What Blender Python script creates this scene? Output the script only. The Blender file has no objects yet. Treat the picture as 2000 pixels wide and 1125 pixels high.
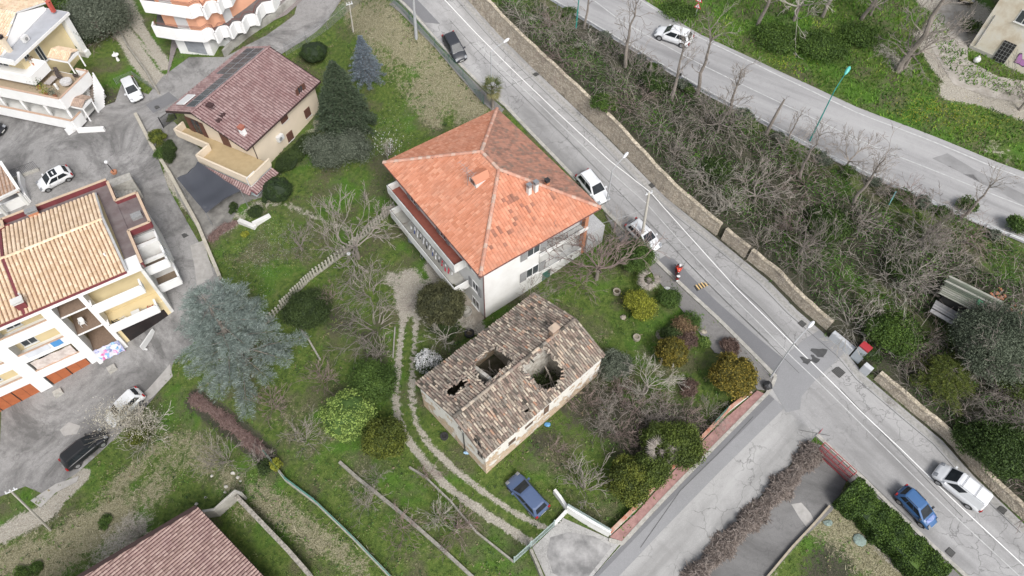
import bpy, bmesh, math, random
import numpy as np
from mathutils import Vector, Matrix
random.seed(7); RNG = np.random.default_rng(7)
C = bpy.context.scene.collection
sc = bpy.context.scene
# ---------------------------------------------------------------- camera
F, TILT, ROLL, CH = 1333.0, math.radians(34.8), math.radians(1.0), 55.0
cam = bpy.data.cameras.new('camera'); co = bpy.data.objects.new('camera', cam); C.objects.link(co)
cam.sensor_width = 36; cam.lens = 36*F/2000; cam.clip_end = 2500; cam.clip_start = 0.5
co.matrix_world = Matrix.Translation((0, 0, CH)) @ Matrix.Rotation(TILT, 4, 'X') @ Matrix.Rotation(ROLL, 4, 'Z')
sc.camera = co
# ---------------------------------------------------------------- light (bright overcast)
SUN_EL, SUN_AZ = math.radians(48), math.radians(155)
w = bpy.data.worlds.new('World'); sc.world = w; w.use_nodes = True
nt = w.node_tree; nt.nodes.clear()
sky = nt.nodes.new('ShaderNodeTexSky'); sky.sky_type = 'NISHITA'; sky.sun_disc = False
sky.sun_elevation = SUN_EL; sky.sun_rotation = SUN_AZ; sky.altitude = 100; sky.dust_density = 3.0; sky.air_density = 0.9; sky.ozone_density = 0.6
bg = nt.nodes.new('ShaderNodeBackground'); bg.inputs[1].default_value = 0.15
ou = nt.nodes.new('ShaderNodeOutputWorld')
bw = nt.nodes.new('ShaderNodeRGBToBW'); mxs = nt.nodes.new('ShaderNodeMix'); mxs.data_type = 'RGBA'; mxs.inputs[0].default_value = .70; nt.links.new(sky.outputs[0], bw.inputs[0]); nt.links.new(sky.outputs[0], mxs.inputs[6]); nt.links.new(bw.outputs[0], mxs.inputs[7]); nt.links.new(mxs.outputs[2], bg.inputs[0])  # overcast: nearly white sky
nt.links.new(bg.outputs[0], ou.inputs[0])
sl = bpy.data.lights.new('sun', 'SUN'); sl.energy = 1.5; sl.angle = math.radians(20); sl.color = (1, 0.975, 0.95)
so = bpy.data.objects.new('sun', sl); C.objects.link(so)
sd = Vector((math.sin(SUN_AZ)*math.cos(SUN_EL), math.cos(SUN_AZ)*math.cos(SUN_EL), math.sin(SUN_EL)))
so.rotation_euler = sd.to_track_quat('Z', 'Y').to_euler(); so.location = (0, 0, 90)
sc.view_settings.view_transform = 'Standard'; sc.view_settings.look = 'None'
sc.view_settings.exposure = 0.7; sc.view_settings.gamma = 1
sc.cycles.max_bounces = 5; sc.cycles.diffuse_bounces = 3; sc.cycles.transparent_max_bounces = 6
# ---------------------------------------------------------------- survey: photo point -> world point
def ray(x, y):
    a, b = x-1000, 562.5-y
    c, s = math.cos(ROLL), math.sin(ROLL)
    a, b = c*a-s*b, s*a+c*b
    v = (a/F, b/F, -1.0)
    return np.array([v[0], v[1]*math.cos(TILT)-v[2]*math.sin(TILT), v[1]*math.sin(TILT)+v[2]*math.cos(TILT)])
def P(x, y, z):
    r = ray(x, y); t = (CH-z)/-r[2]; return np.array([r[0]*t, r[1]*t, z])
class TPS:
    def __init__(s, pts, smooth=0.3):
        p = np.array([P(*q) for q in pts]); s.x = p[:, :2]; n = len(p)
        K = s.U(s.x[:, None]-s.x[None])+np.eye(n)*smooth*30
        A = np.zeros((n+3, n+3)); A[:n, :n] = K; A[:n, n] = 1; A[:n, n+1:] = s.x; A[n, :n] = 1; A[n+1:, :n] = s.x.T
        b = np.zeros(n+3); b[:n] = p[:, 2]; s.w = np.linalg.solve(A, b)
    def U(s, d):
        r2 = (d**2).sum(-1)+1e-9; return 0.5*r2*np.log(r2)
    def __call__(s, q):
        q = np.atleast_2d(q); out = np.empty(len(q))
        for i in range(0, len(q), 20000):
            c = q[i:i+20000]; out[i:i+20000] = s.U(c[:, None]-s.x[None])@s.w[:-3]+s.w[-3]+c@s.w[-2:]
        return out
LOW = TPS([(770,0,7),(880,90,5),(1000,200,3.2),(1160,360,1.5),(1260,460,1),(1400,600,.3),(1520,730,0),(1750,850,-.8),(1900,950,-1.2),(2000,1100,-1.6),
 (1200,600,-.5),(1350,700,-.2),(1300,900,-.8),(1100,950,-1.2),(948,635,-1),(1080,590,-.6),(830,520,-1),(828,805,-1.1),(970,925,-1),(1170,740,-.7),
 (800,560,-1.2),(780,750,-1.5),(900,960,-1.4),(1030,1060,-1.5),(1130,1090,-1.6),(1590,800,-.3),(1400,960,-1.2),(1250,1125,-2),(1500,1050,-1.8),(1700,1100,-2),
 (700,700,-1.8),(600,850,-3),(720,1000,-2.5),(900,1100,-2),(560,1000,-4),(600,1120,-4),(430,950,-5.5),(300,1000,-6.5),
 (150,820,-8.2),(60,900,-8.3),(240,770,-7.5),(330,660,-6),(20,980,-8.3),(200,1080,-7.5),(0,1120,-8.5),(440,740,-4.5),(400,800,-5.5),
 (500,560,-2.5),(600,480,-1.8),(450,480,-2.5),(700,480,-1.4),(650,300,-.5),(720,200,1),(650,80,1.5),(800,150,3.2),(850,200,3.0),
 (518,343,-1),(616,216,-.3),(350,300,-1.5),(430,180,.5),(430,540,-4),(380,450,-3),(330,330,-2),(290,220,-1),(120,280,-1.5),(100,340,-1.5),(0,280,-2),(340,140,0),(560,90,2),(640,20,3),
 (200,100,0),(100,0,1),(280,0,1),(420,80,1),(249,669,-6.5),(331,611,-5),(60,790,-8.2),(1000,60,5.0),(914,0,6.6),(1300,395,1)])
UPP = TPS([(1100,0,7.6),(1240,60,7),(1480,220,6.5),(1600,290,6.2),(1750,380,6),(1900,450,5.6),(2000,500,5.4),(1300,50,7),(1500,150,6.5),(1700,250,6.1),(1950,340,5.7),
 (1400,20,7.6),(1600,80,7.5),(1760,140,7.5),(1885,103,7.6),(1900,200,7),(1990,270,6.3),(1980,130,7.5),(2000,800,5.2),(2000,650,5.2)])
# the foot of the stone wall; d = signed distance to its right
WB = [(914,0,6.6),(1046,135,4),(1188,268,2.2),(1303,385,1.2),(1404,466,.7),(1455,508,.5),(1505,548,.3),(1560,605,.1),(1620,656,-.1),(1657,688,-.2),(1694,733,-.3),(1759,788,-.6),(1844,859,-1),(1904,927,-1.2),(2000,1020,-1.5)]
WBw = np.array([P(*q)[:2] for q in WB]); SD = WBw[-1]-WBw[0]; SD /= np.linalg.norm(SD); TD = np.array([-SD[1], SD[0]]); O0 = WBw[0]
WS = (WBw-O0)@SD; WT = (WBw-O0)@TD
def gs(s): return np.interp(s, WS, WT)
WH_S = WS; WH = np.array([2.6,2.5,2.4,2.0,1.3,1.2,1.1,1.0,1.0,.9,.9,.9,.8,.8,.8])
UL = np.array([P(*q)[:2] for q in [(1060,0,7.8),(1240,108,7),(1382,193,6.7),(1496,252,6.4),(1620,316,6.2),(1688,348,6.1),(1873,428,5.7),(1981,471,5.5)]])
US, UT = (UL-O0)@SD, (UL-O0)@TD
def terr(q):
    q = np.atleast_2d(np.asarray(q, float)[..., :2])
    s = (q-O0)@SD; t = (q-O0)@TD; d = t-gs(s)
    cen = np.array([0, 45.]); rr = np.linalg.norm(q-cen, axis=1); k = np.where(rr > 85, 85/np.maximum(rr, 1e-6), 1.0)
    qc = cen+(q-cen)*k[:, None]
    lo = np.clip(LOW(qc), -10, 9); up = np.clip(UPP(qc), 4.5, 9.5)
    wh = np.interp(s, WH_S, WH); D = np.interp(s, US, UT)-gs(s); D = np.maximum(D, 3)
    f = np.clip((d-.2)/D, 0, 1); f = f*f*(3-2*f)*.6+f*.4
    h = (lo+wh)*(1-f)+up*f
    return np.where(d < .2, lo, h)
def G(x, y, dz=0.0):
    r = ray(x, y); ts = np.linspace((CH-14)/-r[2], (CH+14)/-r[2], 160)
    pts = np.array([0, 0, CH])+ts[:, None]*r
    df = pts[:, 2]-dz-terr(pts[:, :2]); i = int(np.argmax(df < 0)) or 1
    a, b = ts[i-1], ts[i]; fa, fb = df[i-1], df[i]; t = a+(b-a)*fa/(fa-fb)
    p = np.array([0, 0, CH])+t*r; return p
def tz(x, y): return float(terr([(x, y)])[0])
def mpp(p): return float(np.linalg.norm(p-np.array([0, 0, CH]))/F)
# ---------------------------------------------------------------- materials
MATS = {}
def nodes(m):
    m.use_nodes = True; n = m.node_tree; n.nodes.clear()
    o = n.nodes.new('ShaderNodeOutputMaterial'); b = n.nodes.new('ShaderNodeBsdfPrincipled'); n.links.new(b.outputs[0], o.inputs[0]); return n, b
def ramp(n, stops, src, interp='LINEAR'):
    r = n.nodes.new('ShaderNodeValToRGB'); r.color_ramp.interpolation = interp
    while len(r.color_ramp.elements) < len(stops): r.color_ramp.elements.new(.5)
    for e, (p, c) in zip(r.color_ramp.elements, stops): e.position = p; e.color = (*c, 1) if len(c) == 3 else c
    n.links.new(src, r.inputs[0]); return r.outputs[0]
def mix(n, a, b, f, mode='MIX'):
    m = n.nodes.new('ShaderNodeMix'); m.data_type = 'RGBA'; m.blend_type = mode
    for i, v in ((6, a), (7, b), (0, f)):
        if isinstance(v, bpy.types.NodeSocket): n.links.new(v, m.inputs[i])
        elif i == 0: m.inputs[0].default_value = v
        else: m.inputs[i].default_value = (*v, 1)
    return m.outputs[2]
def math_(n, op, a, b=0.0, clamp=False):
    m = n.nodes.new('ShaderNodeMath'); m.operation = op; m.use_clamp = clamp
    for i, v in ((0, a), (1, b)):
        if isinstance(v, bpy.types.NodeSocket): n.links.new(v, m.inputs[i])
        else: m.inputs[i].default_value = v
    return m.outputs[0]
def pos(n, local=False):
    if local: return n.nodes.new('ShaderNodeTexCoord').outputs['Object']
    return n.nodes.new('ShaderNodeNewGeometry').outputs['Position']
def noise(n, co, scale, detail=4, rough=.6, dist=0):
    t = n.nodes.new('ShaderNodeTexNoise'); t.inputs['Scale'].default_value = scale; t.inputs['Detail'].default_value = detail
    t.inputs['Roughness'].default_value = rough; t.inputs['Distortion'].default_value = dist; n.links.new(co, t.inputs['Vector']); return t.outputs[0]
def bump(n, b, h, s=.4, d=.05):
    u = n.nodes.new('ShaderNodeBump'); u.inputs['Strength'].default_value = s; u.inputs['Distance'].default_value = d
    n.links.new(h, u.inputs['Height']); n.links.new(u.outputs[0], b.inputs['Normal'])
def attr(n, name):
    a = n.nodes.new('ShaderNodeAttribute'); a.attribute_name = name; return a
def M(name, c1, c2=None, scale=1.0, rough=.9, bmp=0, metal=0, spec=None, rnd=None, local=False, coat=0, stops=None, trans=0):
    """two-tone noisy material; rnd = stops driven by a per-face random value"""
    if name in MATS: return MATS[name]
    m = bpy.data.materials.new(name); n, b = nodes(m); p = pos(n, local)
    b.inputs['Roughness'].default_value = rough; b.inputs['Metallic'].default_value = metal
    if spec is not None: b.inputs['Specular IOR Level'].default_value = spec
    if coat: b.inputs['Coat Weight'].default_value = coat; b.inputs['Coat Roughness'].default_value = .08
    nz = noise(n, p, scale)
    if rnd:
        col = ramp(n, rnd, attr(n, 'rnd').outputs['Fac'])
        if c2: col = mix(n, col, c2, math_(n, 'MULTIPLY', ramp(n, [(.45, (0,0,0)), (.7, (1,1,1))], nz), .55))
    elif c2 or stops: col = ramp(n, stops or [(.3, c1), (.7, c2)], nz)
    else: col = mix(n, c1, tuple(x*.86 for x in c1), nz)
    n.links.new(col, b.inputs['Base Color'])
    if bmp: bump(n, b, noise(n, p, scale*6), bmp, .05)
    if trans:
        t = n.nodes.new('ShaderNodeBsdfTranslucent'); n.links.new(col, t.inputs[0]); ms = n.nodes.new('ShaderNodeMixShader'); ms.inputs[0].default_value = trans
        n.links.new(b.outputs[0], ms.inputs[1]); n.links.new(t.outputs[0], ms.inputs[2]); n.links.new(ms.outputs[0], [x for x in n.nodes if x.type == 'OUTPUT_MATERIAL'][0].inputs[0])
    MATS[name] = m; return m
def leafm(name, *cols):
    k = len(cols); return M(name, cols[0], rnd=[(i/(k-1), c) for i, c in enumerate(cols)], rough=.75, trans=.15)
# ---------------------------------------------------------------- mesh builder
ROOTLOC = {}
class MB:
    def __init__(s): s.q = []; s.qr = []; s.v = []; s.f = []; s.fr = []; s.fm = []; s.qm = []; s.cm = 0
    def quads(s, Q, r=None):
        Q = np.asarray(Q, float).reshape(-1, 4, 3); s.q.append(Q); s.qr.append(RNG.random(len(Q)) if r is None else np.broadcast_to(r, (len(Q),)).astype(float)); s.qm.append(np.full(len(Q), s.cm))
    def poly(s, pts, r=None):
        i = len(s.v); s.v += [tuple(map(float, p)) for p in pts]; s.f.append(list(range(i, i+len(pts)))); s.fr.append(random.random() if r is None else r); s.fm.append(s.cm)
    def mesh(s, verts, faces, r=None):
        i = len(s.v); s.v += [tuple(map(float, p)) for p in verts]; rr = random.random() if r is None else r
        for f in faces: s.f.append([i+k for k in f]); s.fr.append(rr); s.fm.append(s.cm)
    def hexa(s, c, r=None):  # 8 corners: bottom ring then top ring
        s.mesh(c, [(3,2,1,0),(4,5,6,7),(0,1,5,4),(1,2,6,5),(2,3,7,6),(3,0,4,7)], r)
    def box(s, x0, x1, y0, y1, z0, z1, r=None):
        s.hexa([(x0,y0,z0),(x1,y0,z0),(x1,y1,z0),(x0,y1,z0),(x0,y0,z1),(x1,y0,z1),(x1,y1,z1),(x0,y1,z1)], r)
    def beam(s, a, b, wd, h, r=None):  # bar a->b (bottom centre line), width wd, height h
        a = np.asarray(a, float); b = np.asarray(b, float); d = b-a; n = np.array([-d[1], d[0], 0]); n = n/(np.linalg.norm(n)+1e-9)*wd/2; u = np.array([0, 0, h])
        s.hexa([a-n, b-n, b+n, a+n, a-n+u, b-n+u, b+n+u, a+n+u], r)
    def prism(s, pts, z0, z1, r=None):
        n = len(pts); a = [(p[0], p[1], z0 if np.isscalar(z0) else z0[i]) for i, p in enumerate(pts)]; b = [(p[0], p[1], z1 if np.isscalar(z1) else z1[i]) for i, p in enumerate(pts)]
        s.mesh(a+b, [list(range(n))[::-1], list(range(n, 2*n))]+[(i, (i+1) % n, n+(i+1) % n, n+i) for i in range(n)], r)
    def tube(s, pts, rad, n=6, r=None, cap=True):
        pts = [np.asarray(p, float) for p in pts]; rad = [rad]*len(pts) if np.isscalar(rad) else rad; V = []; Fc = []
        for i, p in enumerate(pts):
            d = pts[min(i+1, len(pts)-1)]-pts[max(i-1, 0)]; d = d/(np.linalg.norm(d)+1e-9)
            u = np.cross(d, (0, 0, 1.) if abs(d[2]) < .9 else (1., 0, 0)); u /= np.linalg.norm(u); v = np.cross(d, u)
            V += [p+rad[i]*(math.cos(2*math.pi*k/n)*u+math.sin(2*math.pi*k/n)*v) for k in range(n)]
        for i in range(len(pts)-1):
            for k in range(n): Fc.append((i*n+k, i*n+(k+1) % n, (i+1)*n+(k+1) % n, (i+1)*n+k))
        if cap: Fc += [list(range(n)), list(range((len(pts)-1)*n, len(pts)*n))[::-1]]
        s.mesh(V, Fc, r)
    def ball(s, c, rx, ry, rz, seg=10, rings=6, jit=0, r=None):
        V = []; Fc = []
        for i in range(rings+1):
            th = math.pi*i/rings
            for k in range(seg):
                a = 2*math.pi*k/seg; j = 1+jit*(random.random()-.5)
                V.append((c[0]+rx*j*math.sin(th)*math.cos(a), c[1]+ry*j*math.sin(th)*math.sin(a), c[2]+rz*j*math.cos(th)))
        for i in range(rings):
            for k in range(seg): Fc.append((i*seg+k, (i+1)*seg+k, (i+1)*seg+(k+1) % seg, i*seg+(k+1) % seg))
        s.mesh(V, Fc, r)
    def build(s, name, mat, parent=None, smooth=False, merge=False):
        off = np.array(ROOTLOC.get(parent.name, (0, 0, 0))) if parent else np.zeros(3)
        nq = sum(len(a) for a in s.q); Q = np.concatenate(s.q).reshape(-1, 3) if nq else np.zeros((0, 3))
        V = np.concatenate([Q, np.array(s.v, float).reshape(-1, 3)]) - off
        li = [np.arange(nq*4)]+([np.array([i for f in s.f for i in f])+nq*4] if s.f else [])
        tot = np.concatenate([np.full(nq, 4), np.array([len(f) for f in s.f], int)]).astype(np.int32); L = np.concatenate(li).astype(np.int32)
        me = bpy.data.meshes.new(name); me.vertices.add(len(V)); me.vertices.foreach_set('co', V.ravel().astype(np.float32))
        me.loops.add(len(L)); me.loops.foreach_set('vertex_index', L); me.polygons.add(len(tot))
        me.polygons.foreach_set('loop_start', np.concatenate([[0], np.cumsum(tot)[:-1]]).astype(np.int32))
        me.update(calc_edges=True)
        a = me.attributes.new('rnd', 'FLOAT', 'FACE'); a.data.foreach_set('value', np.concatenate(s.qr+[np.array(s.fr, float)]).astype(np.float32))
        mats = mat if isinstance(mat, (list, tuple)) else [mat]
        for m_ in mats: me.materials.append(m_)
        if len(mats) > 1: me.polygons.foreach_set('material_index', np.concatenate(s.qm+[np.array(s.fm, float)]).astype(np.int32))
        me.polygons.foreach_set('use_smooth', np.full(len(tot), bool(smooth)))
        me.validate(); me.update()
        if merge:
            bm = bmesh.new(); bm.from_mesh(me); bmesh.ops.remove_doubles(bm, verts=bm.verts, dist=merge); bmesh.ops.recalc_face_normals(bm, faces=bm.faces); bm.to_mesh(me); bm.free()
        o = bpy.data.objects.new(name, me); C.objects.link(o)
        if parent: o.parent = parent; ROOTLOC[o.name] = tuple(off)
        return o
def tag(o, label=None, cat=None, group=None, kind=None):
    if label: o['label'] = label
    if cat: o['category'] = cat
    if group: o['group'] = group
    if kind: o['kind'] = kind
    return o
def thing(name, label, cat, loc=(0, 0, 0), group=None):
    o = bpy.data.objects.new(name, None); C.objects.link(o); o.empty_display_size = .3; o.location = tuple(map(float, loc)); ROOTLOC[o.name] = tuple(map(float, loc)); return tag(o, label, cat, group)
def kids(o): return [c for c in KID.get(o.name, [])]
def copy_tree(o, parent=None, ch=None):
    c = o.copy(); C.objects.link(c)
    if parent: c.parent = parent
    for k in [x for x in (ch if ch is not None else ALLC(o))]: copy_tree(k, c)
    return c
def ALLC(o): return list(o.children)
def place(proto, loc, rz, scl=1.0, label=None, group=None, cat=None, first=[]):
    if proto.name in first: o = copy_tree(proto)
    else: o = proto; first.append(proto.name)
    o.location = tuple(map(float, loc)); o.rotation_euler = (0, 0, rz); o.scale = (scl,)*3 if np.isscalar(scl) else scl
    if label: o['label'] = label
    if group: o['group'] = group
    if cat: o['category'] = cat
    return o
class Fr:
    def __init__(s, o, deg): s.o = np.asarray(o, float)[:2]; a = math.radians(deg); s.u = np.array([math.cos(a), math.sin(a)]); s.v = np.array([-s.u[1], s.u[0]])
    def p(s, a, b, c): q = s.o+s.u*a+s.v*b; return (q[0], q[1], c)
    def box(s, mb, a0, a1, b0, b1, c0, c1, r=None):
        mb.hexa([s.p(a0,b0,c0), s.p(a1,b0,c0), s.p(a1,b1,c0), s.p(a0,b1,c0), s.p(a0,b0,c1), s.p(a1,b0,c1), s.p(a1,b1,c1), s.p(a0,b1,c1)], r)
    def loc(s, q): d = np.asarray(q, float)[:2]-s.o; return float(d@s.u), float(d@s.v)
def inpoly(q, poly):
    q = np.atleast_2d(q)[:, :2]; x, y = q[:, 0], q[:, 1]; p = np.asarray(poly)[:, :2]; c = np.zeros(len(q), bool); j = len(p)-1
    for i in range(len(p)):
        xi, yi, xj, yj = p[i, 0], p[i, 1], p[j, 0], p[j, 1]
        c ^= ((yi > y) != (yj > y)) & (x < (xj-xi)*(y-yi)/((yj-yi) if yj != yi else 1e-9)+xi); j = i
    return c
# roof covering: rows of real tiles laid on a plane
def tiles(mb, poly, tw=.3, tl=.38, mode='flat', jit=.0, skip=None, lift=.06, rr=None, drop=0):
    p = [np.asarray(q, float) for q in poly]; n = np.cross(p[1]-p[0], p[2]-p[0]); n /= np.linalg.norm(n); n = n if n[2] > 0 else -n
    u = np.cross(n, (0, 0, 1.)); u /= np.linalg.norm(u); wv = np.cross(n, u); wv = wv if wv[2] < 0 else -wv
    o = p[0]; a = np.array([(q-o)@u for q in p]); b = np.array([(q-o)@wv for q in p])
    A, B = np.meshgrid(np.arange(a.min()+tw/2, a.max(), tw), np.arange(b.max()-tl/2, b.min(), -tl)); A = A.ravel(); B = B.ravel()
    ok = inpoly(np.stack([A, B], 1), np.stack([a, b], 1)); A, B = A[ok], B[ok]
    cen = o+A[:, None]*u+B[:, None]*wv
    if skip is not None: k = ~skip(cen); A, B, cen = A[k], B[k], cen[k]
    if drop: k = RNG.random(len(A)) > drop; A, B = A[k], B[k]
    N = len(A)
    if not N: return
    ja = RNG.normal(0, 1, N)*jit*tw; jb = RNG.normal(0, 1, N)*jit*tl; jr = RNG.normal(0, 1, N)*jit*.5; hj = np.abs(RNG.normal(0, 1, N))*jit*.15
    r = RNG.random(N) if rr is None else rr(cen if skip is None else o+A[:, None]*u+B[:, None]*wv)
    def pt(da, db, h):
        aa = A+ja+da*np.cos(jr)-db*np.sin(jr); bb = B+jb+db*np.cos(jr)+da*np.sin(jr); return o+aa[:, None]*u+bb[:, None]*wv+(h+hj)[:, None]*n
    on = np.ones(N); h2 = tl/2+.02
    if mode == 'flat':
        l, rt = -tw/2*.97, tw/2*.97
        t = [pt(l, -h2, on*.015), pt(rt, -h2, on*.015), pt(rt, h2, on*lift), pt(l, h2, on*lift)]; mb.quads(np.stack(t, 1), r)
        mb.quads(np.stack([t[3], t[2], pt(rt, h2, on*0), pt(l, h2, on*0)], 1), r)
        # raised roll on the side of each tile
        m = [pt(rt*.55, -h2, on*.02), pt(rt*.8, -h2, on*.045), pt(rt*.8, h2, on*(lift+.03)), pt(rt*.55, h2, on*(lift+.004))]; mb.quads(np.stack(m, 1), r*.9)
    else:
        K = 4; R0 = tw*.42; prof = [(-math.cos(math.pi*k/K)*R0, math.sin(math.pi*k/K)*tw*.34) for k in range(K+1)]
        top = [pt(x*.8, -h2, on*(z*.8+.01)) for x, z in prof]; bot = [pt(x, h2, on*(z+lift)) for x, z in prof]
        for k in range(K): mb.quads(np.stack([top[k], top[k+1], bot[k+1], bot[k]], 1), r)
        mb.quads(np.stack([bot[0], bot[1], bot[3], bot[4]], 1), r*0)
def ridge(mb, a, b, w=.3, h=.14, tl=.4, jit=.02):
    a = np.asarray(a, float); b = np.asarray(b, float); L = np.linalg.norm(b-a); k = max(1, int(L/tl)); d = (b-a)/L
    n = np.array([-d[1], d[0], 0]); n /= np.linalg.norm(n)
    for i in range(k):
        p = a+d*(L*i/k)+np.array([0, 0, .02+random.random()*jit]); q = a+d*(L*(i+1)/k+.03)+np.array([0, 0, .0])
        c = []
        for base, s in ((p, 1.05), (q, .9)):
            for t in range(5):
                th = math.pi*t/4; c.append(base+n*math.cos(th)*w/2*s+np.array([0, 0, math.sin(th)*h*s]))
        mb.mesh(c, [(t, t+1, t+6, t+5) for t in range(4)]+[(0, 1, 2, 3, 4)[::-1], (5, 6, 7, 8, 9)])
# ---------------------------------------------------------------- ground sheets draped over the terrain
def drape(name, pts, mat, off=.04, cell=1.0, px=True, kind='structure', label=None, thick=0, parent=None):
    w_ = [G(*p)[:2] for p in pts] if px else [np.asarray(p)[:2] for p in pts]
    bm = bmesh.new(); vs = [bm.verts.new((p[0], p[1], 0)) for p in w_]; f = bm.faces.new(vs); bmesh.ops.triangulate(bm, faces=[f])
    xs = [p[0] for p in w_]; ys = [p[1] for p in w_]
    for ax, lo, hi in ((0, min(xs), max(xs)), (1, min(ys), max(ys))):
        k = math.floor(lo/cell)+1
        while k*cell < hi:
            c = [0, 0, 0]; c[ax] = k*cell; nn = [0, 0, 0]; nn[ax] = 1
            bmesh.ops.bisect_plane(bm, geom=bm.verts[:]+bm.edges[:]+bm.faces[:], plane_co=c, plane_no=nn, dist=1e-5); k += 1
    bm.verts.ensure_lookup_table(); q = np.array([v.co[:2] for v in bm.verts]); z = terr(q)
    for v, zz in zip(bm.verts, z): v.co.z = zz+off
    for f in bm.faces:
        if f.normal.z < 0: f.normal_flip()
    if thick:
        e = [x for x in bm.edges if x.is_boundary]; r = bmesh.ops.extrude_edge_only(bm, edges=e)
        for v in [g for g in r['geom'] if isinstance(g, bmesh.types.BMVert)]: v.co.z -= thick
    bmesh.ops.recalc_face_normals(bm, faces=bm.faces)
    me = bpy.data.meshes.new(name); bm.to_mesh(me); bm.free(); me.materials.append(mat)
    o = bpy.data.objects.new(name, me); C.objects.link(o)
    if kind: o['kind'] = kind
    return o
def offset(pl, d):
    pl = np.asarray(pl, float)[:, :2]; out = []
    for i in range(len(pl)):
        t = pl[min(i+1, len(pl)-1)]-pl[max(i-1, 0)]; t /= np.linalg.norm(t); out.append(pl[i]+np.array([-t[1], t[0]])*d)
    return out
def dens(pl, step=1.0):
    pl = np.asarray(pl, float)[:, :2]; out = []
    for a, b in zip(pl[:-1], pl[1:]):
        k = max(1, int(np.linalg.norm(b-a)/step)); out += [a+(b-a)*i/k for i in range(k)]
    return out+[pl[-1]]
def strip(name, px, width, mat, off=.045, kind='structure', h=0, mb=None, world=False):
    """ribbon (h=0) or low kerb/wall (h>0) along a polyline, following the ground"""
    pl = dens([p if world else G(*p)[:2] for p in px], .8); L = offset(pl, width/2); R = offset(pl, -width/2)
    own = mb is None; mb = mb or MB(); zl, zr = terr(L)+off, terr(R)+off
    if h: zl = zr = np.maximum(zl, zr)
    for i in range(len(pl)-1):
        a = [(*L[i], zl[i]+h), (*R[i], zr[i]+h), (*R[i+1], zr[i+1]+h), (*L[i+1], zl[i+1]+h)]
        if not h: mb.poly(a, .5)
        else:
            b = [(x, y, z-h-.3) for x, y, z in a]; mb.hexa(b+a)
    if own:
        o = mb.build(name, mat); 
        if kind: o['kind'] = kind
        return o
# ================================================================ GROUND
def ground_mat():
    m = bpy.data.materials.new('ground_cover'); n, b = nodes(m); p = pos(n); b.inputs['Roughness'].default_value = .95
    n1 = noise(n, p, .25, 5); n2 = noise(n, p, 2.2, 6, .7); n3 = noise(n, p, 9, 4, .7)
    sep = n.nodes.new('ShaderNodeSeparateColor'); n.links.new(attr(n, 'mask').outputs['Color'], sep.inputs[0])
    def msk(src, k=1.0):
        v = math_(n, 'ADD', src, math_(n, 'MULTIPLY', math_(n, 'SUBTRACT', math_(n, 'ADD', math_(n, 'ADD', math_(n, 'MULTIPLY', n2, .42), math_(n, 'MULTIPLY', n3, .28)), math_(n, 'MULTIPLY', n1, .30)), .5), 2.9*k))
        return ramp(n, [(.38, (0,0,0)), (.62, (1,1,1))], v)
    grass = ramp(n, [(.25, (.028,.048,.008)), (.42, (.056,.096,.013)), (.55, (.095,.142,.022)), (.75, (.15,.165,.05))], n2); grass = mix(n, grass, ramp(n, [(.3, (.035,.10,.006)), (.7, (.085,.21,.012))], n3), math_(n, 'MULTIPLY', ramp(n, [(.50, (0,0,0)), (.60, (1,1,1))], noise(n, p, .13, 4)), .7))
    grass = mix(n, grass, ramp(n, [(.3, (.05,.045,.025)), (.7, (.15,.13,.08))], n3), math_(n, 'MULTIPLY', ramp(n, [(.47, (0,0,0)), (.61, (1,1,1))], n1), .75))
    dry = ramp(n, [(.25, (.085,.08,.04)), (.45, (.19,.175,.10)), (.6, (.31,.285,.185)), (.8, (.43,.40,.28))], n3)
    bare = ramp(n, [(.25, (.19,.17,.135)), (.45, (.33,.30,.25)), (.7, (.50,.47,.40))], n3)
    dark = ramp(n, [(.3, (.022,.03,.012)), (.5, (.05,.05,.03)), (.7, (.09,.075,.055))], n3)
    c = mix(n, grass, dark, msk(sep.outputs[2])); c = mix(n, c, dry, msk(sep.outputs[1])); c = mix(n, c, bare, msk(sep.outputs[0]))
    n.links.new(c, b.inputs['Base Color']); bump(n, b, math_(n, 'ADD', n2, n3), .9, .12); return m
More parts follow.
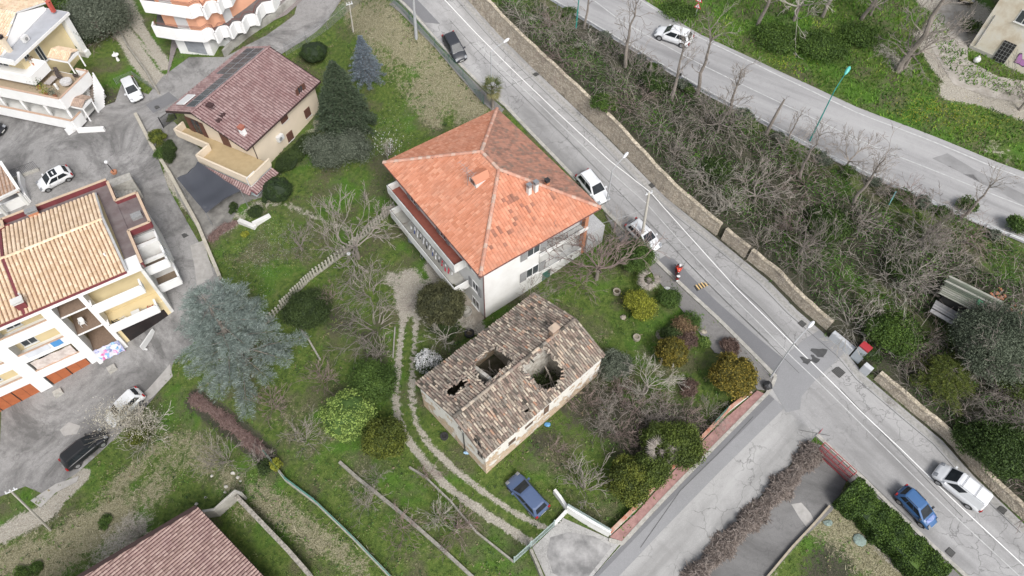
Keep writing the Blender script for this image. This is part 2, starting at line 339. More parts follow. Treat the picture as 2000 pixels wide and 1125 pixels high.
# mask strokes: photo polyline, half width in metres, channel (0 bare, 1 dry, 2 dark scrub), strength
STROKES = [([(775,560),(788,620),(779,700),(771,775),(778,817),(795,857),(834,908),(868,945),(910,977),(962,1013),(1040,1062)],.32,0,1.0),
 ([(822,590),(812,640),(806,700),(804,775),(811,822),(838,869),(887,917),(949,964),(1007,1003),(1062,1029)],.28,0,.85),
 ([(800,545),(795,590),(812,600)],1.2,0,.9),([(765,545),(830,560)],1.0,0,.7),([(845,520),(865,560),(905,610),(930,640)],.9,0,1.0),
 ([(240,-10),(243,60),(262,110),(300,150),(340,190)],1.0,0,1.25),([(275,0),(270,50),(300,95),(325,130)],.6,0,1.1),
 ([(700,0),(760,60),(820,110),(880,180),(920,215)],2.6,1,.68),([(680,20),(730,90),(790,170),(850,240)],1.2,1,.55),
 ([(470,510),(560,530),(600,500)],2.2,1,.25),([(820,170),(860,215)],2,1,.6),
 ([(300,960),(350,880),(400,900)],2.0,1,.6),([(220,1010),(180,1040),(120,1080),(40,1110)],2.6,1,.75),([(210,960),(260,920),(330,860)],1.2,1,.55),([(90,1000),(30,1030),(0,1045)],1.0,0,.9),([(160,930),(105,985)],.7,0,1.2),([(200,1100),(260,1040)],2.4,0,.6),([(60,1080),(0,1100)],2,1,.6),
 ([(500,960),(560,1010),(640,1060),(700,1100)],1.3,1,.6),([(450,940),(480,1000)],1.5,1,.5),
 ([(1620,1000),(1700,1060),(1760,1125)],2.6,1,.8),([(1640,1080),(1600,1125)],2,2,.7),([(1560,1030),(1500,1110)],.9,0,.5),([(1700,1040),(1760,1100)],1.0,0,.6),
 ([(1860,180),(1920,190),(1990,215)],1.2,0,1.3),([(1800,70),(1830,130),(1870,170)],.8,0,1.1),([(1830,0),(1890,20),(1900,70)],2.5,0,1.0),([(1720,90),(1760,130)],1.5,0,.45),
 ([(1940,290),(1990,300)],1.4,0,.4),([(380,780),(450,830),(520,890)],1.0,2,1.0),([(650,620),(720,640),(740,690)],2.0,2,.5),
 ([(1130,780),(1200,820),(1280,860),(1330,830)],3.2,2,.75),([(1150,740),(1250,780),(1380,800)],2.0,2,.5),([(900,820),(1000,900),(1100,830),(1180,740)],1.2,2,.5),
 ([(540,800),(620,860),(700,960),(820,1050)],2.2,1,.3),([(1080,900),(1150,980)],2,1,.25),([(1180,650),(1260,680),(1350,780)],1.5,1,.3),
 ([(990,50),(1120,160),(1300,320),(1480,480),(1650,620),(1850,800),(1990,930)],3.5,2,.75),([(1150,60),(1350,240),(1600,430),(1850,560),(1990,640)],4,2,.75),
 ([(1900,590),(1990,600)],2.5,2,1.1),([(1960,700),(1990,900)],3,2,.9),
 ([(400,400),(440,440),(500,410)],1.2,0,.5),([(505,395),(560,400),(620,425),(680,450)],.5,0,.45),([(520,360),(600,280),(620,240)],.7,0,.55),
 ([(130,180),(230,200)],2,2,.5),([(640,280),(740,300)],2.5,2,.4),([(410,420),(470,380)],1.3,0,.7),([(340,290),(345,350),(380,390)],1.2,0,1.3)]
m_ground = ground_mat()
def build_ground():
    fine = np.arange(-22, 100, .4); sN = np.concatenate([[-600,-300,-150,-80,-50,-35,-28], fine, [101,104,110,120,150,220,400,700]])
    dN = np.concatenate([[-700,-400,-200,-120,-100,-90], np.arange(-84, 0, .4), [0,.2,.24], np.arange(.6, 44, .4), [45,47,50,60,80,130,250,500,700]])
    S, Dd = np.meshgrid(sN, dN, indexing='ij'); q = O0+S[..., None]*SD+(gs(S)+Dd)[..., None]*TD; sh = q.shape[:2]; q = q.reshape(-1, 2); z = terr(q)
    near = (np.abs(q[:, 0]) < 90) & (q[:, 1] > 0) & (q[:, 1] < 110)
    z = z+np.where(near, .05*np.sin(q[:, 0]*1.3+np.sin(q[:, 1]*.9)*2)*np.sin(q[:, 1]*1.1+1), 0)*.35
    mask = np.zeros((len(q), 3))
    for pl, hw, ch, st in STROKES:
        pw = np.array([G(*p)[:2] for p in pl]); dd = np.full(len(q), 1e9)
        for a, b in zip(pw[:-1], pw[1:]):
            ab = b-a; t = np.clip(((q-a)@ab)/(ab@ab), 0, 1); dd = np.minimum(dd, np.linalg.norm(q-(a+t[:, None]*ab), axis=1))
        mask[:, ch] = np.maximum(mask[:, ch], st*np.clip(1.35-dd/hw*.85, 0, 1))
    V = np.concatenate([q, z[:, None]], 1); ni, nj = sh
    idx = np.arange(ni*nj).reshape(ni, nj); Fq = np.stack([idx[:-1, :-1], idx[1:, :-1], idx[1:, 1:], idx[:-1, 1:]], -1).reshape(-1, 4)
    me = bpy.data.meshes.new('ground'); me.vertices.add(len(V)); me.vertices.foreach_set('co', V.astype(np.float32).ravel())
    me.loops.add(Fq.size); me.loops.foreach_set('vertex_index', Fq.ravel().astype(np.int32)); me.polygons.add(len(Fq))
    me.polygons.foreach_set('loop_start', np.arange(0, Fq.size, 4, dtype=np.int32)); me.update(calc_edges=True)
    a = me.attributes.new('mask', 'FLOAT_COLOR', 'POINT'); a.data.foreach_set('color', np.concatenate([mask, np.ones((len(q), 1))], 1).astype(np.float32).ravel())
    me.polygons.foreach_set('use_smooth', np.ones(len(Fq), bool)); me.materials.append(m_ground)
    o = bpy.data.objects.new('ground', me); C.objects.link(o); o['kind'] = 'structure'
    return q, mask, near
GQ, GMASK, GNEAR = build_ground()
# ================================================================ ROADS
def asphalt(name, c1, c2, crack=.35, cs=.4, stain=.5, joint=True, ang=None, blot=0):
    m = bpy.data.materials.new(name); n, b = nodes(m); p = pos(n); b.inputs['Roughness'].default_value = .88
    big = noise(n, p, .18, 5, .6, .4); fine = noise(n, p, 14, 3, .7); mid = noise(n, p, 1.4, 5, .65)
    c = ramp(n, [(.3, c1), (.7, c2)], mix(n, big, mid, .45)); c = mix(n, c, tuple(x*.62 for x in c1), math_(n, 'MULTIPLY', ramp(n, [(.5, (0,0,0)), (.8, (1,1,1))], mid), stain))
    c = mix(n, c, tuple(min(1, x*1.35) for x in c2), math_(n, 'MULTIPLY', ramp(n, [(.45, (0,0,0)), (.8, (1,1,1))], fine), .5))
    if blot: c = mix(n, c, tuple(x*.52 for x in c1), math_(n, 'MULTIPLY', ramp(n, [(.46, (0,0,0)), (.60, (1,1,1))], noise(n, p, .11, 6, .72, .8)), blot))
    if ang is not None:   # wear drawn out along the driving direction
        mp = n.nodes.new('ShaderNodeMapping'); mp.vector_type = 'TEXTURE'; mp.inputs['Rotation'].default_value = (0, 0, math.radians(ang)); mp.inputs['Scale'].default_value = (14, 1.0, 1); n.links.new(p, mp.inputs[0])
        wr = noise(n, mp.outputs[0], .55, 4, .6); c = mix(n, c, tuple(x*.60 for x in c1), math_(n, 'MULTIPLY', ramp(n, [(.48, (0,0,0)), (.66, (1,1,1))], wr), .55)); c = mix(n, c, tuple(min(1, x*1.18) for x in c2), math_(n, 'MULTIPLY', ramp(n, [(.30, (1,1,1)), (.46, (0,0,0))], wr), .5))
    if crack:
        wn = n.nodes.new('ShaderNodeTexNoise'); wn.inputs['Scale'].default_value = 1.1; wn.inputs['Detail'].default_value = 5; n.links.new(p, wn.inputs['Vector'])
        ad = n.nodes.new('ShaderNodeMix'); ad.data_type = 'VECTOR'; ad.inputs[0].default_value = .16; n.links.new(p, ad.inputs[4]); 
        sc_ = n.nodes.new('ShaderNodeVectorMath'); sc_.operation = 'MULTIPLY_ADD'; n.links.new(wn.outputs['Color'], sc_.inputs[0]); sc_.inputs[1].default_value = (1.3, 1.3, 1.3); n.links.new(p, sc_.inputs[2])
        v = n.nodes.new('ShaderNodeTexVoronoi'); v.feature = 'DISTANCE_TO_EDGE'; v.inputs['Scale'].default_value = cs; n.links.new(sc_.outputs[0], v.inputs['Vector'])
        k = ramp(n, [(.0, (1,1,1)), (.016*cs/.4, (0,0,0))], v.outputs['Distance'])
        c = mix(n, c, tuple(x*.42 for x in c1), math_(n, 'MULTIPLY', math_(n, 'MULTIPLY', k, crack), ramp(n, [(.42, (0,0,0)), (.58, (1,1,1))], big)))
    n.links.new(c, b.inputs['Base Color']); bump(n, b, fine, .25, .02); return m
m_main = asphalt('worn_grey_asphalt', (.27,.265,.26), (.37,.365,.36), .8, .62, ang=-51, blot=.3)
m_main2 = asphalt('pale_cracked_asphalt', (.30,.295,.285), (.355,.35,.34), .8, .5, ang=43, blot=.25)
m_up = asphalt('smooth_grey_asphalt', (.29,.285,.285), (.36,.355,.35), .0, ang=-32)
m_fresh = asphalt('dark_patch_asphalt', (.13,.13,.135), (.18,.18,.185), .1, .3, .2)
m_fresh2 = asphalt('mid_patch_asphalt', (.20,.20,.202), (.265,.265,.27), .1, .3, .3)
m_yard = asphalt('yard_asphalt', (.15,.145,.14), (.36,.35,.34), .45, .5, .9, blot=.75)
m_lot = asphalt('old_drive_asphalt', (.115,.112,.108), (.20,.195,.19), .3, .4, .6, blot=.5)
m_conc = asphalt('driveway_concrete', (.16,.155,.15), (.48,.47,.45), .4, .7, 1.0, blot=.0)
m_conc2 = M('dark_worn_concrete', (.15,.148,.145), (.38,.37,.36), .9, .9, .3)
m_kerb = M('kerb_concrete', (.28,.27,.24), (.46,.44,.40), 3, .9, .4)
m_path = asphalt('sidewalk_asphalt', (.13,.125,.12), (.22,.21,.20), .4, .6, .8)
m_line = M('road_paint', (.80,.80,.78), (.66,.66,.65), 5, .7)
m_line2 = M('worn_road_paint', (.56,.56,.55), (.36,.36,.355), 3, .8)
m_gut = M('gutter_stone', (.24,.235,.22), (.38,.37,.35), 4, .9, .5)
m_seam = M('tar_seam', (.06,.06,.06), (.12,.12,.115), 6, .8)
KERB_L = [(770,-6),(946,174),(989,210),(1080,305),(1172,400),(1184,414),(1279,508),(1400,622),(1514,737)]
WALLF = [(910,-6),(1042,135),(1184,268),(1299,385),(1400,466),(1451,508),(1500,548),(1556,606),(1616,658),(1653,690),(1690,735),(1755,790),(1840,861),(1900,929),(2010,1034)]
main_poly = KERB_L+[(1500,765),(1520,790),(1594,850),(1680,935),(1760,1010),(1900,1135),(2010,1230)]+WALLF[::-1]
ROADPOLYS = []
def road(name, pts, mat, off=.04, **k):
    ROADPOLYS.append(np.array([G(*p)[:2] for p in pts])); return drape(name, pts, mat, off, **k)
road('main_street', main_poly, m_main, .05)
road('side_street', [(1509,752),(1594,850),(1560,890),(1330,1135),(1150,1135),(1215,1062)], m_main2, .04)
road('upper_road', [(1060,-8),(1240,103),(1382,188),(1496,247),(1620,311),(1688,343),(1873,423),(1981,468),(2030,490),(2040,350),(1944,316),(1796,256),(1674,210),(1620,185),(1479,119),(1368,68),(1245,-8)], m_up, .05)
road('left_street', [(585,-8),(672,-8),(640,40),(560,100),(430,190),(330,225),(302,290),(330,370),(375,450),(430,545),(445,590),(400,650),(340,705),(330,740),(290,790),(200,880),(150,925),(85,965),(50,950),(30,958),(-10,975),(-10,225),(140,230),(225,200),(237,165),(290,185),(318,150),(370,112),(440,112),(520,70),(575,30)], m_yard, .05)
road('concrete_driveway', [(1100,1012),(1189,1052),(1213,1060),(1150,1135),(1070,1135),(1040,1070)], m_conc, .06)
road('old_driveway', [(1592,878),(1655,935),(1625,998),(1560,1060),(1495,1135),(1360,1135),(1450,1040),(1540,935)], m_lot, .03)
road('carport_paving', [(305,240),(340,238),(400,300),(500,350),(530,380),(470,400),(440,455),(400,470),(345,380)], M('carport_concrete', (.13,.125,.115), (.27,.26,.24), 1.2, .9, .3), .03)
road('terrace_paving', [(325,160),(345,95),(440,88),(560,30),(600,-8),(520,-8),(340,50)], M('porphyry', (.16,.135,.13), (.28,.25,.24), 8, .9, .4), .10)
drape('house_apron', [(830,500),(880,560),(925,640),(985,590),(1010,560),(930,500),(850,480)], M('apron_dirt', (.20,.17,.14), (.33,.30,.25), 2, .9, .3), .03)
drape('farm_track', [(1800,60),(1840,130),(1862,165),(1925,188),(2010,205),(2010,160),(1950,150),(1890,118),(1870,95),(1850,60),(1890,10),(1830,10)], M('track_dirt', (.26,.235,.20), (.42,.39,.35), 1.2, .95, .3), .03)
drape('asphalt_patch', [(1075,1050),(1110,1040),(1160,1048),(1195,1068),(1150,1125),(1120,1140),(1080,1120),(1068,1085)], m_conc2, .075)
# lighter and darker repairs of the carriageway
def patch(pts, mat, name='asphalt_patch', off=.066): return drape(name, pts, mat, off)
patch([(1279,512),(1300,500),(1318,508),(1400,590),(1480,660),(1528,700),(1513,735),(1400,627)], m_fresh)
patch([(1528,701),(1568,665),(1600,645),(1648,690),(1622,716),(1590,745),(1565,775),(1562,800),(1535,806),(1508,760),(1514,737)], m_fresh2, off=.07)
patch([(790,5),(830,45),(860,48),(808,-6),(775,-6)], m_fresh)
patch([(1500,770),(1512,780),(1450,842),(1330,958),(1170,1125),(1150,1135),(1215,1066)], m_fresh, off=.064)
patch([(1500,770),(1532,797),(1402,925),(1290,1040),(1200,1135),(1150,1135),(1215,1066)], m_fresh2, off=.058)
patch([(1225,1000+10),(1300,1000)][:1]+[(1250,1020),(1262,1008),(1250,1003)], m_fresh, off=.062)
patch([(285,205),(330,180),(348,195),(300,222)], m_fresh)
patch([(398,470),(418,540),(385,560),(380,520),(372,480)], M('pale_repair', (.30,.29,.27), (.40,.38,.36), 2), off=.06)
patch([(1820,310),(1860,312),(1960,380),(2030,420),(2030,395),(1900,330),(1850,300)], M('road_stain', (.20,.197,.195), (.28,.277,.275), .8), off=.06)
patch([(225,815),(290,760),(332,712),(338,735),(300,775),(240,820)], M('pale_repair', (.3,.3,.3)), off=.065)
patch([(60,978),(110,945),(155,930),(150,942),(110,962),(80,992)], M('pale_repair', (.3,.3,.3)), off=.065)
patch([(117,840),(135,825),(158,832),(150,848),(125,852)], M('pale_repair', (.3,.3,.3)), off=.066)
patch([(1545,985),(1565,982),(1583,1003),(1590,1018),(1575,1030),(1560,1010)], M('pale_repair', (.3,.3,.3)), off=.05)
for k, (a, b, r0) in enumerate([((1600,690),(1604,697),14),((1572,705),(1580,703),9),((1590,702),(1585,700),8)]):
    c = G(*a); pts = [(c[0]+r0*.045*(1+.5*math.sin(3*t+k))*math.cos(t), c[1]+r0*.045*(1+.4*math.cos(2*t+k))*math.sin(t)) for t in np.linspace(0, 6.28, 14)[:-1]]
    drape('tar_spill', pts, M('tar_spill', (.05,.05,.05), (.08,.08,.08), 2, .6), .085, px=False)
strip('centre_line', [(862,-6),(960,96),(1075,208),(1191,315),(1272,378),(1336,451),(1438,564),(1560,685),(1676,800),(1759,878),(1880,995),(2010,1116)], .10, m_line, .085)
strip('faded_centre_line', [(930,84),(1060,210),(1185,330),(1262,398),(1326,470),(1420,570),(1548,700),(1664,812),(1748,895),(1860,1005),(2000,1135)], .09, m_line2, .083)
strip('upper_centre_line', [(1150,-6),(1206,37),(1365,125),(1518,199),(1618,247),(1736,300),(1907,368),(2020,412)], .13, m_line2, .075)
strip('upper_edge_line', [(1238,-6),(1262,8),(1366,74),(1477,127),(1616,194),(1671,220),(1792,266),(1940,327),(2030,360)], .15, m_line2, .075)
strip('upper_edge_line', [(1075,-4),(1243,96),(1386,180),(1500,241),(1624,305),(1692,337),(1877,417),(1985,460)], .2, m_line2, .075)
for pl in ([(945,0),(1060,118),(1200,250)], [(880,40),(1000,165),(1110,275),(1220,385),(1330,500),(1450,620),(1560,730)], [(1290,520),(1400,632),(1450,682)], [(1000,165),(1040,150)], [(1470,815),(1400,890),(1330,960),(1250,1070)], [(1600,850),(1680,925),(1780,1020)], [(1560,840),(1620,850)],
           [(1420,545),(1480,600),(1560,680)], [(1335,505),(1420,590),(1500,668)], [(1180,415),(1330,560)], [(1640,760),(1760,885),(1880,1010)]):
    j = [(x+random.uniform(-2, 2), y+random.uniform(-2, 2)) for x, y in pl]; strip('tar_joint', j, .05, m_seam, .079)
gl = [(x-9, y+4) for x, y in WALLF]; strip('gutter', gl, .5, m_gut, .07)
strip('gutter_seam', [(x-18, y+7) for x, y in WALLF], .05, m_seam, .082)
for n_, pl, w_ in (('kerb', KERB_L[:3], .3), ('kerb', KERB_L[2:], .38)): strip(n_, pl, w_, m_kerb, .04, h=.12)
strip('kerb', [(1594,850),(1640,893),(1690,940),(1770,1020),(1890,1130)], .32, m_kerb, .04, h=.11)
strip('kerb', [(1514,737),(1508,752),(1497,770),(1400,868),(1300,970),(1215,1062),(1189,1055)], .3, m_kerb, .04, h=.13)
sw = drape('sidewalk', [(770,2),(946,180),(985,215),(975,228),(940,200),(850,95),(760,10)], m_path, .13)
drape('sidewalk', [(1180,418),(1279,514),(1400,628),(1510,742),(1497,764),(1478,762),(1440,700),(1395,690),(1330,605),(1262,520),(1215,480)], m_path, .13)
drape('sidewalk', [(1592,868),(1612,872),(1690,946),(1770,1026),(1885,1135),(1850,1135),(1750,1030),(1660,945),(1592,880)], m_path, .12)
drape('red_sidewalk', [(1478,764),(1496,772),(1400,866),(1300,968),(1214,1058),(1190,1050),(1240,1005),(1330,905),(1420,815)], M('red_paving', (.22,.12,.11), (.34,.20,.18), 2.5, .9, .3), .14)
# drains and manhole covers
def drain(px, w_=.55, l=.55, name='drain_grate', ang=-51):
    p = G(*px); t = thing(name, 'x', 'drain', (p[0], p[1], p[2]+.07)); f = Fr(p, ang); z = p[2]+.075
    a = MB(); f.box(a, -w_/2, w_/2, -l/2, l/2, z, z+.02); a.build('frame', M('cast_iron', (.035,.035,.035), (.07,.065,.06), 5, .6), t)
    b = MB()
    for k in range(5): f.box(b, -w_/2+.05, w_/2-.05, -l/2+.05+k*(l-.1)/5, -l/2+.05+(k+.55)*(l-.1)/5, z+.021, z+.035)
    b.build('bars', M('iron_bar', (.12,.12,.115), (.08,.08,.075), 5, .6), t); return t
for px, lb in (((1046,146),'square drain grate in the gutter below the stone wall near the upper lamp'),((1273,363),'square drain grate in the gutter opposite the white parked suv'),((1566,633),'drain grate in the gutter beside the lowest white street lamp'),((1637,727),'large manhole cover in the street opposite the red and grey booth'),((1956,996),'drain grate in the gutter behind the white van'),((1855,1079),'drain grate at the kerb in front of the small blue car'),((362,460),'square drain in the steep lane beside the apartment block'),((308,210),'rectangular drain in the dark tarmac patch before the brown roofed house')):
    t = drain(px, .9 if 'manhole' in lb else .6, .9 if 'manhole' in lb else .6, 'manhole_cover' if 'manhole' in lb else 'drain_grate'); t['label'] = lb
# speed cushion
p0, p1 = G(1360,563), G(1392,548); f = Fr((p0+p1)/2, math.degrees(math.atan2(*(p1-p0)[:2][::-1]))); L = np.linalg.norm((p1-p0)[:2]); z = p0[2]+.08
t = thing('speed_bump', 'black rubber speed hump strip with yellow bars across the street', 'speed bump', (*((p0+p1)/2)[:2], z))
a = MB(); a.mesh([f.p(-L/2-.2,-.42,z-.1), f.p(L/2+.2,-.42,z-.1), f.p(L/2+.2,.42,z-.1), f.p(-L/2-.2,.42,z-.1), f.p(-L/2-.1,-.25,z+.05), f.p(L/2+.1,-.25,z+.05), f.p(L/2+.1,.25,z+.05), f.p(-L/2-.1,.25,z+.05)], [(3,2,1,0),(4,5,6,7),(0,1,5,4),(1,2,6,5),(2,3,7,6),(3,0,4,7)])
a.build('rubber_base', M('black_rubber', (.03,.03,.032), (.06,.055,.05), 4, .8), t)
for k in range(6):
    b = MB(); x = -L/2+.05+k*L/6; f.box(b, x, x+.14, -.3, .3, z+.02, z+.056); b.build('yellow_bar', M('yellow_marking', (.55,.36,.12), (.66,.5,.28), 6, .7), t)
# ================================================================ STONE WALL
def stone_mat(name, c1, c2, mortar, scale=3.0):
    m = bpy.data.materials.new(name); n, b = nodes(m); p = pos(n); b.inputs['Roughness'].default_value = .95
    v = n.nodes.new('ShaderNodeTexVoronoi'); v.inputs['Scale'].default_value = scale; mp = n.nodes.new('ShaderNodeMapping'); mp.inputs['Scale'].default_value = (1, 1, 1.9); n.links.new(p, mp.inputs[0]); n.links.new(mp.outputs[0], v.inputs['Vector'])
    v2 = n.nodes.new('ShaderNodeTexVoronoi'); v2.feature = 'DISTANCE_TO_EDGE'; v2.inputs['Scale'].default_value = scale; n.links.new(mp.outputs[0], v2.inputs['Vector'])
    s = n.nodes.new('ShaderNodeSeparateColor'); n.links.new(v.outputs['Color'], s.inputs[0])
    c = ramp(n, [(.0, c1), (.5, tuple((x+y)/2 for x, y in zip(c1, c2))), (1, c2)], s.outputs[0])
    c = mix(n, mortar, c, ramp(n, [(.02, (0,0,0)), (.07, (1,1,1))], v2.outputs['Distance'])); nz = noise(n, p, 1.2, 5)
    c = mix(n, c, tuple(x*.55 for x in c1), math_(n, 'MULTIPLY', ramp(n, [(.5, (0,0,0)), (.75, (1,1,1))], nz), .6))
    n.links.new(c, b.inputs['Base Color']); bump(n, b, v2.outputs['Distance'], .9, .12); return m
m_stone = stone_mat('rubble_stone', (.36,.305,.235), (.58,.51,.41), (.26,.225,.18), 3.6)
m_stone2 = stone_mat('coping_stone', (.38,.33,.25), (.58,.51,.40), (.26,.22,.17), 3.0)
def stonewall(name, label, i0, i1, s0=None, s1=None, parts=True, cap=.12):
    S = np.arange(WS[i0] if s0 is None else s0, WS[i1] if s1 is None else s1, .5); t = None; mb = MB(); tb = MB(); prev = None
    for s_ in S:
        wh = float(np.interp(s_, WS, WH))+.05; c = O0+SD*s_+TD*gs(s_); zz = tz(*(c-TD*.3)); up = tz(*(c+TD*.5))
        h = max(zz+wh*.9, up)+.10+.05*math.sin(s_*1.7)+random.uniform(-.035, .035); wob = random.uniform(-.05, .05)
        cur = (c-TD*(.12+wob), c+TD*.05, c+TD*.40, zz-.5, h); 
        if t is None: t = thing(name, label, 'stone wall', (*c, zz))
        if prev is not None:
            a, b = prev, cur; L3 = lambda xy, z: (xy[0], xy[1], z)
            mb.hexa([L3(a[0],a[3]), L3(b[0],b[3]), L3(b[2],b[3]), L3(a[2],a[3]), L3(a[1],a[4]), L3(b[1],b[4]), L3(b[2],b[4]), L3(a[2],a[4])])
            tb.hexa([L3(a[1]-TD*.05,a[4]+.003), L3(b[1]-TD*.05,b[4]+.003), L3(b[2]+TD*.03,b[4]+.003), L3(a[2]+TD*.03,a[4]+.003), L3(a[1]-TD*.03,a[4]+cap), L3(b[1]-TD*.03,b[4]+cap), L3(b[2],b[4]+cap), L3(a[2],a[4]+cap)])
        prev = cur
    mb.build('stone_face', m_stone, t); tb.build('coping', m_stone2, t); return t
stonewall('stone_wall', 'long beige rubble stone retaining wall below the overgrown bank', 0, 4, WS[0]-3, WS[4]-.05)
stonewall('stone_wall', 'short middle stretch of stone retaining wall opposite the speed hump', 4, 5, WS[4]+.25, WS[5]-.05)
stonewall('stone_wall', 'low stone wall from the speed hump down to the meter cabinets', 5, 9, WS[5]+.15, WS[9]-2.2)
stonewall('stone_wall', 'low stone retaining wall beside the white van at the lower right', 10, 14, WS[10]+.6, WS[14]+8)
# ================================================================ BUILDING HELPERS
def frhit(f, px, py, b=0.0):
    """where the sight line through a photo point meets the wall plane b of frame f -> (a, z)"""
    r = ray(px, py); c = np.array([0, 0, CH]); n = np.array([f.v[0], f.v[1]]); t = ((f.o+f.v*b-c[:2])@n)/(r[:2]@n); q = c+r*t
    return float((q[:2]-f.o)@f.u), float(q[2])
def plhit(px, py, pts):
    p = [np.asarray(q, float) for q in pts]; n = np.cross(p[1]-p[0], p[2]-p[0]); c = np.array([0, 0, CH]); r = ray(px, py); t = ((p[0]-c)@n)/(r@n); return c+r*t
m_white = M('white_render', (.80,.80,.79), (.73,.725,.71), .7, .85, .05)
m_white2 = M('weathered_white_render', (.76,.76,.74), (.56,.55,.52), .6, .9, .1)
m_cream = M('cream_render', (.70,.60,.47), (.62,.53,.41), .5, .9, .05)
m_yellow = M('yellow_render', (.74,.62,.38), (.66,.54,.31), .5, .9, .05)
m_peach = M('peach_render', (.78,.42,.27), (.70,.36,.23), .5, .9, .05)
m_glass = M('window_glass', (.03,.035,.04), (.08,.09,.10), .8, .15, spec=.5)
m_frame = M('white_frame', (.68,.68,.67), rough=.6); m_wood = M('brown_shutter_wood', (.09,.04,.03), (.14,.065,.045), 6, .7)
m_grey = M('grey_shutter', (.20,.20,.20), (.30,.30,.295), 6, .8); m_pipe = M('rust_brown_pipe', (.17,.07,.06), (.11,.05,.045), 3, .6)
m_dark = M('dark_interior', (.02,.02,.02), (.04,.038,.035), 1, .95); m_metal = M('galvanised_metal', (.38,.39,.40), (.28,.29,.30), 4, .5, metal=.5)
m_blackm = M('black_metal', (.02,.02,.022), (.04,.04,.042), 3, .5); m_cotto = M('red_terrace_tiles', (.24,.07,.05), (.31,.10,.07), 2, .8)
m_floor = M('grey_terrace_floor', (.34,.33,.30), (.46,.45,.41), 1.5, .85); m_flocre = M('beige_terrace_tiles', (.38,.29,.16), (.44,.34,.20), 2, .7)
m_brick = M('orange_brick', (.50,.22,.12), (.38,.17,.10), 8, .9, .3); m_maroon = M('maroon_flashing', (.20,.045,.05), (.14,.035,.04), 2, .6)
TILE_OR = [(0,(.46,.18,.10)),(.3,(.52,.215,.125)),(.7,(.56,.245,.15)),(.95,(.62,.31,.20)),(1,(.41,.155,.085))]
m_tor = M('orange_roof_tile', (.5,.2,.1), (.42,.20,.13), .5, .85, rnd=TILE_OR)
m_tor2 = M('mossy_roof_tile', (.4,.2,.1), (.12,.085,.07), 1.3, .9, rnd=[(0,(.28,.15,.11)),(.35,(.45,.22,.15)),(.7,(.40,.21,.15)),(1,(.25,.17,.13))])
m_tor3 = M('stained_orange_tile', (.5,.2,.1), (.38,.19,.125), .6, .85, rnd=[(0,(.24,.11,.075)),(.09,(.34,.15,.10)),(.13,(.50,.20,.115)),(.6,(.57,.24,.145)),(1,(.64,.30,.19))])
m_ridge = M('ridge_tile', (.48,.25,.18), (.34,.22,.17), 2, .9, rnd=[(0,(.42,.20,.14)),(.5,(.55,.30,.22)),(1,(.50,.38,.31))])
m_tyl = M('sand_roof_tile', (.7,.5,.3), (.50,.36,.24), .7, .85, rnd=[(0,(.62,.46,.30)),(.4,(.74,.57,.40)),(.8,(.80,.65,.48)),(1,(.66,.48,.33))])
m_tbr = M('brown_roof_tile', (.3,.1,.1), (.20,.10,.10), .5, .8, rnd=[(0,(.22,.145,.14)),(.4,(.30,.205,.195)),(.8,(.36,.26,.25)),(1,(.26,.17,.16))])
m_told = M('old_clay_tile', (.4,.3,.2), (.19,.175,.15), .9, .95, .2, rnd=[(0,(.06,.055,.045)),(.1,(.16,.13,.105)),(.3,(.26,.19,.155)),(.45,(.30,.23,.185)),(.6,(.25,.22,.185)),(.75,(.40,.33,.26)),(.9,(.55,.48,.38)),(1,(.36,.19,.12))])
m_under = M('roof_underlay', (.10,.06,.05), (.16,.10,.08), 1, .95); m_undy = M('tan_underlay', (.30,.18,.11), (.22,.13,.08), 1, .95)
m_undb = M('brown_underlay', (.10,.04,.045), (.14,.06,.06), 1, .9); m_undo = M('mortar_and_dirt', (.09,.07,.055), (.19,.15,.12), 2, .95)
def window(t, f, a, z, w=1.1, h=1.3, fm=None, shut=None, sm=None, b=0, n=2, closed=False, lbl=None):
    """casement window centred at a, sill at z on the wall plane b of frame f (outside is -v)"""
    fm = fm or m_frame; mb = MB(); e = .07
    f.box(mb, a-w/2, a-w/2+e, b-.05, b+.03, z, z+h); f.box(mb, a+w/2-e, a+w/2, b-.05, b+.03, z, z+h)
    f.box(mb, a-w/2+e, a+w/2-e, b-.05, b+.03, z, z+e); f.box(mb, a-w/2+e, a+w/2-e, b-.05, b+.03, z+h-e, z+h)
    for k in range(1, n): x = a-w/2+w*k/n; f.box(mb, x-.035, x+.035, b-.045, b+.03, z+e, z+h-e)
    o = mb.build('window', fm, t)
    if lbl: o['label'] = lbl
    if closed:
        for s in (-1, 1):
            m = MB(); f.box(m, a+(0 if s > 0 else -w/2), a+(w/2 if s > 0 else 0), b-.1, b-.055, z, z+h); m.build('shutter', sm or m_wood, o)
    else: m = MB(); f.box(m, a-w/2+e, a+w/2-e, b-.02, b+.025, z+e, z+h-e); m.build('pane', m_glass, o)
    if shut and not closed:
        for s in (-1, 1):
            m = MB(); x0 = a+s*w/2; x1 = x0+s*w/2
            f.box(m, min(x0, x1), max(x0, x1), b-.11, b-.055, z, z+h)
            for k in range(7): zz = z+.1+k*(h-.2)/7; f.box(m, min(x0, x1)+.06, max(x0, x1)-.06, b-.125, b-.11, zz, zz+(h-.2)/14)
            m.build('shutter', sm or m_grey, o)
    s = MB(); f.box(s, a-w/2-.08, a+w/2+.08, b-.14, b-.0505, z-.06, z-.003); s.build('sill', m_white2, o); return o
def railing(mb, f, a0, a1, b0, b1, z, h=.95, step=.14, r=.012, top=.025):
    A = np.array([a0, b0]); B = np.array([a1, b1]); L = np.linalg.norm(B-A); k = max(2, int(L/step))
    for i in range(k+1):
        q = A+(B-A)*i/k; mb.tube([f.p(*q, z), f.p(*q, z+h)], r, 4)
    for zz in (z+.05, z+h): mb.tube([f.p(*A, zz), f.p(*B, zz)], top, 4)
